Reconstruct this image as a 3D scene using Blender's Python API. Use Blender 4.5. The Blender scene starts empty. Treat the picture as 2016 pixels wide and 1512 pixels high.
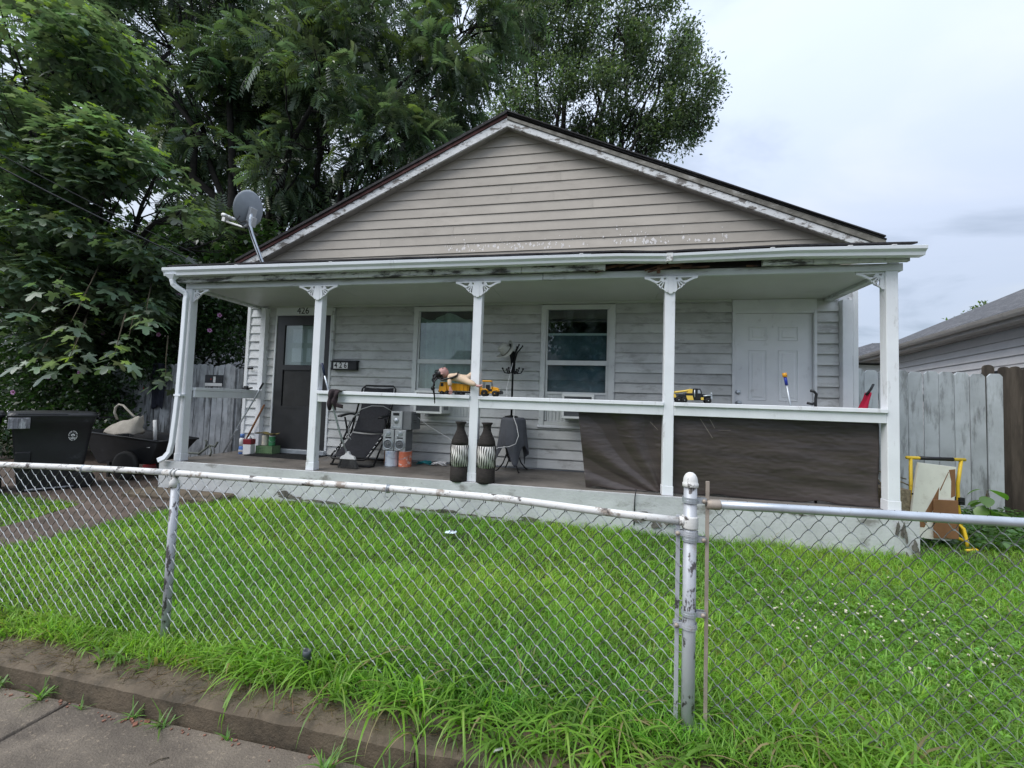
import bpy, bmesh, math, random
import numpy as np
from mathutils import Vector, Matrix, noise

S = bpy.context.scene
COL = S.collection
rad = math.radians

# ------------------------------------------------------------------ camera, sky, sun, exposure
cd = bpy.data.cameras.new('camera'); cam = bpy.data.objects.new('camera', cd); COL.objects.link(cam)
cd.sensor_width = 36.0; cd.lens = 36.0 * 806.23 / 2016.0; cd.clip_start = 0.05; cd.clip_end = 3000
yaw, pit, rol = -0.19170176, 0.04528109, 0.03196207
fw = Vector((math.sin(yaw) * math.cos(pit), math.cos(yaw) * math.cos(pit), math.sin(pit)))
r0 = Vector((math.cos(yaw), -math.sin(yaw), 0)); u0 = r0.cross(fw)
rt = r0 * math.cos(rol) + u0 * math.sin(rol); up = -r0 * math.sin(rol) + u0 * math.cos(rol)
cam.matrix_world = Matrix(((rt.x, up.x, -fw.x, 5.23339), (rt.y, up.y, -fw.y, -4.42354), (rt.z, up.z, -fw.z, 0.89404), (0, 0, 0, 1)))
S.camera = cam

SUN_EL, SUN_AZ = rad(52), rad(230)          # high soft light from over the street, a little to the left
w = bpy.data.worlds.new('World'); S.world = w; w.use_nodes = True
nt = w.node_tree; nt.nodes.clear()
N = nt.nodes.new; L = nt.links.new
out = N('ShaderNodeOutputWorld'); bg = N('ShaderNodeBackground'); bg.inputs[1].default_value = 0.1
sky = N('ShaderNodeTexSky'); sky.sky_type = 'NISHITA'; sky.sun_disc = False
sky.sun_elevation = SUN_EL; sky.sun_rotation = SUN_AZ
tc = N('ShaderNodeTexCoord'); sep = N('ShaderNodeSeparateXYZ'); L(tc.outputs['Generated'], sep.inputs[0])
def wmath(op, a, b=None):
    n = N('ShaderNodeMath'); n.operation = op
    for i, x in enumerate((a, b)):
        if x is None: continue
        if isinstance(x, (int, float)): n.inputs[i].default_value = x
        else: L(x, n.inputs[i])
    return n.outputs[0]
zc = wmath('ADD', wmath('MAXIMUM', sep.outputs[2], 0.0), 0.22)
cx = wmath('DIVIDE', sep.outputs[0], zc); cy = wmath('DIVIDE', sep.outputs[1], zc)
cmb = N('ShaderNodeCombineXYZ'); L(cx, cmb.inputs[0]); L(cy, cmb.inputs[1])
mp = N('ShaderNodeMapping'); mp.inputs['Scale'].default_value = (0.75, 1.25, 1); mp.inputs['Rotation'].default_value = (0, 0, 0.5); L(cmb.outputs[0], mp.inputs[0])
n1 = N('ShaderNodeTexNoise'); n1.inputs['Scale'].default_value = 1.15; n1.inputs['Detail'].default_value = 7; n1.inputs['Roughness'].default_value = 0.52; n1.inputs['Distortion'].default_value = 0.35
L(mp.outputs[0], n1.inputs[0])
rp = N('ShaderNodeValToRGB'); rp.color_ramp.interpolation = 'EASE'
e = rp.color_ramp.elements
e[0].position = 0.38; e[0].color = (2.9, 3.35, 4.15, 1)
e[1].position = 0.66; e[1].color = (4.6, 4.95, 5.5, 1)
k = rp.color_ramp.elements.new(0.49); k.color = (4.0, 4.5, 5.5, 1)
L(n1.outputs[0], rp.inputs[0])
# an overcast sky grows brighter towards the zenith
zen = wmath('ADD', wmath('MULTIPLY', wmath('MAXIMUM', sep.outputs[2], 0.0), 1.0), 0.52)
vm = N('ShaderNodeVectorMath'); vm.operation = 'SCALE'; L(rp.outputs[0], vm.inputs[0]); L(zen, vm.inputs['Scale'])
mx = N('ShaderNodeMix'); mx.data_type = 'RGBA'; mx.inputs[0].default_value = 0.88
L(sky.outputs[0], mx.inputs[6]); L(vm.outputs[0], mx.inputs[7])
L(mx.outputs[2], bg.inputs[0]); L(bg.outputs[0], out.inputs[0])
sd = bpy.data.lights.new('sun', 'SUN'); sd.energy = 1.5; sd.angle = rad(50); sd.color = (1, 0.97, 0.93)
so = bpy.data.objects.new('sun', sd); COL.objects.link(so)
sdir = Vector((math.sin(SUN_AZ) * math.cos(SUN_EL), math.cos(SUN_AZ) * math.cos(SUN_EL), math.sin(SUN_EL)))
so.rotation_euler = sdir.to_track_quat('Z', 'Y').to_euler(); so.location = (0, -20, 30)
S.view_settings.view_transform = 'Standard'; S.view_settings.look = 'None'
S.view_settings.exposure = 1.1; S.view_settings.gamma = 1; S.view_settings.use_curve_mapping = False
S.render.engine = 'CYCLES'
S.cycles.max_bounces = 7; S.cycles.transparent_max_bounces = 12; S.cycles.diffuse_bounces = 3
S.cycles.caustics_reflective = False; S.cycles.caustics_refractive = False

# ------------------------------------------------------------------ materials
MATS = {}
def mat(name, col, rough=0.6, var=0.12, scale=5.0, dirt=None, bump=0.0, bscale=60.0, metal=0.0, spec=0.35, stretch=(1, 1, 1), dirt2=None, rvar=0.0, bstretch=(1, 1, 1), each=0.0):
    """Plain procedural surface. dirt = (colour, amount, scale, threshold, softness, stretch)."""
    m = bpy.data.materials.new(name); m.use_nodes = True
    t = m.node_tree; b = t.nodes['Principled BSDF']; n = t.nodes.new; l = t.links.new
    geo = n('ShaderNodeNewGeometry'); pos = geo.outputs['Position']
    if each:                                           # every board / picket has its own grain and tone
        oi = n('ShaderNodeObjectInfo'); sc_ = n('ShaderNodeVectorMath'); sc_.operation = 'MULTIPLY_ADD'
        l(oi.outputs['Random'], sc_.inputs[0]); sc_.inputs[1].default_value = (37, 91, 53); l(pos, sc_.inputs[2]); pos = sc_.outputs[0]
    def noi(sc, st, det=5, ro=0.6):
        mpn = n('ShaderNodeMapping'); mpn.inputs['Scale'].default_value = st; l(pos, mpn.inputs[0])
        q = n('ShaderNodeTexNoise'); q.inputs['Scale'].default_value = sc; q.inputs['Detail'].default_value = det; q.inputs['Roughness'].default_value = ro
        l(mpn.outputs[0], q.inputs[0]); return q.outputs[0]
    def mixc(fac, a, bb):
        q = n('ShaderNodeMix'); q.data_type = 'RGBA'
        if isinstance(fac, float): q.inputs[0].default_value = fac
        else: l(fac, q.inputs[0])
        for i, x in ((6, a), (7, bb)):
            if isinstance(x, tuple): q.inputs[i].default_value = (*x, 1)
            else: l(x, q.inputs[i])
        return q.outputs[2]
    def ramp(x, lo, hi, o0=0.0, o1=1.0):
        q = n('ShaderNodeMapRange'); q.interpolation_type = 'SMOOTHSTEP'
        q.inputs[1].default_value = lo; q.inputs[2].default_value = hi; q.inputs[3].default_value = o0; q.inputs[4].default_value = o1
        l(x, q.inputs[0]); return q.outputs[0]
    lo = tuple(c * (1 - var) for c in col); hi = tuple(min(1, c * (1 + var)) for c in col)
    c = mixc(ramp(noi(scale, stretch), 0.3, 0.7), lo, hi)
    for d in (dirt, dirt2):
        if d:
            dc, am, sc, th, so_, st = d
            c = mixc(ramp(noi(sc, st, 8, 0.68), th, th + so_, 0.0, am), c, dc)
    if each:
        hv = n('ShaderNodeHueSaturation'); l(ramp(oi.outputs['Random'], 0.0, 1.0, 1 - each, 1 + each), hv.inputs['Value']); l(c, hv.inputs['Color']); c = hv.outputs[0]
    l(c, b.inputs['Base Color'])
    b.inputs['Roughness'].default_value = rough; b.inputs['Metallic'].default_value = metal
    b.inputs['Specular IOR Level'].default_value = spec
    if rvar: l(ramp(noi(scale * 0.7, stretch), 0.35, 0.65, rough - rvar, rough + rvar), b.inputs['Roughness'])
    if bump:
        bp = n('ShaderNodeBump'); bp.inputs['Strength'].default_value = bump; bp.inputs['Distance'].default_value = 0.01
        l(noi(bscale, bstretch, 6), bp.inputs['Height']); l(bp.outputs[0], b.inputs['Normal'])
    MATS[name] = m
    return m
def leafmat(name, trans=0.35, rough=0.42, spec=0.4):
    m = bpy.data.materials.new(name); m.use_nodes = True
    t = m.node_tree; b = t.nodes['Principled BSDF']; n = t.nodes.new; l = t.links.new
    a = n('ShaderNodeAttribute'); a.attribute_name = 'Col'; l(a.outputs[0], b.inputs['Base Color'])
    b.inputs['Roughness'].default_value = rough; b.inputs['Specular IOR Level'].default_value = spec
    tr = n('ShaderNodeBsdfTranslucent'); g = n('ShaderNodeMix'); g.data_type = 'RGBA'; g.blend_type = 'MULTIPLY'; g.inputs[0].default_value = 1
    l(a.outputs[0], g.inputs[6]); g.inputs[7].default_value = (1.5, 1.6, 0.8, 1); l(g.outputs[2], tr.inputs[0])
    ms = n('ShaderNodeMixShader'); ms.inputs[0].default_value = trans
    l(b.outputs[0], ms.inputs[1]); l(tr.outputs[0], ms.inputs[2]); l(ms.outputs[0], t.nodes['Material Output'].inputs[0])
    return m
def glassmat(name, tint=(0.75, 0.85, 0.85), smear=0.0):
    m = bpy.data.materials.new(name); m.use_nodes = True
    t = m.node_tree; t.nodes.remove(t.nodes['Principled BSDF']); n = t.nodes.new; l = t.links.new
    f = n('ShaderNodeFresnel'); f.inputs[0].default_value = 2.1
    gl = n('ShaderNodeBsdfGlossy'); gl.inputs['Roughness'].default_value = 0.02; gl.inputs[0].default_value = (0.95, 1, 1, 1)
    tp = n('ShaderNodeBsdfTransparent'); tp.inputs[0].default_value = (*tint, 1)
    gb = n('ShaderNodeNewGeometry'); inv = n('ShaderNodeMath'); inv.operation = 'SUBTRACT'; inv.inputs[0].default_value = 1.0; l(gb.outputs['Backfacing'], inv.inputs[1])
    fm = n('ShaderNodeMath'); fm.operation = 'MULTIPLY'; l(f.outputs[0], fm.inputs[0]); l(inv.outputs[0], fm.inputs[1])
    ms = n('ShaderNodeMixShader'); l(fm.outputs[0], ms.inputs[0]); l(tp.outputs[0], ms.inputs[1]); l(gl.outputs[0], ms.inputs[2])
    last = ms.outputs[0]
    if smear:
        geo = n('ShaderNodeNewGeometry'); q = n('ShaderNodeTexNoise'); q.inputs['Scale'].default_value = 7; q.inputs['Detail'].default_value = 8; l(geo.outputs['Position'], q.inputs[0])
        r = n('ShaderNodeMapRange'); r.inputs[1].default_value = 0.5; r.inputs[2].default_value = 0.75; r.inputs[4].default_value = smear; l(q.outputs[0], r.inputs[0])
        df = n('ShaderNodeBsdfDiffuse'); df.inputs[0].default_value = (0.35, 0.4, 0.42, 1)
        m2 = n('ShaderNodeMixShader'); l(r.outputs[0], m2.inputs[0]); l(last, m2.inputs[1]); l(df.outputs[0], m2.inputs[2]); last = m2.outputs[0]
    l(last, t.nodes['Material Output'].inputs[0])
    return m

DK = (0.035, 0.03, 0.026)
M_trim = mat('white_trim_paint', (0.74, 0.76, 0.78), 0.5, 0.05, 3, dirt=((0.3, 0.29, 0.27), 0.55, 9, 0.58, 0.22, (1, 1, 0.35)), bump=0.12, bscale=70, bstretch=(1, 1, 0.2))
M_post = mat('white_post_paint', (0.78, 0.8, 0.83), 0.5, 0.04, 3, dirt=((0.36, 0.35, 0.34), 0.6, 12, 0.56, 0.16, (1, 1, 0.3)), bump=0.1, bscale=60, bstretch=(1, 1, 0.15))
M_beam = mat('weathered_beam_paint', (0.62, 0.65, 0.65), 0.6, 0.08, 2, dirt=((0.2, 0.19, 0.17), 0.75, 7, 0.5, 0.22, (0.4, 1, 2)), bump=0.15, bscale=40, bstretch=(0.2, 1, 1))
M_fascia = mat('stained_fascia_paint', (0.58, 0.6, 0.58), 0.65, 0.1, 3, dirt=((0.03, 0.027, 0.024), 0.95, 3.2, 0.5, 0.1, (0.6, 1, 3)), dirt2=((0.2, 0.19, 0.17), 0.7, 12, 0.5, 0.25, (1, 1, 0.4)))
M_gutter = mat('white_gutter_metal', (0.8, 0.83, 0.87), 0.35, 0.04, 2, dirt=((0.33, 0.33, 0.31), 0.45, 6, 0.58, 0.25, (1.6, 1, 0.6)), spec=0.5)
M_side = mat('grey_lower_siding', (0.55, 0.56, 0.55), 0.6, 0.12, 2.2, dirt=((0.2, 0.19, 0.18), 0.55, 5.5, 0.5, 0.2, (0.7, 1, 1.8)), dirt2=((0.6, 0.61, 0.61), 0.6, 4, 0.54, 0.16, (0.7, 1, 2.6)), bump=0.25, bscale=22, bstretch=(0.15, 1, 1.2), each=0.09)
M_sideL = mat('white_corner_siding', (0.66, 0.68, 0.7), 0.6, 0.09, 3, dirt=((0.27, 0.27, 0.26), 0.7, 8, 0.5, 0.25, (0.6, 1, 1.5)))
M_gable = mat('tan_gable_siding', (0.43, 0.392, 0.34), 0.6, 0.08, 1.5, dirt=((0.25, 0.22, 0.185), 0.55, 3, 0.5, 0.3, (0.6, 1, 1.3)), bump=0.05, bscale=50, each=0.05)
M_residue = mat('chalky_residue', (0.72, 0.69, 0.67), 0.8, 0.1, 20)
M_peel = mat('peeling_rake_paint', (0.68, 0.69, 0.69), 0.7, 0.08, 4, dirt=((0.13, 0.115, 0.1), 0.92, 12, 0.515, 0.08, (0.55, 1, 1.3)), dirt2=((0.3, 0.29, 0.27), 0.6, 30, 0.52, 0.12, (0.5, 1, 1)), bump=0.4, bscale=35)
M_peel2 = mat('weathered_rake_wood', (0.2, 0.19, 0.165), 0.85, 0.3, 9, dirt=((0.5, 0.49, 0.46), 0.7, 11, 0.57, 0.08, (0.4, 1, 1)), bump=0.5, bscale=30)
M_soffit = mat('grey_soffit_paint', (0.42, 0.4, 0.38), 0.7, 0.1, 4, dirt=((0.2, 0.18, 0.16), 0.6, 9, 0.55, 0.2, (1, 1, 1)))
M_shing = mat('dark_roof_shingle', (0.035, 0.034, 0.036), 0.9, 0.4, 30, bump=0.5, bscale=200)
M_red = mat('reddish_roof_edge', (0.13, 0.06, 0.055), 0.8, 0.25, 10, dirt=(DK, 0.7, 14, 0.52, 0.2, (1, 1, 1)))
M_rot = mat('rotten_brown_wood', (0.1, 0.055, 0.035), 0.9, 0.4, 12, dirt=((0.015, 0.012, 0.01), 0.9, 7, 0.47, 0.15, (0.5, 1, 1)), bump=0.6, bscale=30)
M_dark = mat('void_shade', (0.012, 0.01, 0.01), 0.95, 0.3, 10)
M_ceil = mat('porch_ceiling_paint', (0.56, 0.58, 0.55), 0.45, 0.05, 1.2, dirt=((0.3, 0.31, 0.28), 0.5, 2.2, 0.55, 0.3, (0.5, 1, 1)))
M_slabside = mat('painted_slab_side', (0.5, 0.515, 0.52), 0.75, 0.1, 3, dirt=((0.15, 0.14, 0.12), 0.75, 3.2, 0.56, 0.14, (0.8, 1, 1.6)), dirt2=((0.3, 0.3, 0.28), 0.6, 16, 0.55, 0.2, (1, 1, 1)), bump=0.3, bscale=45)
M_floor = mat('damp_porch_concrete', (0.15, 0.135, 0.12), 0.55, 0.25, 2.5, dirt=((0.06, 0.058, 0.055), 0.85, 1.6, 0.5, 0.2, (0.6, 1, 1)), dirt2=((0.22, 0.2, 0.17), 0.6, 11, 0.55, 0.2, (1, 1, 1)), bump=0.15, bscale=80, rvar=0.22)
M_door = mat('white_panel_door', (0.78, 0.8, 0.82), 0.45, 0.06, 2, dirt=((0.28, 0.27, 0.26), 0.5, 7, 0.58, 0.2, (1, 1, 0.8)))
M_storm = mat('bronze_storm_door', (0.03, 0.03, 0.032), 0.35, 0.2, 4, spec=0.5)
M_vinyl = mat('white_window_vinyl', (0.66, 0.68, 0.67), 0.4, 0.05, 4, dirt=((0.3, 0.3, 0.28), 0.5, 10, 0.58, 0.2, (1, 1, 1)))
M_curtain = mat('pale_green_curtain', (0.42, 0.47, 0.42), 0.8, 0.12, 3, stretch=(4, 1, 0.4))
M_shade = mat('dusky_blue_shade', (0.085, 0.12, 0.145), 0.8, 0.3, 4, dirt=((0.3, 0.36, 0.4), 0.6, 6, 0.55, 0.2, (1, 1, 0.6)))
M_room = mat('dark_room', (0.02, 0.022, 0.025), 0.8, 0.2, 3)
M_glass = glassmat('window_glass', (0.82, 0.9, 0.9), 0.12)
M_glass2 = glassmat('clean_glass', (0.8, 0.85, 0.85))
M_black = mat('black_plastic', (0.014, 0.015, 0.017), 0.45, 0.3, 9)
M_blackm = mat('black_metal', (0.012, 0.012, 0.013), 0.4, 0.2, 9, metal=0.3)
M_white = mat('white_plastic', (0.75, 0.75, 0.74), 0.4, 0.05, 9)
M_num = mat('black_number_paint', (0.015, 0.013, 0.012), 0.5, 0.1, 9)
M_galv = mat('galvanised_steel', (0.5, 0.54, 0.58), 0.42, 0.14, 8, metal=0.65, dirt=((0.3, 0.29, 0.27), 0.5, 16, 0.58, 0.15, (1, 1, 1)), spec=0.5)
M_rail = mat('chipped_white_pipe', (0.64, 0.64, 0.62), 0.5, 0.06, 5, dirt=((0.22, 0.17, 0.13), 0.85, 15, 0.535, 0.1, (0.7, 1, 1)), dirt2=((0.05, 0.04, 0.036), 0.95, 19, 0.56, 0.06, (0.7, 1, 1)), bump=0.2, bscale=40)
M_fpost = mat('chipped_silver_post', (0.42, 0.44, 0.47), 0.45, 0.1, 4, dirt=((0.06, 0.052, 0.05), 0.95, 15, 0.555, 0.045, (1, 1, 0.55)), dirt2=((0.25, 0.18, 0.13), 0.75, 7, 0.57, 0.1, (1, 1, 1)), metal=0.2)
M_wireA = mat('lit_wire', (0.5, 0.53, 0.55), 0.4, 0.1, 6, metal=0.2, spec=0.5)  # bright strand tone: light on the wire put into its colour
M_wireB = mat('shaded_wire', (0.07, 0.075, 0.07), 0.5, 0.3, 6, metal=0.3)  # dull strand tone: shade put into the wire colour
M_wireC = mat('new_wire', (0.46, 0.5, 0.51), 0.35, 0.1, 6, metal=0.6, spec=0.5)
M_bar = mat('rusty_tension_bar', (0.36, 0.31, 0.26), 0.6, 0.2, 12, metal=0.3, dirt=((0.5, 0.53, 0.56), 0.7, 8, 0.55, 0.15, (1, 1, 0.4)))
M_walk = mat('damp_sidewalk_concrete', (0.155, 0.13, 0.102), 0.75, 0.2, 2.2, dirt=((0.075, 0.062, 0.05), 0.8, 2.6, 0.44, 0.22, (0.7, 1, 1)), dirt2=((0.32, 0.26, 0.19), 0.5, 60, 0.56, 0.1, (1, 1, 1)), bump=0.7, bscale=120)
M_kerb = mat('old_kerb_concrete', (0.115, 0.09, 0.062), 0.85, 0.25, 4, dirt=((0.035, 0.03, 0.021), 0.85, 5, 0.46, 0.25, (1, 1, 1)), dirt2=((0.2, 0.18, 0.15), 0.5, 60, 0.6, 0.12, (1, 1, 1)), bump=0.6, bscale=90)
M_soil = mat('dark_soil', (0.04, 0.032, 0.022), 0.95, 0.4, 8, dirt=((0.03, 0.045, 0.014), 0.7, 3, 0.45, 0.25, (1, 1, 1)), bump=0.8, bscale=60)
M_path = mat('wet_dirt_path', (0.1, 0.075, 0.06), 0.7, 0.25, 3, dirt=((0.05, 0.038, 0.03), 0.8, 5, 0.5, 0.2, (1, 1, 1)), dirt2=((0.2, 0.17, 0.14), 0.6, 55, 0.62, 0.1, (1, 1, 1)), bump=0.6, bscale=80)
M_ground = mat('far_ground', (0.05, 0.07, 0.03), 0.95, 0.3, 0.4)
M_road = mat('asphalt', (0.05, 0.05, 0.05), 0.85, 0.2, 3, bump=0.4, bscale=120)
M_tarp = mat('brown_tarp', (0.058, 0.046, 0.042), 0.38, 0.25, 3, stretch=(0.5, 1, 5), dirt=((0.13, 0.115, 0.105), 0.4, 2.4, 0.54, 0.3, (0.6, 1, 2.5)), bump=0.2, bscale=40, bstretch=(0.12, 1, 1.6), spec=0.5)
M_pick = mat('whitewashed_picket', (0.42, 0.46, 0.48), 0.8, 0.12, 3, dirt=((0.15, 0.16, 0.16), 0.75, 6, 0.49, 0.18, (1.5, 1, 0.3)), bump=0.3, bscale=50, bstretch=(1, 1, 0.1), each=0.1)
M_pickL = mat('greyed_picket', (0.38, 0.4, 0.42), 0.85, 0.2, 4, dirt=((0.06, 0.06, 0.06), 0.85, 6, 0.48, 0.18, (1.5, 1, 0.25)), bump=0.4, bscale=50, bstretch=(1, 1, 0.1), each=0.15)
M_pickB = mat('dark_brown_picket', (0.06, 0.05, 0.04), 0.9, 0.35, 6, stretch=(2, 1, 0.3), dirt=((0.14, 0.115, 0.09), 0.6, 12, 0.58, 0.15, (2, 1, 0.2)), bump=0.6, bscale=50, bstretch=(1, 1, 0.1), each=0.25)
M_bark = mat('dark_bark', (0.02, 0.018, 0.016), 0.95, 0.4, 8, bump=0.8, bscale=25)
M_twig = mat('twig', (0.06, 0.05, 0.03), 0.9, 0.3, 8)
M_leaf = leafmat('foliage', 0.38, 0.33, 0.75)
M_leafglossy = leafmat('glossy_foliage', 0.34, 0.28, 0.9)
M_grass = leafmat('grass_blades', 0.45, 0.4, 0.45)
M_petal = leafmat('petals', 0.3, 0.6, 0.2)
M_yellow = mat('yellow_plastic', (0.72, 0.33, 0.015), 0.35, 0.06, 9, spec=0.5)
M_rubber = mat('toy_rubber', (0.012, 0.012, 0.012), 0.7, 0.2, 20)
M_bin = mat('scuffed_black_bin', (0.016, 0.017, 0.02), 0.5, 0.3, 4, dirt=((0.1, 0.11, 0.13), 0.55, 4, 0.6, 0.14, (1, 1, 1)), dirt2=((0.2, 0.2, 0.21), 0.5, 14, 0.68, 0.06, (1, 1, 1)), spec=0.45)
M_scuff = mat('scuffed_lip', (0.2, 0.2, 0.22), 0.7, 0.3, 14, dirt=((0.55, 0.56, 0.58), 0.8, 22, 0.5, 0.14, (1, 1, 0.4)))
M_canvas = mat('canvas_bag', (0.46, 0.42, 0.36), 0.85, 0.12, 8, dirt=((0.25, 0.2, 0.16), 0.5, 9, 0.56, 0.2, (1, 1, 1)), bump=0.3, bscale=40)
M_silver = mat('silver_plastic', (0.5, 0.52, 0.54), 0.35, 0.06, 9, metal=0.35, spec=0.5)
M_greybox = mat('grey_speaker_side', (0.16, 0.17, 0.18), 0.5, 0.1, 6)
M_sling = mat('black_sling_fabric', (0.02, 0.021, 0.026), 0.75, 0.2, 30, bump=0.3, bscale=300)
M_cord = mat('white_cord', (0.7, 0.7, 0.7), 0.5, 0.05, 9)
M_greycloth = mat('grey_tablecloth', (0.095, 0.1, 0.115), 0.8, 0.15, 3, bump=0.2, bscale=300)
M_htyellow = mat('yellow_hand_truck_paint', (0.68, 0.47, 0.03), 0.4, 0.08, 8, dirt=((0.2, 0.13, 0.04), 0.7, 20, 0.6, 0.1, (1, 1, 1)))

# ------------------------------------------------------------------ geometry helpers
class MB:
    def __init__(s): s.v = []; s.f = []; s.mi = []; s.M = Matrix.Identity(4); s.cur = 0; s.sm = []; s.smooth = False
    def add(s, vs, fs):
        o = len(s.v)
        s.v += [tuple(s.M @ Vector(p)) for p in vs]
        s.f += [tuple(i + o for i in f) for f in fs]; s.mi += [s.cur] * len(fs); s.sm += [s.smooth] * len(fs)
        return s
    def box(s, x0, x1, y0, y1, z0, z1):
        return s.add([(x0, y0, z0), (x1, y0, z0), (x1, y1, z0), (x0, y1, z0), (x0, y0, z1), (x1, y0, z1), (x1, y1, z1), (x0, y1, z1)],
                     [(0, 3, 2, 1), (4, 5, 6, 7), (0, 1, 5, 4), (1, 2, 6, 5), (2, 3, 7, 6), (3, 0, 4, 7)])
    def hexa(s, lo, hi):
        return s.add(list(lo) + list(hi), [(0, 3, 2, 1), (4, 5, 6, 7), (0, 1, 5, 4), (1, 2, 6, 5), (2, 3, 7, 6), (3, 0, 4, 7)])
    def prism(s, poly, y0, y1):
        """polygon in x-z, swept from y0 to y1"""
        n = len(poly)
        return s.add([(x, y0, z) for x, z in poly] + [(x, y1, z) for x, z in poly],
                     [tuple(range(n)), tuple(range(2 * n - 1, n - 1, -1))] + [(i, i + n, (i + 1) % n + n, (i + 1) % n) for i in range(n)])
    def prismx(s, poly, x0, x1):
        """polygon in y-z, swept along x"""
        n = len(poly)
        return s.add([(x0, y, z) for y, z in poly] + [(x1, y, z) for y, z in poly],
                     [tuple(range(n))[::-1], tuple(range(n, 2 * n))] + [(i, (i + 1) % n, (i + 1) % n + n, i + n) for i in range(n)])
    def tube(s, pts, r, n=8, cap=True, closed=False):
        pts = [Vector(p) for p in pts]; m = len(pts); rs = r if isinstance(r, (list, tuple)) else [r] * m
        sm, s.smooth = s.smooth, True
        vs = []; prev = None
        for i, p in enumerate(pts):
            if closed: t = pts[(i + 1) % m] - pts[i - 1]
            else: t = pts[min(i + 1, m - 1)] - pts[max(i - 1, 0)]
            if t.length < 1e-9: t = Vector((0, 0, 1))
            t.normalize()
            if prev is None:
                a = Vector((0, 0, 1)) if abs(t.z) < 0.9 else Vector((1, 0, 0))
                u = t.cross(a).normalized()
            else:
                u = (prev - t * prev.dot(t)); u = u.normalized() if u.length > 1e-6 else t.orthogonal().normalized()
            prev = u; v = t.cross(u)
            for k in range(n):
                a = 2 * math.pi * k / n
                vs.append(p + (u * math.cos(a) + v * math.sin(a)) * rs[i])
        fs = []
        for i in range(m if closed else m - 1):
            j = (i + 1) % m
            for k in range(n):
                fs.append((i * n + k, i * n + (k + 1) % n, j * n + (k + 1) % n, j * n + k))
        if cap and not closed: fs += [tuple(range(n))[::-1], tuple(range((m - 1) * n, m * n))]
        s.add(vs, fs); s.smooth = sm; return s
    def lathe(s, prof, n=24, axis='z', c=(0, 0, 0)):
        sm, s.smooth = s.smooth, True
        vs = []
        for r, h in prof:
            for k in range(n):
                a = 2 * math.pi * k / n; p = (r * math.cos(a), r * math.sin(a), h)
                if axis == 'y': p = (p[0], h, p[1])
                if axis == 'x': p = (h, p[0], p[1])
                vs.append((p[0] + c[0], p[1] + c[1], p[2] + c[2]))
        m = len(prof)
        fs = [(i * n + k, i * n + (k + 1) % n, (i + 1) * n + (k + 1) % n, (i + 1) * n + k) for i in range(m - 1) for k in range(n)]
        fs += [tuple(range(n))[::-1], tuple(range((m - 1) * n, m * n))]
        s.add(vs, fs); s.smooth = sm; return s
    def ball(s, c, rx, ry=None, rz=None, n=12, m=8):
        ry = ry or rx; rz = rz or rx
        sm, s.smooth = s.smooth, True
        vs = []; fs = []
        for i in range(m + 1):
            th = math.pi * i / m
            for k in range(n):
                a = 2 * math.pi * k / n
                vs.append((c[0] + rx * math.sin(th) * math.cos(a), c[1] + ry * math.sin(th) * math.sin(a), c[2] + rz * math.cos(th)))
        for i in range(m):
            for k in range(n): fs.append((i * n + k, (i + 1) * n + k, (i + 1) * n + (k + 1) % n, i * n + (k + 1) % n))
        s.add(vs, fs); s.smooth = sm; return s
    def grid(s, fn, nu, nv):
        sm, s.smooth = s.smooth, True
        vs = [fn(i / nu, j / nv) for j in range(nv + 1) for i in range(nu + 1)]
        fs = [(j * (nu + 1) + i, j * (nu + 1) + i + 1, (j + 1) * (nu + 1) + i + 1, (j + 1) * (nu + 1) + i) for j in range(nv) for i in range(nu)]
        s.add(vs, fs); s.smooth = sm; return s
    def build(s, name, mats, parent=None, bevel=0.0, solid=0.0):
        me = bpy.data.meshes.new(name); me.from_pydata(s.v, [], s.f)
        for m in (mats if isinstance(mats, (list, tuple)) else [mats]): me.materials.append(m)
        me.polygons.foreach_set('material_index', s.mi); me.polygons.foreach_set('use_smooth', s.sm); 
        bm = bmesh.new(); bm.from_mesh(me)
        bmesh.ops.remove_doubles(bm, verts=bm.verts, dist=1e-5)
        bmesh.ops.recalc_face_normals(bm, faces=bm.faces)
        if bevel:
            es = [e for e in bm.edges if len(e.link_faces) == 2 and e.calc_face_angle(0) > 0.7]
            bmesh.ops.bevel(bm, geom=es, offset=bevel, segments=1, affect='EDGES', clamp_overlap=True)
        bm.to_mesh(me); bm.free()
        o = link(name, me, parent)
        if solid:
            md = o.modifiers.new('thickness', 'SOLIDIFY'); md.thickness = solid; md.offset = 0
        return o
def link(name, data, parent=None):
    o = bpy.data.objects.new(name, data); COL.objects.link(o); o.parent = parent
    return o
def tag(o, label=None, cat=None, group=None, kind=None):
    for k, v in (('label', label), ('category', cat), ('group', group), ('kind', kind)):
        if v: o[k] = v
    return o
def thing(name, label, cat, loc=(0, 0, 0), rz=0.0, group=None):
    o = link(name, None); o.location = loc; o.rotation_euler = (0, 0, rz); o.empty_display_size = 0.2
    return tag(o, label, cat, group)
def struct(o): o['kind'] = 'structure'; return o
def dup(o, loc=None, rz=None, label=None):
    c = o.copy(); COL.objects.link(c)
    if loc is not None: c.location = loc
    if rz is not None: c.rotation_euler = (0, 0, rz)
    if label: c['label'] = label
    for ch in o.children:
        d = ch.copy(); COL.objects.link(d); d.parent = c
        for g in ch.children:
            q = g.copy(); COL.objects.link(q); q.parent = d
    return c
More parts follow.
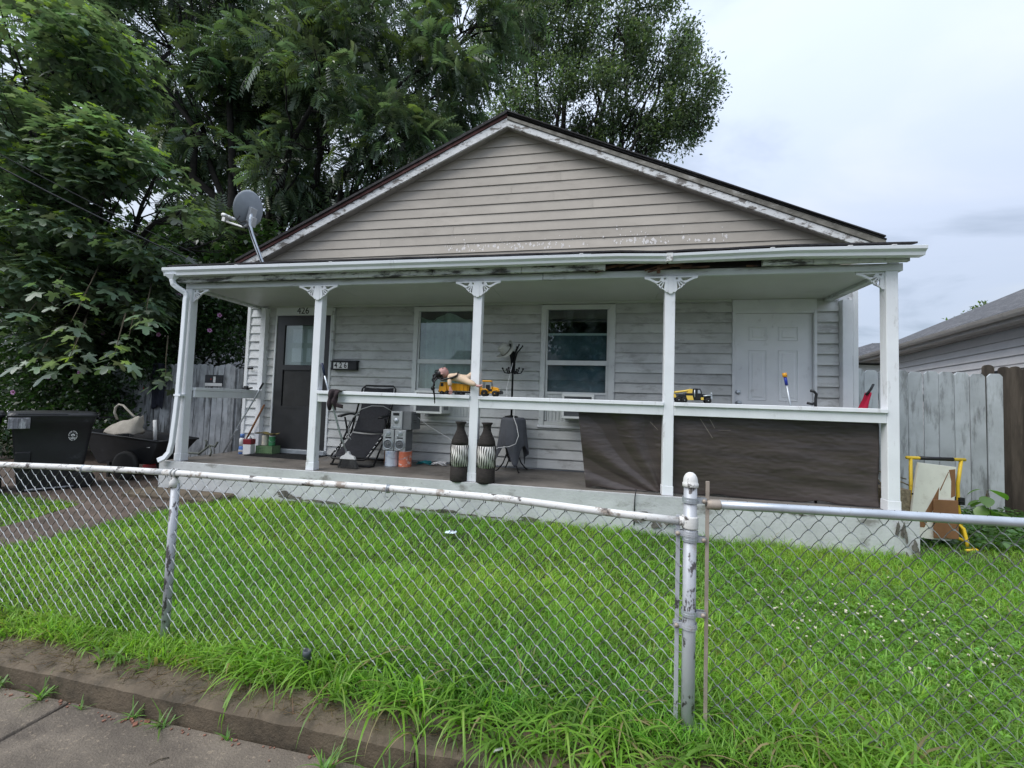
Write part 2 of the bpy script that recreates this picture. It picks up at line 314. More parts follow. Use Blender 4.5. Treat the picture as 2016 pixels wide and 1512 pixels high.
def bulk(name, V, F, mats, col=None, parent=None, smooth=False):
    """Large mesh straight from numpy arrays (all faces of one size)."""
    V = np.asarray(V, np.float32); F = np.asarray(F, np.int32); k = F.shape[1]
    me = bpy.data.meshes.new(name)
    me.vertices.add(len(V)); me.vertices.foreach_set('co', V.ravel())
    me.loops.add(F.size); me.loops.foreach_set('vertex_index', F.ravel())
    me.polygons.add(len(F)); me.polygons.foreach_set('loop_start', np.arange(len(F), dtype=np.int32) * k)
    me.update(calc_edges=True)
    if smooth: me.polygons.foreach_set('use_smooth', np.ones(len(F), bool))
    if col is not None:
        a = me.color_attributes.new('Col', 'FLOAT_COLOR', 'POINT')
        c4 = np.ones((len(V), 4), np.float32); c4[:, :3] = col; a.data.foreach_set('color', c4.ravel())
    for m in (mats if isinstance(mats, (list, tuple)) else [mats]): me.materials.append(m)
    return link(name, me, parent)
def scatter(tv, tf, P, A, scale, colr):
    """Copies of a template (tv, tf) at points P with frames A (n,3,3: rows = template axes) -> V, F, C."""
    tv = np.asarray(tv, float); tf = np.asarray(tf, int); n = len(P); k = len(tv)
    V = np.einsum('ki,nij->nkj', tv, A) * np.asarray(scale)[:, None, None] + P[:, None, :]
    F = tf[None] + (np.arange(n) * k)[:, None, None]
    C = np.repeat(colr[:, None, :], k, 1)
    return V.reshape(-1, 3), F.reshape(-1, tf.shape[1]), C.reshape(-1, 3)
def frames(d, upv, roll=None):
    """rows x=d, y=side, z=normal"""
    d = d / np.linalg.norm(d, axis=1, keepdims=True)
    s_ = np.cross(upv, d); nn = np.linalg.norm(s_, axis=1, keepdims=True); s_ = np.where(nn > 1e-6, s_ / np.maximum(nn, 1e-6), np.array([[1., 0, 0]]))
    z = np.cross(d, s_)
    if roll is not None:
        c, s2 = np.cos(roll)[:, None], np.sin(roll)[:, None]; s_, z = s_ * c + z * s2, -s_ * s2 + z * c
    return np.stack([d, s_, z], 1)
def text_mesh(name, body, size, m, parent, loc, rot=(math.pi / 2, 0, 0), depth=0.002, sx=1.0, off=0.0):
    cu = bpy.data.curves.new(name, 'FONT'); cu.body = body; cu.size = size; cu.extrude = depth; cu.align_x = 'CENTER'; cu.align_y = 'CENTER'; cu.offset = off
    cu.resolution_u = 3; o = bpy.data.objects.new(name, cu); COL.objects.link(o)
    me = bpy.data.meshes.new_from_object(o.evaluated_get(bpy.context.evaluated_depsgraph_get())); bpy.data.objects.remove(o)
    me.materials.clear(); me.materials.append(m)
    q = link(name, me, parent); q.location = loc; q.rotation_euler = rot; q.scale = (sx, 1, 1)
    return q
def fret_mesh(name, outline, holes, th, m):
    """Sawn board: outline and holes in x-z, thickness th along y."""
    cu = bpy.data.curves.new(name, 'CURVE'); cu.dimensions = '2D'; cu.fill_mode = 'BOTH'; cu.extrude = th / 2
    for poly in [outline] + holes:
        sp = cu.splines.new('POLY'); sp.points.add(len(poly) - 1); sp.use_cyclic_u = True
        for p, (x, y) in zip(sp.points, poly): p.co = (x, y, 0, 1)
    o = bpy.data.objects.new(name, cu); COL.objects.link(o)
    me = bpy.data.meshes.new_from_object(o.evaluated_get(bpy.context.evaluated_depsgraph_get())); bpy.data.objects.remove(o)
    me.transform(Matrix.Rotation(math.pi / 2, 4, 'X')); me.materials.clear(); me.materials.append(m); me.name = name
    return me
rng = np.random.default_rng(7); random.seed(7)
def rnd(a, b): return random.uniform(a, b)

# ------------------------------------------------------------------ the ground
g = MB().grid(lambda u, v: (-140 + 280 * u, -60 + 320 * v, -0.62), 4, 4).build('ground', M_ground); struct(g)
def lawn_h(x, y):
    z = -0.395 + 0.02 * noise.noise(Vector((x * 0.6, y * 0.6, 3))) + 0.012 * noise.noise(Vector((x * 3, y * 3, 1)))
    t = max(0.0, min(1.0, (y + 2.84) / 0.16)); return z * t + (-0.43) * (1 - t)
b = MB().grid(lambda u, v: (-16 + 36 * u, -2.85 + 24 * v * v * (0.2 + 0.8 * v), lawn_h(-16 + 36 * u, -2.85 + 24 * v * v * (0.2 + 0.8 * v))), 220, 60)
lawn = struct(b.build('lawn', M_soil))
def path_edges(y):
    """left and right edge of the dirt strip at depth y"""
    r_ = 0.70 + (0.03 if y < -0.6 else 0.0) + max(0, (y + 0.7)) * 0.55
    l_ = -0.02 - 0.0 * y if y < -1.5 else -0.05 - (y + 1.5) * 0.5
    if y > -0.72: l_ = -6.0
    return l_, r_
pv = []; pf = []
ys = [-2.8, -2.4, -2.0, -1.6, -1.3, -1.05, -0.9, -0.76, -0.7, -0.5, -0.3, -0.1, 0.4, 1.2, 2.4]
for i, y in enumerate(ys):
    l_, r_ = path_edges(y)
    if y > -0.06: r_ = -0.05
    for j in range(13):
        u = j / 12; x = l_ + (r_ - l_) * u + (0.03 * noise.noise(Vector((y * 4, u * 3, 0))) if j in (0, 12) else 0)
        pv.append((x, y, lawn_h(x, y) + 0.022 - (0.03 if j in (0, 12) else 0)))
for i in range(len(ys) - 1):
    for j in range(12): pf.append((i * 13 + j, i * 13 + j + 1, (i + 1) * 13 + j + 1, (i + 1) * 13 + j))
pm = MB(); pm.smooth = True; pm.add(pv, pf); struct(pm.build('dirt_path', M_path))

# kerb: cast lengths butted end to end, an edge worn uneven
kx = [-6.5, -3.6, -0.9, 1.9, 4.62, 7.3, 10.2, 13.5]
kerb = struct(link('kerb', None))
for i in range(len(kx) - 1):
    a, c = kx[i] + 0.002, kx[i + 1] - 0.002; n = 40
    def kp(u, v, a=a, c=c):
        x = a + (c - a) * u
        j = 0.006 * noise.noise(Vector((x * 9, v * 5, 0)))
        y, z = [(-2.72, -0.6), (-2.72, -0.408), (-2.905, -0.402), (-2.926, -0.416), (-2.935, -0.6)][round(v * 4)]
        return (x, y + j, z + j)
    m = MB().grid(kp, n, 4); m.sm = [False] * len(m.sm); m.build('kerb_stone', M_kerb, kerb)
sl = [-6.2, -3.3, -0.42, 2.965, 5.9, 8.8, 11.8]
walk = struct(link('sidewalk', None))
for i in range(len(sl) - 1):
    a, c = sl[i] + 0.009, sl[i + 1] - 0.009
    sk = 0.0
    m = MB(); m.hexa([(a, -4.75, -0.62), (c, -4.75, -0.62), (c + 0.05, -2.945, -0.62), (a + 0.05, -2.945, -0.62)],
                     [(a - 0.06, -4.75, -0.5), (c - 0.06, -4.75, -0.5), (c + 0.04, -2.945, -0.489), (a + 0.04, -2.945, -0.489)])
    m.build('sidewalk_slab', M_walk, walk, bevel=0.004)
struct(MB().grid(lambda u, v: (-40 + 90 * u, -13 + 8.2 * v, -0.6), 2, 2).build('road', M_road))

# ------------------------------------------------------------------ the house
D = 1.156
H = thing('house', 'single-storey house with tan gable, white front porch and number 426', 'house')
def part(mb, name, m, parent=H, **k): return mb.build(name, m, parent, **k)
# porch slab
def slabfront(u, v):
    x = -0.2 + 8.356 * u; z = -0.5 + 0.5 * v
    return (x, -0.062 + 0.004 * noise.noise(Vector((x * 3, z * 8, 0))), z - (0.006 * (1 + noise.noise(Vector((x * 6, 0, 0)))) if v > 0.99 else 0))
m = MB().grid(slabfront, 120, 6); m.sm = [False] * len(m.sm)
m.cur = 0; m.add([(8.156, -0.062, -0.5), (8.156, 1.1, -0.5), (8.156, 1.1, -0.004), (8.156, -0.062, -0.004)], [(0, 1, 2, 3)])
m.add([(-0.2, -0.062, -0.5), (-0.2, 1.1, -0.5), (-0.2, 1.1, -0.004), (-0.2, -0.062, -0.004)], [(3, 2, 1, 0)])
part(m, 'slab_side', M_slabside)
part(MB().box(-0.199, 8.155, -0.058, 1.15, -0.3, 0.0), 'porch_floor', M_floor)
part(MB().box(-0.199, 8.155, -0.0605, -0.02, -0.01, 0.0035), 'slab_edge', M_slabside)
# where the slab paint has come away
m = MB()
for cx_, cz_, rx_, rz_ in ((5.93, -.2, .22, .05), (6.02, -.25, .12, .08), (8.02, -.16, .05, .13), (8.08, -.3, .06, .1), (2.2, -.34, .5, .035), (3.5, -.33, .35, .03), (4.6, -.345, .3, .03), (1.6, -.3, .25, .06), (7.2, -.07, .12, .012), (6.8, -.06, .1, .01)):
    for _ in range(7):
        a, b2 = cx_ + random.gauss(0, rx_ * .5), cz_ + random.gauss(0, rz_ * .4); n_v = 11
        m.add([(a + rx_ * .35 * rnd(.4, 1.2) * math.cos(t * 2 * math.pi / n_v), -.0690, b2 + rz_ * .45 * rnd(.4, 1.2) * math.sin(t * 2 * math.pi / n_v)) for t in range(n_v)], [tuple(range(n_v))])
        m.v = [(x, y - .00006 * (i // n_v % 9), z) for i, (x, y, z) in enumerate(m.v)]
o = part(m, 'bare_patches', mat('bare_dirty_concrete', (.14, .13, .115), .9, .4, 14, bump=.4, bscale=60)); o['kind'] = 'stuff'
# carcass behind the siding, with openings left free
XL, XR = -0.17, 8.345
OP = [(0.33, 1.335, -0.02, 2.29), (2.66, 3.655, 0.61, 2.25), (4.535, 5.53, 0.60, 2.25), (6.967, 7.92, -0.02, 2.29)]
m = MB(); xs = [XL] + [v for o in OP for v in o[:2]] + [XR]
for i in range(0, len(xs), 2): m.box(xs[i], xs[i + 1], D + 0.02, D + 0.14, -0.45, 2.3)
for a, c, z0, z1 in OP:
    if z0 > 0: m.box(a, c, D + 0.02, D + 0.14, -0.45, z0)
m.box(XL, XR, D + 0.02, D + 0.14, 2.3, 3.0)
m.box(XL, XL + 0.1, D + 0.14, 10, -0.45, 2.9); m.box(XR - 0.1, XR, D + 0.14, 10, -0.45, 2.9); m.box(XL, XR, 9.9, 10, -0.45, 2.9)
part(m, 'wall', M_sideL)
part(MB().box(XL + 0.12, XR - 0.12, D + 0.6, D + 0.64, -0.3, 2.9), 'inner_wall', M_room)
# lap siding, board by board
def board(xb0, xb1, xt0, xt1, z0, z1, y=D, thick=0.024):
    m = MB(); j = rnd(-0.0015, 0.0015); t = thick + rnd(-0.001, 0.002)
    yb = y + 0.018
    yf = y + 0.016 - t + j; q = yf + 0.006                 # thin shell: hollow behind the front sheet, open below
    m.add([(xb0, q, z0), (xb0, yf, z0), (xb1, yf, z0), (xb1, q, z0),
           (xt0, yb, z1), (xt0, y + 0.015, z1), (xt1, y + 0.015, z1), (xt1, yb, z1),
           (xb0, yf + 0.001, z0 + 0.012), (xb1, yf + 0.001, z0 + 0.012)],
          [(0, 1, 2, 3), (1, 8, 9, 2), (8, 5, 6, 9), (4, 7, 6, 5), (0, 3, 7, 4), (0, 4, 5, 8), (0, 8, 1), (3, 9, 6, 7), (3, 2, 9)])
    return m
PITCH = 0.1317
segs = [(XL + 0.045, 0.116, M_sideL), (0.209, 0.333, M_side), (1.338, 2.66, M_side), (3.655, 4.535, M_side), (5.53, 6.966, M_side), (7.921, 8.16, M_side), (8.272, 8.30, M_sideL)]
for k in range(-8, 10):
    z0 = 1.074 + PITCH * k; z1 = min(z0 + PITCH + 0.006, 2.30)
    if z1 - z0 < 0.02: continue
    for a, c, mm in segs:
        e_ = rnd(-0.0015, 0.0015)
        part(board(a, c, a, c, z0 + e_, z1 + e_), 'siding_board', mm)
    for a, c, zb in ((2.66, 3.655, 0.603), (4.535, 5.53, 0.595)):
        if z0 < zb - 0.02: part(board(a, c, a, c, z0, min(z1, zb)), 'siding_board', M_side)
# corner boards and pilasters
part(MB().box(XL - 0.012, XL + 0.045, D - 0.02, D + 0.06, -0.4, 2.95), 'corner_trim', M_trim, bevel=0.003)
part(MB().box(8.30, XR + 0.012, D - 0.02, D + 0.06, -0.4, 2.95), 'corner_trim', M_trim, bevel=0.003)
part(MB().box(0.118, 0.207, D - 0.075, D + 0.012, 0.004, 2.254), 'pilaster', M_post, bevel=0.004)
part(MB().box(8.162, 8.27, D - 0.075, D + 0.012, 0.004, 2.254), 'pilaster', M_post, bevel=0.004)

# gable
PX, PZ, SLL, SLR = 3.985, 4.965, 0.4557, 0.4378
YF = 1.03                                              # front face of the rake boards
def roof_z(x): return PZ - (SLL * (PX - x) if x < PX else SLR * (x - PX))
def gx(z, off):                                        # where the gable meets the underside of the rake at height z
    return PX - (PZ - off - z) / SLL, PX + (PZ - off - z) / SLR
GP = 0.1395; seams = {5: [3.2], 8: [4.66], 6: [6.3], 10: [4.75], 7: [5.2], 4: [2.05], 9: [4.05], 3: [5.9], 2: [2.9, 6.6]}
k = 0
z = 2.62
while z < 4.82:
    z1 = z + GP
    xb0, xb1 = gx(z, 0.09); xt0, xt1 = gx(min(z1 + 0.006, 4.87), 0.09)
    xb0, xt0 = max(xb0, XL), max(xt0, XL); xb1, xt1 = min(xb1, XR), min(xt1, XR)
    cuts = [None] + seams.get(k, []) + [None]
    for i in range(len(cuts) - 1):
        a0, a1 = (xb0, xt0) if cuts[i] is None else (cuts[i] + 0.0015,) * 2
        c0, c1 = (xb1, xt1) if cuts[i + 1] is None else (cuts[i + 1] - 0.0015,) * 2
        part(board(a0, c0, a1, c1, z, min(z1 + 0.006, 4.87), y=D + 0.006, thick=0.014), 'siding_board', M_gable)
    z = z1; k += 1
part(MB().prism([(XL, 2.5), (XR, 2.5), (XR, 2.9), (PX, 4.8), (XL, 2.9)], D + 0.02, D + 0.1), 'gable_wall', M_gable)
# chalky residue flaking off the lowest gable boards
m = MB()
for _ in range(190):
    c = random.choice([(4.1, 0.35), (4.45, 0.5), (3.7, 0.6), (5.95, 0.28), (5.65, 0.22), (6.6, 0.3), (3.3, 0.3), (4.9, 0.6)])
    x = random.gauss(c[0], c[1] * 0.6); zz = 3.06 + abs(random.gauss(0, 0.085)) + (0.12 if random.random() < 0.06 else 0); s_ = rnd(0.006, 0.022) * (1.3 if zz < 3.14 else 0.7)
    t = ((zz - 2.62) % GP) / GP
    yy = D + 0.008 + 0.013 * t - 0.0035
    poly = [(x + s_ * rnd(0.4, 1) * math.cos(a) * rnd(0.7, 1.2), yy, zz + s_ * rnd(0.4, 1.3) * math.sin(a)) for a in [i * math.pi / 3 for i in range(6)]]
    m.add(poly, [tuple(range(6))])
o = part(m, 'chalky_flakes', M_residue); o['kind'] = 'stuff'
# rake boards, soffit panels, roof
for sgn, sl_, xe in ((-1, SLL, -0.36), (1, SLR, 8.58)):
    def P(x, dz): return (x, roof_z(x) + dz)
    lo = part(MB().prism([P(PX, -0.19), P(xe, -0.19), P(xe, -0.10), P(PX, -0.10)] if sgn > 0 else [P(xe, -0.175), P(PX, -0.19), P(PX, -0.065), P(xe, -0.065)], YF, YF + 0.03), 'rake_board', M_peel, bevel=0.003)
    if sgn > 0: part(MB().prism([P(PX, -0.098), P(xe, -0.098), P(xe, -0.02), P(PX, -0.05)], YF - 0.016, YF + 0.03), 'rake_board', M_peel2, bevel=0.003)
    n = 13 if sgn < 0 else 12
    for i in range(n):
        u0, u1 = i / n, (i + 1) / n
        xa, xb = PX + (xe - PX) * u0, PX + (xe - PX) * u1
        d0 = 0.002
        a, c = xa + sgn * d0, xb - sgn * d0; j = rnd(-0.002, 0.003)
        m = MB(); m.hexa([(a, YF + 0.0305, roof_z(a) - 0.165 + j), (c, YF + 0.0305, roof_z(c) - 0.165 + j), (c, D + 0.03, roof_z(c) - 0.165 + j), (a, D + 0.03, roof_z(a) - 0.165 + j)],
                         [(a, YF + 0.0305, roof_z(a) - 0.15), (c, YF + 0.0305, roof_z(c) - 0.15), (c, D + 0.03, roof_z(c) - 0.15), (a, D + 0.03, roof_z(a) - 0.15)])
        part(m, 'soffit_panel', M_soffit)
    m = MB(); nn = 46
    def edge(x, i): return 0.004 * noise.noise(Vector((x * 5, i, 2))) + 0.006 * math.sin(x * 2.1 + i)
    for lay, (y0, dz0, dz1, mm) in enumerate(((YF - 0.02, -0.062 if sgn < 0 else -0.018, -0.022 if sgn < 0 else 0.0, M_red if sgn < 0 else M_shing), (YF - 0.045, -0.022 if sgn < 0 else 0.0, 0.016, M_shing))):
        m = MB()
        for i in range(nn):
            xa = PX + (xe - sgn * 0.02 * lay - PX) * i / nn; xb = PX + (xe - sgn * 0.02 * lay - PX) * (i + 1) / nn
            e0, e1 = edge(xa, lay), edge(xb, lay)
            m.hexa([(xa, y0 + e0, roof_z(xa) + dz0 + e0 * .5), (xb, y0 + e1, roof_z(xb) + dz0 + e1 * .5), (xb, 10.2, roof_z(xb) + dz0), (xa, 10.2, roof_z(xa) + dz0)],
                   [(xa, y0 + e0, roof_z(xa) + dz1 + e0), (xb, y0 + e1, roof_z(xb) + dz1 + e1), (xb, 10.2, roof_z(xb) + dz1), (xa, 10.2, roof_z(xa) + dz1)])
        part(m, 'roof_layer' if lay == 0 else 'roof', mm)
# porch roof and its ragged front edge
def gz(x):                                             # top of the sagging gutter
    pts = [(-0.21, 2.477), (5.4, 2.446), (5.96, 2.424), (7.06, 2.440), (8.157, 2.419)]
    for (a, za), (c, zc_) in zip(pts, pts[1:]):
        if x <= c: return za + (zc_ - za) * (x - a) / (c - a)
    return pts[-1][1]
m = MB(); n = 60
for i in range(n):
    xa, xb = -0.16 + 8.26 * i / n, -0.16 + 8.26 * (i + 1) / n
    f = lambda x: gz(x) + 0.03 + 0.006 * noise.noise(Vector((x * 3, 5, 0)))
    m.hexa([(xa, -0.165, f(xa)), (xb, -0.165, f(xb)), (xb, D, 2.68), (xa, D, 2.68)], [(xa, -0.165, f(xa) + 0.016), (xb, -0.165, f(xb) + 0.016), (xb, D, 2.70), (xa, D, 2.70)])
part(m, 'porch_roof', M_shing)
for xa, xb in ((-0.15, 1.6), (1.62, 3.5), (3.52, 5.2), (6.62, 8.06)):
    part(MB().add([(xa, -0.15, gz(xa) + 0.002), (xb, -0.15, gz(xb) + 0.002), (xb, -0.15, gz(xb) + 0.026), (xa, -0.15, gz(xa) + 0.026), (xa, -0.13, gz(xa) + 0.002), (xb, -0.13, gz(xb) + 0.002), (xb, -0.13, gz(xb) + 0.026), (xa, -0.13, gz(xa) + 0.026)],
                  [(0, 1, 2, 3), (5, 4, 7, 6), (3, 2, 6, 7), (0, 4, 5, 1)]), 'drip_edge', M_beam)
for xa, xb in ((5.2, 6.0), (6.0, 6.62)):
    part(MB().add([(xa, -0.14, gz(xa) - 0.005), (xb, -0.14, gz(xb) - 0.005), (xb, -0.14, gz(xb) + 0.02), (xa, -0.14, gz(xa) + 0.028), (xa, -0.11, gz(xa)), (xb, -0.11, gz(xb)), (xb, -0.11, gz(xb) + 0.02), (xa, -0.11, gz(xa) + 0.028)],
                  [(0, 1, 2, 3), (5, 4, 7, 6), (3, 2, 6, 7), (0, 4, 5, 1)]), 'bare_roof_edge', M_rot)
# gutter in three lengths, K profile
def gutter(xa, xb, n=6):
    m = MB(); prof = [(-0.09, 0.0), (-0.09, -0.085), (-0.165, -0.085), (-0.172, -0.055), (-0.196, -0.03), (-0.2, 0.0), (-0.194, 0.004), (-0.188, -0.004), (-0.184, -0.03), (-0.16, -0.06), (-0.155, -0.078), (-0.098, -0.078), (-0.098, 0.0)]
    k_ = len(prof); vs = []; fs = []
    for i in range(n + 1):
        x = xa + (xb - xa) * i / n; kd = 1.1 - 0.33 * min(1, (x + 0.2) / 6.1) if x < 5.96 else 0.77 + 0.15 * (x - 5.96) / 2.2
        vs += [(x, y, gz(x) + dz * kd) for y, dz in prof]
    for i in range(n):
        for j in range(k_): fs.append((i * k_ + j, i * k_ + (j + 1) % k_, (i + 1) * k_ + (j + 1) % k_, (i + 1) * k_ + j))
    cap = [0, 1, 2, 3, 4, 5]
    fs += [tuple(cap[::-1]), tuple(i + n * k_ for i in cap)]
    m.add(vs, fs); return m
for xa, xb in ((-0.21, 3.0), (3.003, 5.955), (5.975, 8.157)): part(gutter(xa, xb), 'gutter', M_gutter)
part(MB().box(5.94, 6.0, -0.203, -0.15, gz(5.96) - 0.075, gz(5.96) + 0.006), 'gutter_joint', M_peel)
for x in (0.9, 2.2, 5.1, 6.9, 7.55, 7.9): part(MB().box(x - 0.02, x + 0.02, -0.2, -0.11, gz(x) + 0.004, gz(x) + 0.012), 'gutter_hanger', M_white, bevel=0.003)
# downspout at the left post
def dsp(pts, w=0.062, d=0.045):
    m = MB(); vs = []; fs = []
    for i, p in enumerate(pts):
        p = Vector(p); t = (Vector(pts[min(i + 1, len(pts) - 1)]) - Vector(pts[max(i - 1, 0)])).normalized()
        u = t.cross(Vector((0, 1, 0))); u = u.normalized() if u.length > 0.3 else Vector((1, 0, 0)); v = u.cross(t).normalized()
        vs += [p + u * a * w / 2 + v * b_ * d / 2 for a, b_ in ((-1, -1), (1, -1), (1, 1), (-1, 1))]
    for i in range(len(pts) - 1):
        for k_ in range(4): fs.append((i * 4 + k_, i * 4 + (k_ + 1) % 4, (i + 1) * 4 + (k_ + 1) % 4, (i + 1) * 4 + k_))
    fs += [(3, 2, 1, 0), tuple(range(len(vs) - 4, len(vs)))]
    m.add(vs, fs); return m
part(dsp([(-0.1, -0.14, 2.4), (-0.1, -0.14, 2.33), (-0.09, -0.13, 2.28), (-0.055, -0.11, 2.245), (0.02, -0.06, 2.185), (0.03, -0.05, 2.15), (0.03, -0.05, 2.1)]), 'downspout_elbow', M_gutter, bevel=0.006)
ds = part(dsp([(0.028, -0.052, 2.12), (0.022, -0.052, 1.5), (0.012, -0.055, 0.9), (0.0, -0.06, 0.6), (-0.015, -0.07, 0.25), (-0.035, -0.08, 0.12), (-0.08, -0.1, 0.05), (-0.14, -0.13, 0.015)]), 'downspout', M_gutter, bevel=0.006)
part(MB().box(-0.03, 0.07, -0.082, 0.0, 0.84, 0.865), 'strap', M_gutter, ds)
part(MB().hexa([(-0.13, -0.165, 2.345), (-0.07, -0.165, 2.345), (-0.07, -0.115, 2.345), (-0.13, -0.115, 2.345)], [(-0.18, -0.19, 2.4), (-0.02, -0.19, 2.4), (-0.02, -0.1, 2.4), (-0.18, -0.1, 2.4)]), 'gutter_outlet', M_gutter)
# fascia behind the gutter: lengths, with one rotted away
for xa, xb in ((-0.1, 1.9), (1.903, 3.42), (3.425, 4.45), (4.455, 5.35), (6.86, 7.30), (7.303, 8.1)):
    part(MB().box(xa, xb, -0.075, -0.035, 2.318, 2.45), 'fascia_board', M_fascia, bevel=0.003)
part(MB().box(5.35, 6.86, -0.03, -0.01, 2.328, 2.47), 'rot_hole_backing', M_dark)  # near-black board stands in for the shade inside the rot hole
m = MB()
for i in range(26):
    x = rnd(5.3, 6.8); l_ = rnd(0.03, 0.2); zz = 2.318 + rnd(0, 0.05) if random.random() < .5 else 2.40
    m.M = Matrix.Translation((x, rnd(-0.07, -0.045), zz)) @ Matrix.Rotation(rnd(-0.35, 0.2), 4, 'Y'); m.box(-l_, l_, -0.004, 0.006, -0.008, 0.009)
m.M = Matrix.Identity(4); m.box(5.87, 5.905, -0.06, -0.045, 2.275, 2.35)
o = part(m, 'wood_splinters', M_rot); o['kind'] = 'stuff'
# beam, ceiling
for xa, xb in ((-0.05, 4.68), (4.684, 8.09)):
    part(MB().box(xa, xb, 0.0 if xa < 0 else -0.003, 0.045, 2.252, 2.326), 'beam', M_beam, bevel=0.004)
part(MB().box(-0.05, 0.05, 0.046, D, 2.25, 2.352), 'side_beam', M_beam, bevel=0.004)
part(MB().box(8.0, 8.088, 0.046, D, 2.25, 2.352), 'side_beam', M_beam, bevel=0.004)
for i in range(4): 
    part(MB().box(0.052 + i * 1.987, 0.052 + (i + 1) * 1.987 - 0.003, 0.047, D, 2.285 + rnd(0, .002), 2.31), 'ceiling_panel', M_ceil)
part(MB().box(0.21, 6.95, D - 0.03, D - 0.001, 2.26, 2.286), 'ceiling_trim', M_ceil)
# posts and sawn brackets
POST = [0.0, 1.927, 3.95, 6.015, 8.0]
for x in POST:
    part(MB().box(x - 0.05, x + 0.05, 0.0, 0.095, 0.1, 2.252), 'porch_post', M_post, bevel=0.004)
    part(MB().box(x - 0.054, x + 0.054, -0.004, 0.1, 0.002, 0.1), 'post_base', M_post, bevel=0.003)
def bracket_outline():
    o_ = [(0.0, 0.0), (0.0, -0.165), (0.018, -0.165)]
    for i in range(1, 9):
        a = i / 8; o_.append((0.03 + 0.17 * a, -0.155 + 0.125 * (a ** 0.62)))
    o_ += [(0.225, -0.025), (0.235, -0.02), (0.235, 0.0)]
    return o_
holes = []
cxh, czh = 0.03, -0.022
for a0, a1, r_in, r_out in ((1.50, 1.30, 0.035, 0.122), (1.12, 0.93, 0.04, 0.112), (0.76, 0.58, 0.04, 0.108)):
    holes.append([(cxh + r * math.cos(-a), czh + r * math.sin(-a)) for a, r in ((a0, r_in), (a0, r_out * 0.98), (a1 - 0.06, r_out * 0.9), (a1 + 0.05, r_in))])
holes.append([(0.07, -0.013), (0.185, -0.013), (0.125, -0.045), (0.09, -0.05)])
holes.append([(0.02, -0.012), (0.045, -0.012), (0.04, -0.035), (0.02, -0.035)])
bme = fret_mesh('bracket', bracket_outline(), holes, 0.02, M_post)
bml = bme.copy(); bml.transform(Matrix.Scale(-1, 4, (1, 0, 0))); bml.flip_normals()
for i, x in enumerate(POST):
    if i in (1, 2, 3):
        for me, dx in ((bme, 0.026), (bml, -0.026)):
            o = link('bracket', me, H); o.location = (x + dx, -0.012, 2.249)
        part(MB().prism([(x - 0.025, 2.249), (x - 0.025, 2.085), (x - 0.012, 2.07), (x + 0.012, 2.07), (x + 0.025, 2.085), (x + 0.025, 2.249)], -0.024, -0.002), 'bracket_key', M_post)
    else:
        o = link('bracket', bme if i == 0 else bml, H); o.location = (x + (0.051 if i == 0 else -0.051), 0.03, 2.249)
# rails
for i, (a, c) in enumerate(((1, 2), (2, 3), (3, 4))):
    xa, xb = POST[a] + 0.051, POST[c] - 0.051
    sag = (0.965, 0.955, 0.95)[i]; za = sag; zb = sag - 0.004
    m = MB(); m.hexa([(xa, -0.02, za - 0.04), (xb, -0.02, zb - 0.04), (xb, 0.1, zb - 0.04), (xa, 0.1, za - 0.04)], [(xa, -0.02, za), (xb, -0.02, zb), (xb, 0.1, zb), (xa, 0.1, za)])
    part(m, 'rail_cap', M_post, bevel=0.004)
    m = MB(); m.hexa([(xa, 0.004, za - 0.135), (xb, 0.004, zb - 0.135), (xb, 0.042, zb - 0.135), (xa, 0.042, za - 0.135)], [(xa, 0.004, za - 0.041), (xb, 0.004, zb - 0.041), (xb, 0.042, zb - 0.041), (xa, 0.042, za - 0.041)])
    part(m, 'rail_board', M_trim, bevel=0.003)
m = MB(); m.hexa([(0.0, 0.1, 0.92), (0.1, 0.1, 0.92), (0.21, D - 0.08, 0.92), (0.11, D - 0.08, 0.92)], [(0.0, 0.1, 0.96), (0.1, 0.1, 0.96), (0.21, D - 0.08, 0.96), (0.11, D - 0.08, 0.96)]); part(m, 'rail_cap', M_trim, bevel=0.003)
m = MB(); m.hexa([(0.06, 0.1, 0.83), (0.09, 0.1, 0.83), (0.2, D - 0.08, 0.83), (0.17, D - 0.08, 0.83)], [(0.06, 0.1, 0.918), (0.09, 0.1, 0.918), (0.2, D - 0.08, 0.918), (0.17, D - 0.08, 0.918)]); part(m, 'rail_board', M_trim, bevel=0.003)
# storm door at the left
part(MB().box(0.34, 1.33, D - 0.012, D + 0.03, 2.143, 2.284), 'door_header', M_trim, bevel=0.003)
text_mesh('house_numerals', '426', 0.15, M_num, H, (0.815, D - 0.014, 2.212), depth=0.001, sx=0.95)
for a, c in ((0.334, 0.362), (1.298, 1.334)): part(MB().box(a, c, D - 0.014, D + 0.05, 0.02, 2.142), 'door_trim', M_trim, bevel=0.003)
part(MB().box(1.336, 1.375, D - 0.035, D + 0.0, 1.33, 2.25), 'trim_strip', M_beam, bevel=0.003)
sdoor = part(MB().box(0.363, 0.50, D, D + 0.035, 0.08, 2.138).box(1.16, 1.297, D, D + 0.035, 0.08, 2.138).box(0.50, 1.16, D, D + 0.035, 1.99, 2.138).box(0.50, 1.16, D, D + 0.035, 1.3, 1.37).box(0.50, 1.16, D, D + 0.035, 0.08, 0.72), 'storm_door', M_storm)
part(MB().box(0.52, 1.14, D + 0.012, D + 0.016, 1.37, 1.99), 'upper_pane', M_glass2, sdoor)
part(MB().box(0.52, 1.14, D + 0.012, D + 0.016, 0.72, 1.3), 'screen', mat('insect_screen', (0.035, 0.035, 0.035), 0.6, 0.15, 9), sdoor)
for z in (0.70, 1.29): part(MB().box(0.5, 1.16, D - 0.006, D, z, z + 0.03), 'frame_moulding', M_storm, sdoor)
part(MB().box(1.17, 1.2, D - 0.03, D, 1.0, 1.12), 'handle', M_blackm, sdoor, bevel=0.004)
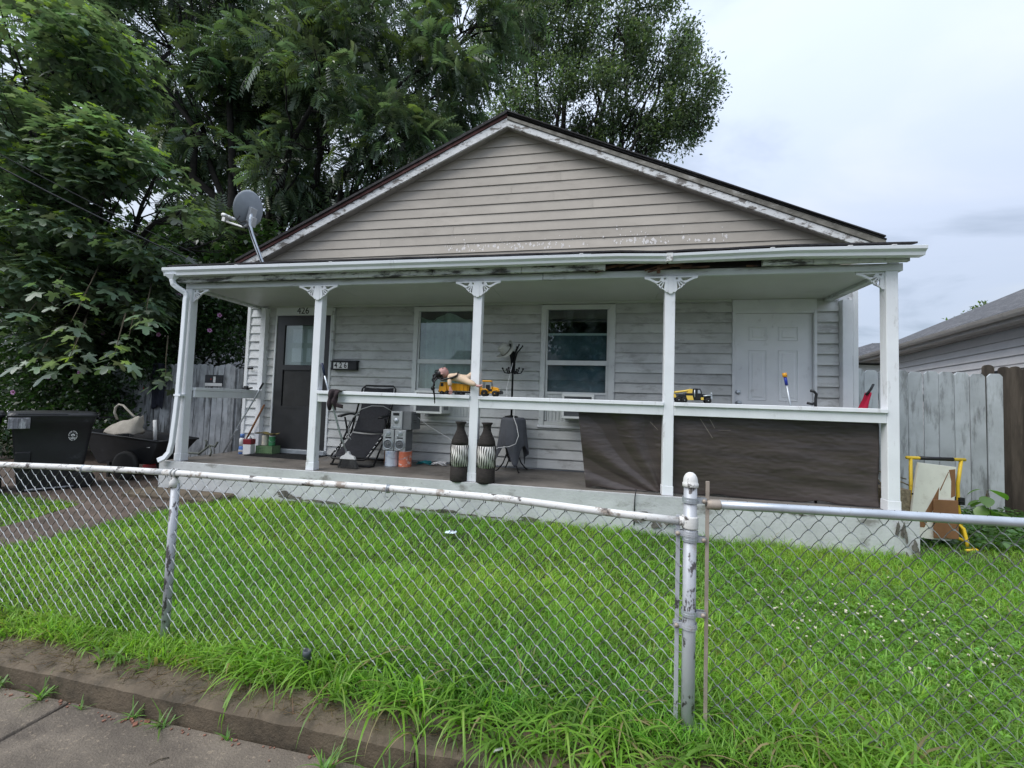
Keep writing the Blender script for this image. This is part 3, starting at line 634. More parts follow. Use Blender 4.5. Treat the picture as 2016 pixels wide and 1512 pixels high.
part(MB().box(0.363, 1.297, D + 0.06, D + 0.1, 0.08, 2.138), 'inner_door', mat('pale_inner_door', (0.5, 0.55, 0.52), 0.5, 0.04, 4))
for x in (0.6, 0.86):
    for z in (1.42, 1.72): part(MB().box(x, x + 0.2, D + 0.054, D + 0.062, z, z + 0.22), 'door_panel', M_door, bevel=0.012)
part(MB().box(0.34, 1.33, D - 0.06, D + 0.03, 0.004, 0.075), 'door_sill', M_galv, bevel=0.004)
# white panel door at the right
part(MB().box(6.967, 7.92, D - 0.012, D + 0.03, 2.152, 2.284), 'door_header', M_trim, bevel=0.003)
for a, c in ((6.968, 7.002), (7.888, 7.92)): part(MB().box(a, c, D - 0.014, D + 0.06, 0.004, 2.151), 'door_trim', M_trim, bevel=0.003)
part(MB().box(7.003, 7.887, D - 0.01, D + 0.06, 2.112, 2.151), 'door_trim', M_trim)
wd = part(MB().box(7.005, 7.885, D + 0.03, D + 0.075, 0.03, 2.11), 'panel_door', M_door)
for xa, xb in ((7.18, 7.365), (7.517, 7.716)):
    for za, zb in ((1.78, 1.935), (1.03, 1.64), (0.25, 0.88)):
        m = MB()
        def ring(d, y): return [(xa + d, y, za + d), (xb - d, y, za + d), (xb - d, y, zb - d), (xa + d, y, zb - d)]
        r4 = [ring(-0.012, D + 0.0305), ring(-0.006, D + 0.022), ring(0.0, D + 0.03 + 0.006), ring(0.018, D + 0.03 + 0.004), ring(0.036, D + 0.024)]
        vs = sum(r4, []); fs = [(i * 4 + j, i * 4 + (j + 1) % 4, (i + 1) * 4 + (j + 1) % 4, (i + 1) * 4 + j) for i in range(4) for j in range(4)] + [(16, 17, 18, 19)]
        part(m.add(vs, fs), 'raised_panel', M_door, wd)
for z in (1.118, 0.98): part(MB().lathe([(0.03, 0), (0.03, -0.01), (0.012, -0.012), (0.012, -0.03), (0.026, -0.04), (0.026, -0.058), (0.015, -0.064)] if z < 1 else [(0.028, 0), (0.028, -0.02), (0.02, -0.026)], 16, 'y', (7.05, D + 0.03, z)), 'door_knob' if z < 1 else 'deadbolt', M_galv, wd)
# windows
def window(x0, x1, z0, z1, zm, kind):
    fr = MB()
    fr.box(x0, x0 + 0.075, D - 0.022, D + 0.03, z0, z1).box(x1 - 0.085, x1, D - 0.022, D + 0.03, z0, z1)
    fr.box(x0 + 0.075, x1 - 0.085, D - 0.022, D + 0.03, z1 - 0.065, z1).box(x0 + 0.075, x1 - 0.085, D - 0.022, D + 0.03, z0, z0 + 0.05)
    W = part(fr, 'window', M_vinyl, bevel=0.004)
    part(MB().box(x0 - 0.015, x1 + 0.015, D - 0.03, D + 0.02, z0 - 0.035, z0 - 0.002), 'sill', M_trim, W, bevel=0.004)
    a, c = x0 + 0.076, x1 - 0.086
    part(MB().box(a, a + 0.02, D - 0.005, D + 0.02, zm + 0.03, z1 - 0.066).box(c - 0.02, c, D - 0.005, D + 0.02, zm + 0.03, z1 - 0.066).box(a, c, D - 0.008, D + 0.02, zm - 0.03, zm + 0.032), 'upper_sash', M_vinyl, W)
    part(MB().box(a, a + 0.028, D + 0.0, D + 0.025, z0 + 0.06, zm - 0.031).box(c - 0.028, c, D + 0.0, D + 0.025, z0 + 0.06, zm - 0.031).box(a + 0.028, c - 0.028, D + 0.0, D + 0.025, 1.03, 1.06), 'lower_sash', M_vinyl, W)
    part(MB().box(a + 0.02, c - 0.02, D + 0.012, D + 0.016, zm + 0.03, z1 - 0.066), 'upper_pane', M_glass, W)
    part(MB().box(a + 0.028, c - 0.028, D + 0.012, D + 0.016, 1.06, zm - 0.031), 'lower_pane', M_glass, W)
    part(MB().box(a + 0.03, c - 0.03, D + 0.02, D + 0.024, z0 + 0.05, 1.03), 'filler_panel', M_vinyl, W)
    for k in range(16):
        xx = a + 0.035 + k * (c - a - 0.07) / 16
        part(MB().box(xx, xx + 0.02, D + 0.008, D + 0.019, z0 + 0.055, 1.02), 'pleat', M_vinyl, W)
    for k in range(9):
        zz = z0 + 0.1 + k * (z1 - z0 - 0.2) / 8
        for xx in (x0 + 0.012, x1 - 0.012): part(MB().lathe([(0.006, 0), (0.005, -0.004)], 6, 'y', (xx, D - 0.022, zz)), 'screw_head', M_galv, W)
    if kind == 0:
        part(MB().grid(lambda u, v: (a + (c - a) * u, D + 0.075 + 0.02 * math.sin(u * 34) + 0.008 * math.sin(u * 71 + v * 3), 1.0 + 1.12 * v - (0.05 * math.sin(u * 9) if v > 0.9 else 0)), 60, 6), 'curtain', M_curtain, W)
    else:
        part(MB().box(a + 0.01, c - 0.01, D + 0.06, D + 0.065, 1.0, 1.84), 'roller_shade', M_shade, W)
        part(MB().box(a + 0.01, c - 0.01, D + 0.056, D + 0.068, 1.84, 1.87), 'shade_bar', M_vinyl, W)
    return W
window(2.66, 3.655, 0.615, 2.248, 1.45, 0)
window(4.535, 5.53, 0.605, 2.25, 1.455, 1)
# small fixings on the corner wall
part(MB().tube([(-0.1, D - 0.03, 1.3), (-0.02, D - 0.05, 1.3)], 0.014, 8).ball((0.0, D - 0.06, 1.3), 0.02), 'hose_bib', M_blackm)
part(MB().box(-0.3, 1.0, -0.42, -0.07, -0.45, -0.325), 'stone_step', M_kerb, bevel=0.02)

# ------------------------------------------------------------------ chain-link fence along the kerb
FY = -2.615
def chain_mesh(x0, x1, z0f, z1f, matA, matB, name, parent, r=0.0017, zdir=1):
    """Interlocked zig-zag wires; one strand direction lies in front of the other."""
    px = 0.0726; h = px / 2
    m = MB(); n = int((x1 - x0) / h); rows = 27
    for i in range(n):
        for j in range(rows):
            xa = x0 + (i + (j + i) % 2) * h; xb = x0 + (i + 1 - (j + i) % 2) * h
            def pt(x, jj):
                zt = z1f(x); zb = z0f(x); z = zt - jj * (zt - zb) / rows
                return Vector((x + 0.003 * noise.noise(Vector((x * 3, z * 3, 1))), FY + 0.012 * noise.noise(Vector((x * 1.3, z * 1.3, 7))), z))
            p, q = pt(xa, j), pt(xb, j + 1)
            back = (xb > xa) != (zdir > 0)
            m.cur = 1 if back else 0  # front strands get the lit tone, back strands the shaded one
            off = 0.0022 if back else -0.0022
            mid = (p + q) / 2 + Vector((0, off * 1.7, 0.002))
            a = p + (q - p) * 0.17 + Vector((0, off, 0.003)); c = p + (q - p) * 0.83 + Vector((0, off, -0.003))
            p0 = p + Vector((0.005 if xa > xb else -0.005, 0, 0)); q0 = q + Vector((0.005 if xb > xa else -0.005, 0, 0))
            m.tube([p0, a, mid, c, q0], r, 4, cap=False)
    # twisted knuckles along the top
    for i in range(0, n + 1, 2):
        x = x0 + i * h; z = z1f(x); m.cur = 1
        m.tube([(x - 0.005, FY, z - 0.004), (x - 0.003, FY - 0.004, z + 0.012), (x + 0.004, FY + 0.003, z + 0.016)], r, 4)
        m.tube([(x + 0.005, FY, z - 0.004), (x + 0.003, FY + 0.004, z + 0.012), (x - 0.005, FY - 0.002, z + 0.02)], r, 4)
    o = m.build(name, [matA, matB], parent); o['kind'] = 'stuff'
    return o
def rail_z(x):                                         # the bent old top rail
    pts = [(-7, 0.37), (0, 0.40), (1.8, 0.437), (3.08, 0.466), (4.12, 0.472), (4.88, 0.462), (5.32, 0.442), (5.6, 0.434)]
    for (a, za), (c, zc_) in zip(pts, pts[1:]):
        if x <= c: return za + (zc_ - za) * (x - a) / (c - a)
    return 0.434
F1 = thing('chain_link_fence', 'old white chain-link fence with bent flaking top rail along the kerb', 'fence')
xs = [-3 + 8.595 * i / 60 for i in range(61)]
def lumps(x): return Vector((x, FY, rail_z(x) + 0.003 * math.sin(x * 3)))
for a, c in ((0, 42), (42, 60)):
    MB().tube([lumps(x) for x in xs[a:c + 1]], 0.0165, 12).build('top_rail', M_rail, F1)
MB().tube([(2.44, FY, rail_z(2.44)), (2.54, FY, rail_z(2.54))], 0.0185, 12).build('rail_sleeve', M_rail, F1)
for x in (3.085, 0.3, -2.5):
    MB().tube([(x, FY + 0.005, -0.55), (x + 0.003, FY + 0.005, rail_z(x) - 0.055)], 0.0195, 14).build('line_post', M_fpost, F1)
    m = MB(); m.lathe([(0.021, -0.075), (0.0215, -0.045), (0.016, -0.035), (0.01, -0.015)], 14, 'z', (x, FY, rail_z(x)))
    m.tube([(x - 0.012, FY + 0.02 * math.cos(a), rail_z(x) + 0.02 * math.sin(a)) for a in [i * math.pi / 5 for i in range(11)]], 0.004, 6); m.tube([(x + 0.012, FY + 0.02 * math.cos(a), rail_z(x) + 0.02 * math.sin(a)) for a in [i * math.pi / 5 for i in range(11)]], 0.004, 6)
    m.build('loop_cap', M_rail, F1)
for x in (2.47, 4.3, 1.2):
    m = MB(); z = rail_z(x)
    for q in (0, 0.006, 0.012): m.tube([(x + q, FY + 0.019 * math.cos(a), z + 0.019 * math.sin(a)) for a in [i * math.pi / 6 for i in range(13)]], 0.0016, 5)
    m.tube([(x, FY - 0.019, z), (x - 0.006, FY - 0.008, z - 0.035), (x + 0.008, FY - 0.004, z - 0.04)], 0.0016, 5)
    m.build('tie_wire', M_galv, F1)
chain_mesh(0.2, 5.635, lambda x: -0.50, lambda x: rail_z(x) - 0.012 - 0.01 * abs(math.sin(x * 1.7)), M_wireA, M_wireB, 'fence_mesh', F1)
MB().box(5.588, 5.604, FY - 0.004, FY + 0.002, -0.42, 0.455).build('tension_bar', M_fpost, F1, bevel=0.001)
def band(x, z, side, m_, parent):
    m = MB(); r = 0.0295
    pts = [(x + r * math.cos(a), FY + r * math.sin(a)) for a in [i * 2 * math.pi / 16 for i in range(17)]]
    m.tube([(px_, py_, z) for px_, py_ in pts], 0.003, 4)
    for (xa, ya), (xb, yb) in zip(pts, pts[1:]):
        m.hexa([(xa, ya, z - 0.011), (xb, yb, z - 0.011), (x + (xb - x) * 1.06, FY + (yb - FY) * 1.06, z - 0.011), (x + (xa - x) * 1.06, FY + (ya - FY) * 1.06, z - 0.011)],
               [(xa, ya, z + 0.011), (xb, yb, z + 0.011), (x + (xb - x) * 1.06, FY + (yb - FY) * 1.06, z + 0.011), (x + (xa - x) * 1.06, FY + (ya - FY) * 1.06, z + 0.011)])
    x1 = x + side * 0.06
    for dy in (-0.012, 0.008): m.box(min(x + side * 0.026, x1), max(x + side * 0.026, x1), FY + dy - 0.002, FY + dy + 0.002, z - 0.011, z + 0.011)
    o = m.build('tension_band', m_, parent)
    MB().lathe([(0.009, -0.022), (0.009, -0.014), (0.004, -0.013), (0.004, 0.02)], 8, 'y', (x + side * 0.05, FY, z)).build('bolt', M_bar, o)
    return o
TX = 5.642
MB().tube([(TX, FY, -0.6), (TX, FY, 0.585)], 0.0255, 18).build('terminal_post', M_fpost, F1)
MB().lathe([(0.028, 0.572), (0.031, 0.574), (0.031, 0.587), (0.0285, 0.59), (0.028, 0.6), (0.025, 0.613), (0.0185, 0.624), (0.0095, 0.6305), (0.001, 0.632)], 18, 'z', (TX, FY, 0)).build('post_cap', M_rail, F1)
for z in (0.385, 0.02): band(TX, z, -1, M_fpost, F1)
MB().lathe([(0.0305, 0.405), (0.0315, 0.41), (0.0315, 0.45), (0.0305, 0.455)], 18, 'z', (TX, FY, 0)).tube([(5.6, FY, 0.432), (5.625, FY, 0.432)], 0.021, 12).build('rail_end_band', M_rail, F1)

F2 = thing('chain_link_fence', 'newer grey galvanised chain-link section with straight top rail right of the terminal post', 'fence')
R2 = lambda x: 0.508 + 0.0145 * (x - 5.75)
MB().tube([(5.735 + i * 0.26, FY, R2(5.735 + i * 0.26)) for i in range(31)], 0.0175, 14).build('top_rail', M_galv, F2)
MB().lathe([(0.02, -0.02), (0.021, 0.0), (0.021, 0.03), (0.018, 0.035)], 14, 'x', (5.722, FY, 0.507)).build('rail_end_cup', M_bar, F2)
MB().box(5.699, 5.713, FY - 0.009, FY - 0.003, -0.46, 0.6).build('tension_bar', M_bar, F2, bevel=0.001)
for z in (0.52, 0.365, 0.07, -0.375): band(TX, z, 1, M_galv, F2)
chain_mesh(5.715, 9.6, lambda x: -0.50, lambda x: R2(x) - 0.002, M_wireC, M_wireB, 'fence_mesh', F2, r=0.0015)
MB().tube([(9.7, FY, -0.6), (9.7, FY, 0.56)], 0.024, 14).build('line_post', M_galv, F2)

# ------------------------------------------------------------------ picket fences
def picket(w, h, th, dog=0.03, rounded=False, lean=0.0):
    if rounded: top = [(w / 2, h - w * 0.35)] + [(w / 2 * math.cos(a), h - w * 0.35 + w * 0.35 * math.sin(a)) for a in [i * math.pi / 6 for i in range(1, 6)]] + [(-w / 2, h - w * 0.35)]
    else: top = [(w / 2, h - dog), (w / 2 - dog * 0.9, h), (-w / 2 + dog * 0.9, h), (-w / 2, h - dog)]
    poly = [(-w / 2, 0), (w / 2, 0)] + top
    return MB().prism([(x + lean * z, z) for x, z in poly], -th / 2, th / 2)
PF = thing('picket_fence', 'tall pale whitewashed dog-ear picket fence right of the porch', 'fence')
x = 8.3; i = 0
while x < 10.5:
    wd_ = 0.168 + rnd(-0.004, 0.004); h = 1.95 - 0.028 * (x - 8.8) + rnd(-0.012, 0.012)
    o = picket(wd_, h, 0.02, 0.04, lean=rnd(-0.004, 0.009)).build('picket', M_pick, PF, bevel=0.002)
    o.location = (x + wd_ / 2, 2.2 + rnd(-0.006, 0.006), -0.42); x += wd_ + 0.009 + rnd(-0.003, 0.006)
for z in (0.1, 1.1): MB().box(8.3, 10.45, 2.215, 2.25, z, z + 0.09).build('rail', M_pick, PF)
PB = thing('picket_fence', 'dark brown weathered picket fence at the far right', 'fence')
x = 10.56
while x < 14.6:
    wd_ = 0.136 + rnd(-0.006, 0.006); h = 2.06 - 0.02 * (x - 10.4) + rnd(-0.02, 0.02)
    o = picket(wd_, h, 0.022, 0.035, rounded=True, lean=rnd(-0.01, 0.012)).build('picket', M_pickB, PB)
    o.location = (x + wd_ / 2, 2.36 + rnd(-0.01, 0.01), -0.45); x += wd_ + rnd(0.004, 0.014)
for i in range(3):
    wd_ = 0.13
    o = MB().prism([(-0.065, 0), (0.065, 0), (0.065, 1.98 + 0.02 * i), (0.03, 2.02), (0.01, 1.98), (-0.03, 2.0), (-0.065, 1.93)], -0.01, 0.01).build('broken_picket', M_pickB, PB); o.location = (10.35 - 0.14 * i, 2.5, -0.5 - 0.02 * i)
for z in (0.1, 1.1): MB().box(10.2, 14.5, 2.38, 2.42, z, z + 0.09).build('rail', M_pickB, PB)
PG = thing('picket_fence', 'grey round-topped picket gate left of the porch with a black sign on it', 'gate')
x = -2.32
while x < -1.12:
    wd_ = 0.118 + rnd(-0.01, 0.006); h = 1.83 + rnd(-0.03, 0.02)
    o = picket(wd_, h, 0.02, 0.03, rounded=True, lean=rnd(-0.006, 0.008)).build('picket', M_pickL, PG)
    o.location = (x + wd_ / 2, 1.9 + rnd(-0.006, 0.006), -0.41); x += wd_ + 0.007
for z in (0.15, 1.05): MB().box(-2.32, -1.12, 1.915, 1.95, z, z + 0.08).build('rail', M_pickL, PG)
MB().box(-1.16, -1.06, 1.93, 2.03, -0.45, 1.35).build('gate_post', M_pickL, PG)
PD = thing('picket_fence', 'shaded grey picket fence behind the garden cart, left of the gate', 'fence')
x = -4.2
while x < -2.36:
    wd_ = 0.125 + rnd(-0.01, 0.006); h = 1.82 + rnd(-0.03, 0.02)
    o = picket(wd_, h, 0.02, 0.03, lean=rnd(-0.01, 0.01)).build('picket', M_pickL, PD)
    o.location = (x + wd_ / 2, 1.93 + rnd(-0.01, 0.01), -0.42); x += wd_ + 0.009
for z in (0.15, 1.05): MB().box(-4.2, -2.36, 1.945, 1.98, z, z + 0.08).build('rail', M_pickL, PD)

# ------------------------------------------------------------------ neighbouring buildings
d_ = Vector((0.211, 0.977, 0)).normalized(); n_ = Vector((d_.y, -d_.x, 0))   # along the eave, away from us
E0 = Vector((11.675, 3.11, 0)); NB = thing('neighbour_house', 'white sided neighbour house with grey shingled roof behind the right picket fences', 'house')
M_nsid = mat('neighbour_vinyl', (0.8, 0.78, 0.77), 0.55, 0.04, 3, dirt=((0.3, 0.28, 0.26), 0.4, 3, 0.56, 0.25, (1, 1, 1)))
M_nsof = mat('neighbour_soffit', (0.4, 0.37, 0.34), 0.6, 0.08, 4, dirt=((0.2, 0.17, 0.15), 0.6, 5, 0.52, 0.25, (1, 1, 1)))
M_nshg = mat('grey_shingles', (0.085, 0.088, 0.095), 0.9, 0.25, 40, dirt=((0.2, 0.2, 0.21), 0.7, 7, 0.5, 0.12, (1, 1, 1)), dirt2=((0.04, 0.04, 0.045), 0.7, 12, 0.52, 0.1, (1, 1, 1)), bump=0.5, bscale=40)
def W3(a, p, z): q = E0 + d_ * a + n_ * p; return (q.x, q.y, z)
a0, a1 = -5.0, 6.56
def slab(mb, A0, A1, P0, P1, Z0, Z1, Z0b=None, Z1b=None):
    """box along the neighbour eave: lower/upper height at P0 and at P1"""
    Z0b = Z0 if Z0b is None else Z0b; Z1b = Z1 if Z1b is None else Z1b
    return mb.hexa([W3(A0, P0, Z0), W3(A1, P0, Z0), W3(A1, P1, Z0b), W3(A0, P1, Z0b)], [W3(A0, P0, Z1), W3(A1, P0, Z1), W3(A1, P1, Z1b), W3(A0, P1, Z1b)])
slab(MB(), a0, a1 - 0.4, 0.47, 7, -0.5, 2.47).build('wall', M_nsid, NB)
for k in range(12):
    z = 2.41 - 0.145 * (k + 1)
    m = MB(); m.hexa([W3(a0, 0.425, z), W3(a1 - 0.4, 0.425, z), W3(a1 - 0.4, 0.475, z), W3(a0, 0.475, z)], [W3(a0, 0.458, z + 0.134), W3(a1 - 0.4, 0.458, z + 0.134), W3(a1 - 0.4, 0.475, z + 0.134), W3(a0, 0.475, z + 0.134)])
    m.build('siding_board', M_nsid, NB)
for k in range(4):
    p0 = 0.05 + 0.1 * k
    slab(MB(), a0, a1, p0, p0 + 0.088, 2.425 + 0.006 * (k % 2), 2.44).build('soffit_panel', M_nsof, NB)
    slab(MB(), a0, a1, p0 + 0.088, p0 + 0.1, 2.445, 2.455).build('soffit_groove', M_soffit, NB)
slab(MB(), a0, a1, 0.02, 0.05, 2.42, 2.56).build('fascia', M_nsof, NB)
m = MB(); prof = [(0.02, 2.56), (0.02, 2.48), (-0.05, 2.48), (-0.075, 2.52), (-0.09, 2.57), (-0.08, 2.575)]
m.add([W3(a0, p, z) for p, z in prof] + [W3(a1, p, z) for p, z in prof], [(i, (i + 1) % 6, (i + 1) % 6 + 6, i + 6) for i in range(6)] + [(5, 4, 3, 2, 1, 0), (6, 7, 8, 9, 10, 11)]); m.build('gutter', M_nsof, NB)
pr, zr_ = 3.6, 2.6 + 3.6 * 0.5
slab(MB(), a0 - 0.3, a1 + 0.02, -0.03, pr, 2.575, 2.6, zr_ - 0.02, zr_).build('roof', M_nshg, NB)
slab(MB(), a0 - 0.3, a1 + 0.02, pr, 2 * pr, zr_ - 0.02, zr_, 2.58, 2.6).build('roof', M_nshg, NB)
slab(MB(), -0.25, 0.9, pr - 0.2, pr + 0.2, zr_ - 0.05, zr_ + 0.09).build('ridge_vent', M_nshg, NB, bevel=0.02)
slab(MB(), 0.5, 1.9, 0.40, 0.46, 1.02, 1.80).build('window', M_nsid, NB)
slab(MB(), 0.56, 1.84, 0.392, 0.40, 1.08, 1.74).build('pane', M_room, NB)
slab(MB(), a1 - 0.5, a1 - 0.36, 0.40, 0.52, -0.5, 2.42).build('corner_trim', M_white, NB)
slab(MB(), a1 - 0.3, a1 + 0.02, 0.02, 3.4, 2.42, 2.5).build('end_soffit', M_nsof, NB)
BR = thing('distant_house', 'distant low house with plain grey hip roof seen past the porch post', 'house', (20.5, 20, 0))
MB().box(-3.2, 4, -2.4, 2.4, -0.6, 3.2).build('wall', M_nsid, BR)
m = MB(); m.add([(-4, -3, 3.35), (5, -3, 3.35), (5, 3, 3.35), (-4, 3, 3.35), (-0.9, 0, 4.6), (2, 0, 4.6), (-4, -3, 3.25), (5, -3, 3.25), (5, 3, 3.25), (-4, 3, 3.25)], [(0, 1, 5, 4), (1, 2, 5), (2, 3, 4, 5), (3, 0, 4), (0, 6, 7, 1), (1, 7, 8, 2), (2, 8, 9, 3), (3, 9, 6, 0), (6, 9, 8, 7)]); m.build('roof', M_nshg, BR)
LH = thing('neighbour_house', 'white neighbour house glimpsed through the dark leaves on the left', 'house', (-11.5, 7.0, 0))
M_lh = mat('left_house_siding', (0.6, 0.6, 0.62), 0.6, 0.05, 3)
MB().box(-5, 4.2, -2.2, 5, -0.6, 3.2).build('wall', M_lh, LH)
for k in range(24): MB().prismx([(-2.225, -0.3 + k * 0.14), (-2.2, -0.3 + k * 0.14), (-2.2, -0.16 + k * 0.14), (-2.206, -0.16 + k * 0.14)], -5, 4.2).build('siding_board', M_lh, LH)
m = MB(); m.add([(-5.4, -2.6, 3.1), (4.6, -2.6, 3.1), (4.6, 5.4, 3.1), (-5.4, 5.4, 3.1), (-5.4, 1.4, 5), (4.6, 1.4, 5)], [(0, 1, 5, 4), (2, 3, 4, 5), (1, 2, 5), (3, 0, 4), (3, 2, 1, 0)]); m.build('roof', M_nshg, LH)
wq = MB().box(2.6, 3.5, -2.26, -2.2, 0.9, 2.2).build('window', M_vinyl, LH); MB().box(2.68, 3.42, -2.275, -2.262, 0.98, 2.12).build('pane', M_room, wq)
LF = thing('picket_fence', 'bright white picket fence glimpsed behind the bins at the far left', 'fence', (-9.2, 3.4, -0.5))
for k in range(13):
    o = picket(0.11, 1.9, 0.02, 0.03).build('picket', M_lh, LF); o.location = (k * 0.125, 0, 0)
# across the street, seen only mirrored in the panes
SH = thing('street_house', 'low house across the street mirrored in the window panes', 'house', (2, -22, -0.6))
MB().box(-6, 5, -4, 4, 0, 3).build('wall', M_lh, SH); m = MB(); m.add([(-6.5, -4.5, 2.9), (5.5, -4.5, 2.9), (5.5, 4.5, 2.9), (-6.5, 4.5, 2.9), (-6.5, 0, 5.2), (5.5, 0, 5.2)], [(0, 1, 5, 4), (2, 3, 4, 5), (1, 2, 5), (3, 0, 4), (3, 2, 1, 0)]); m.build('roof', M_nshg, SH)

# ------------------------------------------------------------------ trees
def cull(P, f, th, seed=0.0):
    return np.array([noise.noise(Vector((p[0] * f + seed, p[1] * f, p[2] * f))) > th for p in P])
def lobe_points(lobes, n, inner=0.35):
    w_ = np.array([r ** 2.2 for *_, r in lobes]); w_ /= w_.sum()
    idx = rng.choice(len(lobes), n, p=w_); Lb = np.array(lobes)
    d = rng.normal(size=(n, 3)); d /= np.linalg.norm(d, axis=1, keepdims=True)
    r = Lb[idx, 3] * (inner + (1 - inner) * rng.random(n) ** 0.6)
    return Lb[idx, :3] + d * r[:, None] * np.array([1, 1, 0.85]), d, idx
def limbs(base, fork, lobes, r0_, name, parent, m_=None, per=5, sag=0.0):
    m = MB(); base = Vector(base); fork = Vector(fork)
    def path(a, b, n=5, wob=0.12):
        L_ = (b - a).length; return [a + (b - a) * (i / n) + Vector((rnd(-1, 1), rnd(-1, 1), rnd(-0.5, 1))) * (wob * L_ * 0.25 * math.sin(math.pi * i / n)) for i in range(n + 1)]
    p = path(base, fork, 6, 0.05); m.tube(p, [r0_ * (1.15 - 0.35 * i / 6) for i in range(7)], 10)
    m.build('trunk', m_ or M_bark, parent)
    m = MB()
    for *c, r in lobes:
        c = Vector(c); st = fork + (base - fork) * rnd(0, 0.3)
        p = path(st, c, 6, 0.3); rr = r0_ * rnd(0.28, 0.45)
        m.tube(p, [rr * (1 - 0.75 * i / 6) for i in range(7)], 7)
        for _ in range(per):
            q = Vector((rnd(-1, 1), rnd(-1, 1), rnd(-0.7, 1))).normalized() * r * rnd(0.6, 0.95)
            s0 = p[random.choice((3, 4, 5, 6))]
            pp = path(s0, c + q, 4, 0.3); m.tube(pp, [rr * 0.24 * (1 - 0.7 * i / 4) for i in range(5)], 5)
            for _ in range(2):
                s1 = pp[random.choice((2, 3))]; e1 = s1 + Vector((rnd(-1, 1), rnd(-1, 1), rnd(-0.8, 0.8))) * r * 0.45
                m.tube(path(s1, e1, 3, 0.3), [rr * 0.1, rr * 0.08, rr * 0.06, rr * 0.03], 4)
    o = m.build('branches', m_ or M_bark, parent)
def frond(pairs=7, droop=0.4, lw=0.11, ll=0.33):
    """pinnate leaf of unit length, one folded blade per leaflet"""
    V = []; F = []
    def P(t): return np.array([t, 0, -droop * t * t])
    for i in range(pairs):
        t = 0.16 + 0.78 * i / (pairs - 1); l_ = ll * (0.75 + 0.35 * math.sin(math.pi * (0.15 + 0.75 * i / pairs)))
        for s_ in (-1, 1):
            b_ = P(t); dr = np.array([0.42, s_ * 0.9, -0.30]); dr /= np.linalg.norm(dr)
            sd_ = np.array([0.9, -s_ * 0.42, 0]); o = len(V)
            V += [b_, b_ + dr * l_ * 0.4 + sd_ * lw * .5 + [0, 0, .012], b_ + dr * l_ + np.array([0, 0, -0.05]), b_ + dr * l_ * 0.4 - sd_ * lw * .5 + [0, 0, -.01]]
            F.append((o, o + 1, o + 2, o + 3))
    o = len(V); b_ = P(0.95); V += [b_, b_ + [0.1, 0.04, -.05], b_ + [0.24, 0, -.16], b_ + [0.1, -0.04, -.05]]; F.append((o, o + 1, o + 2, o + 3))
    o = len(V); V += [np.array([0, 0.006, 0]), P(0.5) + [0, .004, 0], P(0.5) - [0, .004, 0], np.array([0, -0.006, 0])]; F.append((o, o + 1, o + 2, o + 3))
    return np.array(V), np.array(F)
def maple_leaf():
    """five-lobed silver maple blade, unit width, folded along its veins"""
    ang = [(-150, .30), (-128, .50), (-100, .30), (-92, .36), (-62, .62), (-48, .40), (-40, .26), (-26, .40), (-14, .66), (0, .80), (14, .66), (26, .40), (40, .26), (48, .40), (62, .62), (92, .36), (100, .30), (128, .50), (150, .30)]
    V = [np.array([0.0, 0, 0])]
    for a, r in ang:
        a = math.radians(a); x, y = r * math.cos(a), r * math.sin(a)
        V.append(np.array([x + 0.12, y, -0.22 * (r ** 1.5) - (0.03 if r < 0.4 else 0)]))
    F = [(0, i, i + 1) for i in range(1, len(V) - 1)]
    o = len(V); V += [np.array([-0.45, 0.012, 0.1]), np.array([-0.45, -0.012, 0.1])]; F.append((0, o, o + 1))
    return np.array(V), np.array(F)
def leaf_quad(w_=0.4, fold=0.06, droop=0.12):
    return np.array([[0, 0, 0], [0.45, w_ / 2, fold], [1, 0, -droop], [0.45, -w_ / 2, fold]]), np.array([[0, 1, 2, 3]])
def colvar(base, n, v=0.25, alt=None, p=0.0):
    c = np.array(base)[None] * (1 + v * rng.normal(size=(n, 1))).clip(0.4, 1.8) * (1 + 0.06 * rng.normal(size=(n, 3)))
    if alt is not None:
        k_ = rng.random(n) < p; c[k_] = np.array(alt)[None] * (1 + 0.15 * rng.normal(size=(k_.sum(), 1)))
    return c.clip(0.004, 0.9)

# tall compound-leaved tree behind the left of the house
wl = [(-5.3, 6.5, 10.6, 2.0), (-8.5, 6.0, 11.6, 2.0), (-2.1, 6.8, 11.9, 2.1), (0.3, 7.2, 10.4, 1.7), (-0.5, 6.4, 8.4, 1.35), (-2.6, 6.2, 8.2, 1.6), (-10.6, 5.5, 12.5, 2.0), (-5.2, 7, 13.6, 2.0),
      (0.9, 7.5, 12.6, 1.7), (-7.1, 6.5, 9.2, 1.7), (-2.4, 5.4, 9.6, 1.5), (-4.4, 8.2, 8.4, 1.6), (0.2, 8.0, 9.2, 1.4), (-11.5, 5, 14.8, 2.0), (-7.4, 5, 13.6, 2.2), (-2.5, 8, 14.8, 2.4), (1.7, 8.5, 14.6, 1.6), (-6.6, 7.5, 6.6, 1.3), (-8.6, 7.5, 8.0, 1.7), (-1.2, 8.0, 6.6, 1.1), (-9.8, 7.0, 10, 1.6), (-3.0, 7.4, 6.2, 1.0), (-5.6, 6.0, 5.6, 1.1), (-4.6, 5.0, 4.8, 0.9), (-7.4, 6.6, 6.0, 1.2), (-9.4, 6.6, 7.2, 1.3), (-3.6, 5.6, 7.2, 1.0), (-6.4, 6.4, 10.6, 1.6), (-3.9, 6.2, 11.0, 1.6)]
T1 = thing('compound_leaf_tree', 'tall dark tree with drooping feathery leaves behind the left roof slope', 'tree')
limbs((-4.6, 6.6, -0.6), (-4.75, 6.6, 5.6), wl, 0.36, 'trunk', T1, per=6)
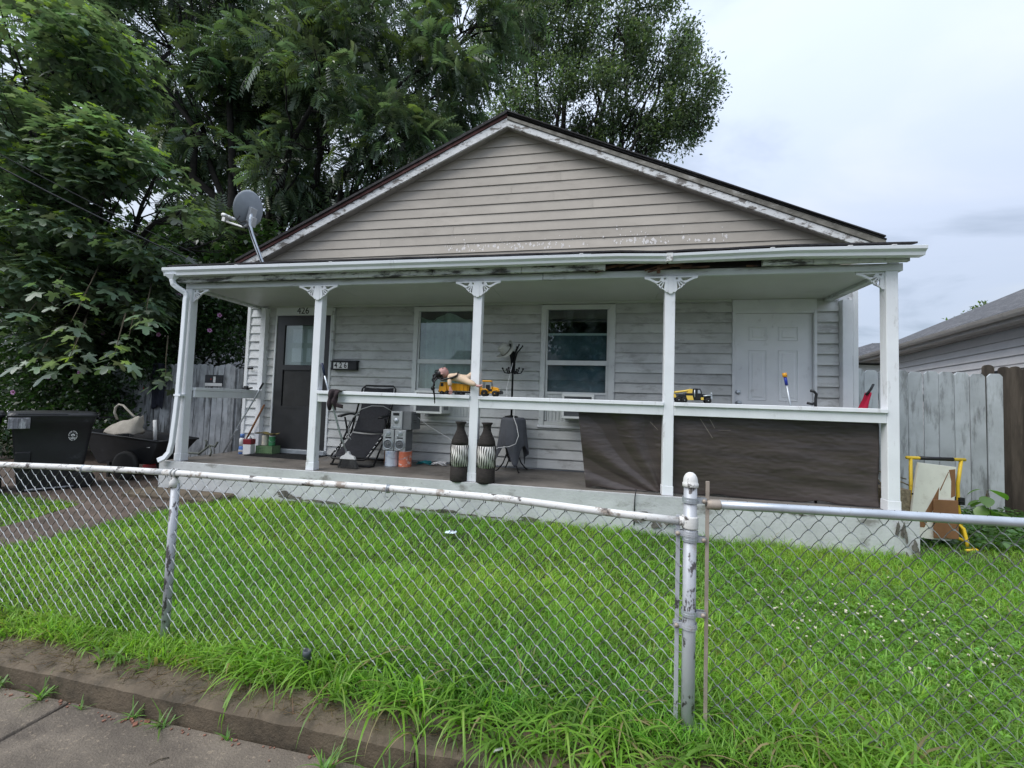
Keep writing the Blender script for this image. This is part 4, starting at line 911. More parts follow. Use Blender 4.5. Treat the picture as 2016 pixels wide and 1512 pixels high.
P_, d, idx = lobe_points(wl, 29000, 0.3); ok = cull(P_, 0.62, -0.1, 3) & cull(P_, 1.6, -0.3, 8) & (P_[:, 2] < 16.8); P_, d = P_[ok], d[ok]; n = len(P_)
ax = d * 0.8 + rng.normal(size=(n, 3)) * 0.5 + np.array([0, -0.1, -0.32]); A = frames(ax, np.tile([0, 0, 1.0], (n, 1)), rng.normal(size=n) * 0.5)
sc = 0.47 * (1 + 0.27 * rng.normal(size=n)).clip(0.5, 1.6)
fa = frond(); V, F, C = scatter(*fa, P_, A, sc, colvar((0.105, 0.155, 0.105), n, 0.42, (0.15, 0.21, 0.07), 0.12))
bulk('crown', V, F, M_leafglossy, C, T1)

# broad round tree behind the ridge
rl = [(0.9, 14, 18, 2.0), (3.3, 14, 18.4, 2.1), (5.9, 14, 17.5, 2.0), (7.9, 14, 16.3, 1.8), (8.9, 14, 14.3, 1.7), (8.3, 14.2, 13.2, 1.5), (5.3, 14, 14.7, 2.0), (3.0, 14, 15.0, 2.0), (7.0, 14, 18.9, 1.7), (2.1, 14, 20.4, 2.2), (4.5, 14, 21.2, 2.0), (6.9, 14, 14.2, 1.3), (4.2, 14.5, 12.6, 1.6), (5.9, 14.6, 12.9, 1.3), (2.4, 14, 12.8, 1.3), (7.6, 13.8, 12.7, 0.9), (8.8, 14, 16.9, 0.7), (1.2, 15, 15.0, 1.6)]
T2 = thing('broadleaf_tree', 'large rounded small-leaved tree rising behind the ridge of the roof', 'tree')
limbs((4.2, 14.6, -0.6), (4.3, 14.5, 9.5), rl, 0.42, 'trunk', T2, per=6)
P_, d, idx = lobe_points(rl, 9500, 0.35); ok = cull(P_, 0.7, -0.1, 9); P_, d = P_[ok], d[ok]
k_ = 14; n = len(P_) * k_
Q = np.repeat(P_, k_, 0) + rng.normal(size=(n, 3)) * 0.16; dd = np.repeat(d, k_, 0) * 0.6 + rng.normal(size=(n, 3)) * 0.7 + np.array([0, 0, -0.15])
A = frames(dd, np.tile([0, 0, 1.0], (n, 1)), rng.normal(size=n) * 0.6)
cb_ = np.repeat(colvar((0.1, 0.145, 0.09), len(P_), 0.35, (0.12, 0.18, 0.06), 0.1), k_, 0) * (1 + 0.15 * rng.normal(size=(n, 1)))
V, F, C = scatter(*leaf_quad(0.45), Q, A, 0.145 * (1 + 0.25 * rng.normal(size=n)).clip(0.4, 1.7), cb_.clip(0.005, 0.6))
bulk('crown', V, F, M_leaf, C, T2)

# silver maple hanging over the bins
ml = [(-4.7, 0.8, 7.3, 1.1), (-3.5, 0.9, 6.7, 0.95), (-4.5, 0.6, 5.9, 0.9), (-2.4, 0.6, 4.75, 0.62), (-1.75, 0.8, 4.35, 0.55), (-1.45, 1.0, 3.85, 0.42), (-3.0, 0.4, 4.5, 0.75), (-3.5, 0.3, 3.7, 0.75), (-2.5, 0.6, 3.75, 0.65), (-2.05, 1.0, 3.4, 0.5), (-3.4, 0.4, 2.7, 0.6), (-3.4, 0.2, 4.9, 0.7), (-5.8, 0.8, 6.4, 1.2), (-5.0, 0.8, 4.6, 1.0), (-4.8, 0.6, 3.0, 0.8), (-1.7, 1.3, 2.95, 0.4), (-3.0, 1.4, 3.2, 0.7), (-4.2, 1.2, 2.0, 0.6), (-1.75, 1.6, 3.5, 0.5), (-2.5, 1.2, 2.6, 0.5)]
T3 = thing('maple_tree', 'bushy maple with lobed pale-tipped leaves overhanging the bins', 'tree')
limbs((-5.0, 2.0, -0.5), (-4.8, 1.6, 3.2), ml, 0.2, 'trunk', T3, per=5)
P_, d, idx = lobe_points(ml, 1900, 0.3); ok = cull(P_, 0.9, -0.2, 5); P_, d = P_[ok], d[ok]
tips = [(-1.55, -0.25, 1.75), (-1.62, -0.2, 1.25), (-1.0, -0.1, 1.35), (-1.75, 0.0, 2.2), (-2.3, 0.0, 2.35), (-2.6, -0.1, 1.9), (-2.9, 0.0, 2.6), (-1.35, 0.3, 1.6), (-1.2, 0.4, 2.0), (-2.2, 0.2, 1.5), (-2.7, 0.1, 1.3), (-0.9, 0.5, 1.1)]
k_ = 9; P_ = np.concatenate([P_, np.array(tips)]); d = np.concatenate([d, np.tile([0.3, -0.5, -0.5], (len(tips), 1))])
n = len(P_) * k_; j = np.tile(np.arange(k_), len(P_))
phi = np.tile(np.arange(k_) * 2.4, len(P_)) + np.repeat(rng.random(len(P_)) * 6, k_)
Q = np.repeat(P_, k_, 0) + np.stack([np.cos(phi) * (0.05 + 0.02 * j), np.sin(phi) * (0.05 + 0.02 * j), -0.028 * j + 0.05], 1) + rng.normal(size=(n, 3)) * 0.035
ax = np.stack([np.cos(phi), np.sin(phi), -0.25 - 0.05 * j + 0 * phi], 1) + np.repeat(d, k_, 0) * 0.35 + rng.normal(size=(n, 3)) * 0.2
A = frames(ax, np.tile([0, 0, 1.0], (n, 1)), rng.normal(size=n) * 0.3)
cb_ = colvar((0.135, 0.195, 0.13), n, 0.34); young = (j < 3) & (np.repeat(rng.random(len(P_)) < 0.38, k_)); cb_[young] = np.array((0.24, 0.35, 0.07)) * (1 + 0.15 * rng.normal(size=(young.sum(), 1)))
sc = np.where(j < 3, 0.12, 0.17) * (1 + 0.15 * rng.normal(size=n))
V, F, C = scatter(*maple_leaf(), Q, A, sc, cb_.clip(0.01, 0.5)); bulk('crown', V, F, M_leaf, C, T3)
m = MB()
for t in tips: m.tube([Vector(t) + Vector((-1.0, 0.8, 0.75)), Vector(t) + Vector((-0.45, 0.35, 0.3)), Vector(t) + Vector((0, 0, 0.02))], [0.012, 0.007, 0.003], 5)
m.build('hanging_twigs', M_twig, T3)

# flowering shrub over the left fence
hl = [(-4.4, 2.5, 2.5, 0.8), (-3.4, 2.5, 2.7, 0.75), (-2.7, 2.6, 2.3, 0.6), (-3.4, 2.3, 1.7, 0.7), (-4.4, 2.1, 1.6, 0.8), (-3.0, 2.6, 3.1, 0.6), (-2.3, 3.0, 2.7, 0.6), (-3.7, 1.7, 0.85, 0.6), (-4.8, 1.6, 0.9, 0.8), (-5.6, 1.9, 1.9, 0.9), (-1.7, 3.3, 2.9, 0.6), (-2.9, 1.75, 1.3, 0.4), (-5.5, 2.2, 3.2, 0.9), (-4.6, 2.9, 3.6, 0.8), (-2.0, 2.7, 1.9, 0.4), (-6.6, 2.0, 1.0, 0.9), (-3.9, 1.3, 0.2, 0.45), (-3.0, 1.4, 0.2, 0.4), (-5.0, 1.2, 0.1, 0.6)]
SB = thing('hibiscus_shrub', 'dark hibiscus shrub dotted with pink flowers behind the cart', 'shrub')
limbs((-3.7, 2.6, -0.5), (-3.7, 2.5, 0.6), hl, 0.07, 'trunk', SB, per=4)
P_, d, idx = lobe_points(hl, 6500, 0.1); k_ = 8; n = len(P_) * k_
Q = np.repeat(P_, k_, 0) + rng.normal(size=(n, 3)) * 0.07; dd = np.repeat(d, k_, 0) * 0.7 + rng.normal(size=(n, 3)) * 0.6 + np.array([0, -0.1, -0.1])
A = frames(dd, np.tile([0, 0, 1.0], (n, 1)), rng.normal(size=n) * 0.6)
V, F, C = scatter(*leaf_quad(0.6, 0.08, 0.1), Q, A, 0.075 * (1 + 0.25 * rng.normal(size=n)).clip(0.4, 1.6), colvar((0.03, 0.066, 0.022), n, 0.3)); bulk('crown', V, F, M_leaf, C, SB)
fl = [(-5.0, 1.2, 2.95), (-3.55, 1.75, 2.9), (-3.63, 1.7, 2.66), (-3.5, 1.7, 2.58), (-3.25, 1.75, 2.63), (-3.1, 1.75, 2.24), (-3.27, 1.72, 2.15), (-3.75, 1.6, 1.95), (-2.8, 1.85, 1.96), (-2.05, 2.2, 2.1), (-3.6, 1.2, 1.18), (-4.0, 1.0, 1.08), (-4.2, 0.7, 0.8), (-1.95, 2.3, 2.42), (-2.6, 2.0, 2.75)]
pv_ = []
for i in range(5):
    a = i * 2 * math.pi / 5
    pv_ += [(0, 0, 0), (math.cos(a - 0.55) * .8, math.sin(a - 0.55) * .8, .35), (math.cos(a - .3), math.sin(a - .3), .33), (math.cos(a + .3), math.sin(a + .3), .33), (math.cos(a + 0.6) * .8, math.sin(a + 0.6) * .8, .42)]
fme = None
M_pink = mat('pink_petal', (0.5, 0.24, 0.46), 0.6, 0.12, 40); M_eye = mat('crimson_flower_eye', (0.2, 0.02, 0.06), 0.6, 0.1, 40); M_stam = mat('cream_stamen', (0.7, 0.65, 0.45), 0.6, 0.1, 40)
for i, p in enumerate(fl):
    if fme is None:
        m = MB(); m.add([(x * .042, y * .042, z * .042) for x, y, z in pv_], [tuple(range(5 * k, 5 * k + 5)) for k in range(5)]); m.cur = 1; m.ball((0, 0, 0.008), 0.013, n=8, m=4); m.cur = 2; m.tube([(0, 0, 0), (0, 0, 0.03)], 0.003, 5)
        o = m.build('flower', [M_pink, M_eye, M_stam], SB); fme = o.data
    else: o = link('flower', fme, SB)
    o.location = p; o.rotation_euler = Vector((0.6 + rnd(-.5, .5), -0.75 + rnd(-.3, .3), rnd(-.2, .5))).to_track_quat('Z', 'Y').to_euler()
# dark thicket added behind the shrub so its gaps read as deep shade
TK = thing('backing_thicket', 'dense dark thicket added to blacken the gaps behind the flowering hibiscus shrub', 'shrub')
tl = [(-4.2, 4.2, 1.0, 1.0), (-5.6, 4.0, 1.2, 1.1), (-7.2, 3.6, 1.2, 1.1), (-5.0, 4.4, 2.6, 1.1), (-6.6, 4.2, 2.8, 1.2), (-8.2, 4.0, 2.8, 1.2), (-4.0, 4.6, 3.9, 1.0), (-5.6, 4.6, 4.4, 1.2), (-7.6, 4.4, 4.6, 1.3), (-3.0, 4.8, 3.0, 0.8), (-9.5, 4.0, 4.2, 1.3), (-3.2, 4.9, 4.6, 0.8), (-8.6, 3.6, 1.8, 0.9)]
limbs((-5.4, 4.4, -0.5), (-5.4, 4.4, 0.8), tl, 0.1, 'trunk', TK, per=3)
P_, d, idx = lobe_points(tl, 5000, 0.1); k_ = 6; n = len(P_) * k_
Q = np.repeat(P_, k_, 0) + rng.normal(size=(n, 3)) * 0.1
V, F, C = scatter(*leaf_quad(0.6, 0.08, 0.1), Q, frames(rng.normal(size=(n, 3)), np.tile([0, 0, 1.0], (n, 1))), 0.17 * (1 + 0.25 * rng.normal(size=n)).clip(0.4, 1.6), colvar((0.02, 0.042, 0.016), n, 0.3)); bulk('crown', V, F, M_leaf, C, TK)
# far crowns over the neighbour roof
T4 = thing('distant_tree', 'small bright treetop showing above the neighbour roof slope', 'tree')
fl_ = [(18.6, 12.6, 4.35, 0.42), (19.3, 12.6, 4.4, 0.4), (18.0, 12.6, 3.9, 0.4)]
limbs((18.7, 12.6, -0.6), (18.7, 12.6, 3.6), fl_, 0.1, 'trunk', T4)
P_, d, idx = lobe_points(fl_, 500); n = len(P_) * 6; Q = np.repeat(P_, 6, 0) + rng.normal(size=(n, 3)) * .1
V, F, C = scatter(*leaf_quad(.4), Q, frames(rng.normal(size=(n, 3)), np.tile([0, 0, 1.], (n, 1))), np.full(n, .16), colvar((.09, .14, .04), n)); bulk('crown', V, F, M_leaf, C, T4)
T5 = thing('conifer_tree', 'spiky dark conifer twigs showing past the right edge of the porch', 'tree')
fl_ = [(10.1, 11.0, 3.4, 0.32), (9.9, 11.0, 4.4, 0.2), (9.6, 11.0, 2.4, 0.5)]
limbs((9.6, 11.0, -0.6), (9.7, 11.0, 2.0), fl_, 0.1, 'trunk', T5)
P_, d, idx = lobe_points(fl_, 350); n = len(P_) * 5; Q = np.repeat(P_, 5, 0) + rng.normal(size=(n, 3)) * .05
V, F, C = scatter(*leaf_quad(.12), Q, frames(rng.normal(size=(n, 3)), np.tile([0, 0, 1.], (n, 1))), np.full(n, .16), colvar((.03, .05, .03), n)); bulk('crown', V, F, M_leaf, C, T5)
T6 = thing('street_tree', 'round tree across the street mirrored in the window panes', 'tree')
fl_ = [(5.2, -19, 4.5, 2.2), (6.8, -19, 5.2, 2.0), (3.8, -19, 5.5, 1.8), (5.4, -19, 7.0, 1.9)]
limbs((5.2, -19, -0.6), (5.2, -19, 3), fl_, 0.25, 'trunk', T6)
P_, d, idx = lobe_points(fl_, 3000); n = len(P_) * 4; Q = np.repeat(P_, 4, 0) + rng.normal(size=(n, 3)) * .15
V, F, C = scatter(*leaf_quad(.5), Q, frames(rng.normal(size=(n, 3)), np.tile([0, 0, 1.], (n, 1))), np.full(n, .3), colvar((.04, .07, .03), n)); bulk('crown', V, F, M_leaf, C, T6)

# ------------------------------------------------------------------ grass, weeds, clover
def blades(P0, az, length, width, lean, bend, col, rows=3):
    """Curved tapering blades: bottom pairs of vertices and one tip each."""
    n = len(P0); V = np.zeros((n, 2 * rows + 1, 3)); d = np.stack([np.cos(az), np.sin(az), 0 * az], 1); s_ = np.stack([-np.sin(az), np.cos(az), 0 * az], 1)
    pos = P0.copy(); ang = lean.copy(); step = length / rows
    for k in range(rows + 1):
        w_ = width * (1 - (k / rows) ** 1.6) * (0.7 if k == 0 else 1)
        if k < rows: V[:, 2 * k] = pos - s_ * (w_ / 2)[:, None]; V[:, 2 * k + 1] = pos + s_ * (w_ / 2)[:, None]
        else: V[:, 2 * k] = pos
        pos = pos + (d * np.sin(ang)[:, None] + np.array([0, 0, 1.0]) * np.cos(ang)[:, None]) * step[:, None]; ang = ang + bend
    f = []
    for k in range(rows - 1): f += [(2 * k, 2 * k + 1, 2 * k + 3), (2 * k, 2 * k + 3, 2 * k + 2)]
    f.append((2 * rows - 2, 2 * rows - 1, 2 * rows))
    F = np.array(f)[None] + (np.arange(n) * (2 * rows + 1))[:, None, None]
    return V.reshape(-1, 3), F.reshape(-1, 3), np.repeat(col[:, None, :], 2 * rows + 1, 1).reshape(-1, 3)
NZ = {}
def nz(x, y, f, s_):
    k_ = (round(x * 12), round(y * 12), f, s_)
    if k_ not in NZ: NZ[k_] = noise.noise(Vector((x * f, y * f, s_)))
    return NZ[k_]
def lawn_mask(x, y):
    l_, r_ = path_edges(y)
    if y > -0.72 and x < r_: return False
    if y <= -0.72 and l_ + 0.02 < x < r_: return False
    return True
def sample(n, x0, x1, y0, y1, dens=None):
    x = rng.uniform(x0, x1, n); y = rng.uniform(y0, y1, n)
    k_ = np.array([lawn_mask(a + 0.09 * nz(a, b_, 5, 2), b_ + 0.05 * nz(b_, a, 5, 3)) for a, b_ in zip(x, y)])
    return x[k_], y[k_]
x1_, y1_ = sample(165000, -2.2, 9.3, -2.75, -0.055)
x2_, y2_ = sample(42000, 8.17, 12.5, -2.75, 2.1)
x3_, y3_ = sample(60000, 2.2, 7.2, -2.75, -1.5)
x = np.concatenate([x1_, x2_, x3_]); y = np.concatenate([y1_, y2_, y3_]); n = len(x)
patch = np.array([nz(a, b_, 0.9, 4) for a, b_ in zip(x, y)]); fine = np.array([nz(a, b_, 3.2, 6) for a, b_ in zip(x, y)])
left = np.clip((1.6 - x) / 2.0, 0, 1)
ln = 0.08 * (1 + 0.35 * patch + 0.35 * fine + 0.28 * rng.normal(size=n)).clip(0.35, 2.2) * (1 - 0.35 * left)
near = np.exp(-((y + 0.06) / 0.12) ** 2); ln *= 1 + 0.7 * near * (x > 3.2)
z = np.array([lawn_h(a, b_) for a, b_ in zip(x, y)]) - 0.004
gc = colvar((0.2, 0.37, 0.05), n, 0.3); dry = rng.random(n) < 0.03; gc[dry] = np.array((0.26, 0.24, 0.1))
gc *= (1 + 0.3 * patch + 0.25 * fine)[:, None]; gc[:, 0] *= 1 + 0.25 * np.clip(patch, -1, 1)
wide = np.where(rng.random(n) < 0.12, 1.9, 1.0)
V, F, C = blades(np.stack([x, y, z], 1), rng.uniform(0, 2 * np.pi, n), ln, 0.0054 * wide * (1 + 0.2 * rng.normal(size=n)).clip(.5, 1.6), np.abs(rng.normal(size=n)) * 0.45 + 0.2, np.abs(rng.normal(size=n)) * 0.4 + 0.25, gc.clip(.01, .6), 3)
o = bulk('lawn_grass', V, F, M_grass, C); o['kind'] = 'stuff'
# taller tufts standing out of the lawn
tx, ty = sample(1100, 0.2, 9.6, -2.6, -0.1); TP = []; TA = []; TL = []; TW = []; TC = []
for a, b_ in zip(tx, ty):
    hue = rnd(.7, 1.35)
    for _ in range(random.randint(5, 12)):
        TP.append((a + rnd(-.03, .03), b_ + rnd(-.03, .03), lawn_h(a, b_) - .004)); TA.append(rnd(0, 6.28)); TL.append(rnd(.07, .17)); TW.append(rnd(.005, .01)); TC.append((.16 * hue * rnd(.85, 1.3), .33 * hue, .045))
tn = len(TP)
V, F, C = blades(np.array(TP), np.array(TA), np.array(TL), np.array(TW), rng.uniform(.15, .9, tn), rng.uniform(.15, .5, tn), np.array(TC), 4)
o = bulk('lawn_tufts', V, F, M_grass, C); o['kind'] = 'stuff'
# rank grass spilling over the kerb, in clumps
cl = []
xx = -1.5
while xx < 10.5:
    thick = 1.0 if xx > 3.6 else 0.62
    for _ in range(3 if xx > 5.0 else (2 if xx > 3.6 else 1)): cl.append((xx + rnd(-.04, .04), rnd(-2.80 if xx < 4.6 else -2.87, -2.5), rnd(0.7, 1.25) * thick * (0.9 if xx < 5.9 else 1.0)))
    xx += rnd(0.035, 0.085) if xx > 3.4 else rnd(0.05, 0.12)
CP = []; CA = []; CLn = []; CW = []; CC = []; CLe = []; CB = []
for cx_, cy_, s_ in cl:
    if abs(cx_ - 5.86) < 0.17 and cy_ < -2.62 and random.random() < 0.8: continue
    nb = random.randint(9, 17); hue = rnd(0.8, 1.3)
    for _ in range(nb):
        CP.append((cx_ + rnd(-.03, .03), cy_ + rnd(-.03, .03), -0.412)); a = -math.pi / 2 + random.gauss(0, 1.25); CA.append(a)
        CLn.append(s_ * rnd(0.14, 0.38)); CW.append(rnd(0.006, 0.0165)); CLe.append(rnd(0.15, 0.9)); CB.append(rnd(0.18, 0.52))
        t = random.random(); c = (0.16 * hue, 0.31 * hue, 0.045) if t < 0.8 else ((0.24, 0.36, 0.08) if t < 0.91 else (0.3, 0.25, 0.13)); q = rnd(.75, 1.25); CC.append([c[0] * q, c[1] * q, c[2] * q])
V, F, C = blades(np.array(CP), np.array(CA), np.array(CLn), np.array(CW), np.array(CLe), np.array(CB), np.array(CC), 6)
o = bulk('rank_grass', V, F, M_grass, C); o['kind'] = 'stuff'
# dead thatch under it
n = 5000; x = rng.uniform(-1, 10, n); y = rng.uniform(-2.9, -2.62, n)
V, F, C = blades(np.stack([x, y, np.full(n, -0.405)], 1), rng.uniform(0, 6.28, n), rng.uniform(.03, .12, n), np.full(n, .004), rng.uniform(1.1, 1.55, n), rng.normal(size=n) * .1, colvar((.15, .11, .06), n, .4), 2)
o = bulk('dead_thatch', V, F, M_grass, C); o['kind'] = 'stuff'
# weeds in the sidewalk joints: each tuft is a plant
def weed(loc, s_, nb, label, spread=1.0):
    T = thing('weed', label, 'weed', loc, 0, 'weeds in the sidewalk cracks')
    n = nb; V, F, C = blades(np.stack([rng.normal(size=n) * .012 * s_, rng.normal(size=n) * .008 * s_, np.zeros(n)], 1), rng.uniform(0, 6.28, n), s_ * rng.uniform(.06, .16, n), np.full(n, .008 * s_ ** .5), rng.uniform(.4, 1.1, n) * spread, rng.uniform(.05, .35, n), colvar((.14, .26, .06), n, .25), 4)
    bulk('leaves', V, F, M_grass, C, T)
for i, (wx, wy, s_, nb, lb) in enumerate([(2.58, -2.96, 1.3, 18, 'broad green weed at the foot of the kerb at the far left'), (2.86, -2.965, 1.1, 22, 'low spreading weed right of the broad weed, on the sidewalk by the kerb'), (3.1, -2.97, 0.45, 8, 'tiny weed sprig at the kerb just right of the sidewalk joint'),
        (3.36, -2.96, 0.7, 14, 'small grassy weed beside a brick crumb under the kerb'), (3.53, -2.965, 0.9, 16, 'thin upright weed with dry stem against the kerb face'), (3.84, -2.96, 0.5, 10, 'pale weed tuft under the long drooping grass blades'),
        (4.3, -3.0, 1.0, 30, 'grey green weed tuft on the sidewalk, left of the two side by side'), (4.55, -3.02, 1.2, 34, 'dark grassy weed tuft on the sidewalk at the bottom edge of the photo')]):
    weed((wx, wy, -0.49), s_, nb, lb)
# clover: leaves and white heads
n = 8000; cxs = rng.normal(6.9, 0.75, n); cys = rng.normal(-1.55, 0.5, n); ok = (cys > -2.5) & (cys < -0.15) & (cxs < 9.2); cxs, cys = cxs[ok], cys[ok]; n = len(cxs)
a2 = rng.uniform(0, 6.28, n); Q = np.stack([cxs, cys, -0.395 + rng.uniform(.015, .06, n)], 1)
tv = []; tf = []
for k in range(3):
    a = k * 2.094; R_ = lambda r, b_: (r * math.cos(a + b_), r * math.sin(a + b_), 0.12 * r)
    o = len(tv); tv += [(0, 0, 0), R_(.7, -.6), R_(1, 0), R_(.7, .6)]; tf.append((o, o + 1, o + 2, o + 3))
A = frames(np.stack([np.cos(a2), np.sin(a2), rng.normal(size=n) * .25], 1), np.tile([0, 0, 1.], (n, 1)), rng.normal(size=n) * .3)
V, F, C = scatter(np.array(tv), np.array(tf), Q, A, .016 * (1 + .25 * rng.normal(size=n)), colvar((.16, .31, .05), n, .25)); o = bulk('clover_leaves', V, F, M_grass, C); o['kind'] = 'stuff'
m = MB(); m.cur = 0
heads = []
while len(heads) < 120:
    hx, hy = (random.gauss(6.75, 0.28), random.gauss(-1.62, 0.22)) if random.random() < .55 else (random.gauss(7.0, 0.75), random.gauss(-1.6, 0.5))
    if -2.55 < hy < -0.4 and hx < 9: heads.append((hx, hy))
for hx, hy in heads:
    hz = -0.39 + rnd(.05, .1); m.cur = 0; r = rnd(.004, .008)
    for _ in range(7):
        a = rnd(0, 6.28); q = (hx + r * .6 * math.cos(a), hy + r * .6 * math.sin(a), hz + rnd(-.4, .5) * r); m.ball(q, r * .55, r * .55, r * .6, 5, 3)
    m.cur = 1; m.tube([(hx, hy, hz), (hx + rnd(-.01, .01), hy, -0.4)], .0012, 3, cap=False)
o = m.build('clover_flowers', [mat('cream_clover', (0.6, 0.57, 0.44), .8, .15, 60), M_twig]); o['kind'] = 'stuff'
# broad-leaved plants under the hand truck and by the right fence
def broad(loc, label, nl, size, h, col, group=None):
    T = thing('broadleaf_plant', label, 'plant', loc, 0, group); tv = []; tf = []
    prof = [0.0, .55, .85, 1., .9, .6, .0]
    for i, p in enumerate(prof):
        t = i / 6; zc_ = -.28 * t * t
        tv += [(t, -p * .33, zc_ + .06 * p), (t, 0, zc_), (t, p * .33, zc_ + .06 * p)]
    for i in range(6):
        for k in range(2): tf.append((i * 3 + k, i * 3 + k + 1, i * 3 + 4 + k, i * 3 + 3 + k))
    n = nl; lev = rng.random(n); az = rng.uniform(0, 6.28, n)
    Q = np.stack([.03 * np.cos(az) + rng.normal(size=n) * .05 * (1 - lev), .03 * np.sin(az) + rng.normal(size=n) * .05 * (1 - lev), h * (.25 + .75 * lev)], 1)
    A = frames(np.stack([np.cos(az), np.sin(az), -.35 + .3 * rng.normal(size=n)], 1), np.tile([0, 0, 1.], (n, 1)))
    V, F, C = scatter(np.array(tv), np.array(tf), Q, A, size * (.7 + .5 * rng.random(n)), colvar(col, n, .15)); bulk('leaves', V, F, M_leaf, C, T, smooth=True)
    m = MB()
    for k in range(5): m.tube([(rnd(-.04, .04), rnd(-.04, .04), 0), (rnd(-.03, .03), rnd(-.03, .03), h * rnd(.6, 1))], .004, 4)
    m.build('stems', M_twig, T)
broad((9.72, 1.3, -0.4), 'tall broad-leaved plant with pale top leaves by the whitewashed fence', 13, .19, .47, (.13, .27, .05))
for i, (px_, py_, lb) in enumerate([(9.35, 1.25, 'leafy weed low beside the yellow hand truck wheel side'), (10.25, 1.35, 'leafy weed at the foot of the dark brown fence'), (9.95, 1.0, 'leafy weed in front of the tall broad-leaved plant')]):
    broad((px_, py_, -0.4), lb, 34, .09, .22, (.06, .14, .035))
n = 9000; x = rng.uniform(8.25, 12.0, n); y = rng.uniform(0.35, 2.1, n); a2 = rng.uniform(0, 6.28, n)
A = frames(np.stack([np.cos(a2), np.sin(a2), rng.normal(size=n) * .3], 1), np.tile([0, 0, 1.], (n, 1)), rng.normal(size=n) * .4)
V, F, C = scatter(*leaf_quad(.65, .06, .1), np.stack([x, y, -0.4 + rng.uniform(.0, .12, n)], 1), A, .06 * (1 + .3 * rng.normal(size=n)).clip(.4, 1.7), colvar((.06, .135, .03), n, .3)); o = bulk('ground_cover', V, F, M_leaf, C); o['kind'] = 'stuff'
n = 5000; x = rng.uniform(-4.5, -0.4, n); y = rng.uniform(-1.9, -0.8, n)
A = frames(rng.normal(size=(n, 3)) * [1, 1, .3], np.tile([0, 0, 1.], (n, 1)))
V, F, C = scatter(*leaf_quad(.65, .06, .1), np.stack([x, y, -0.4 + rng.uniform(.01, .05, n)], 1), A, .03 * (1 + .3 * rng.normal(size=n)).clip(.4, 1.7), colvar((.07, .16, .045), n, .3)); o = bulk('ground_cover', V, F, M_leaf, C); o['kind'] = 'stuff'

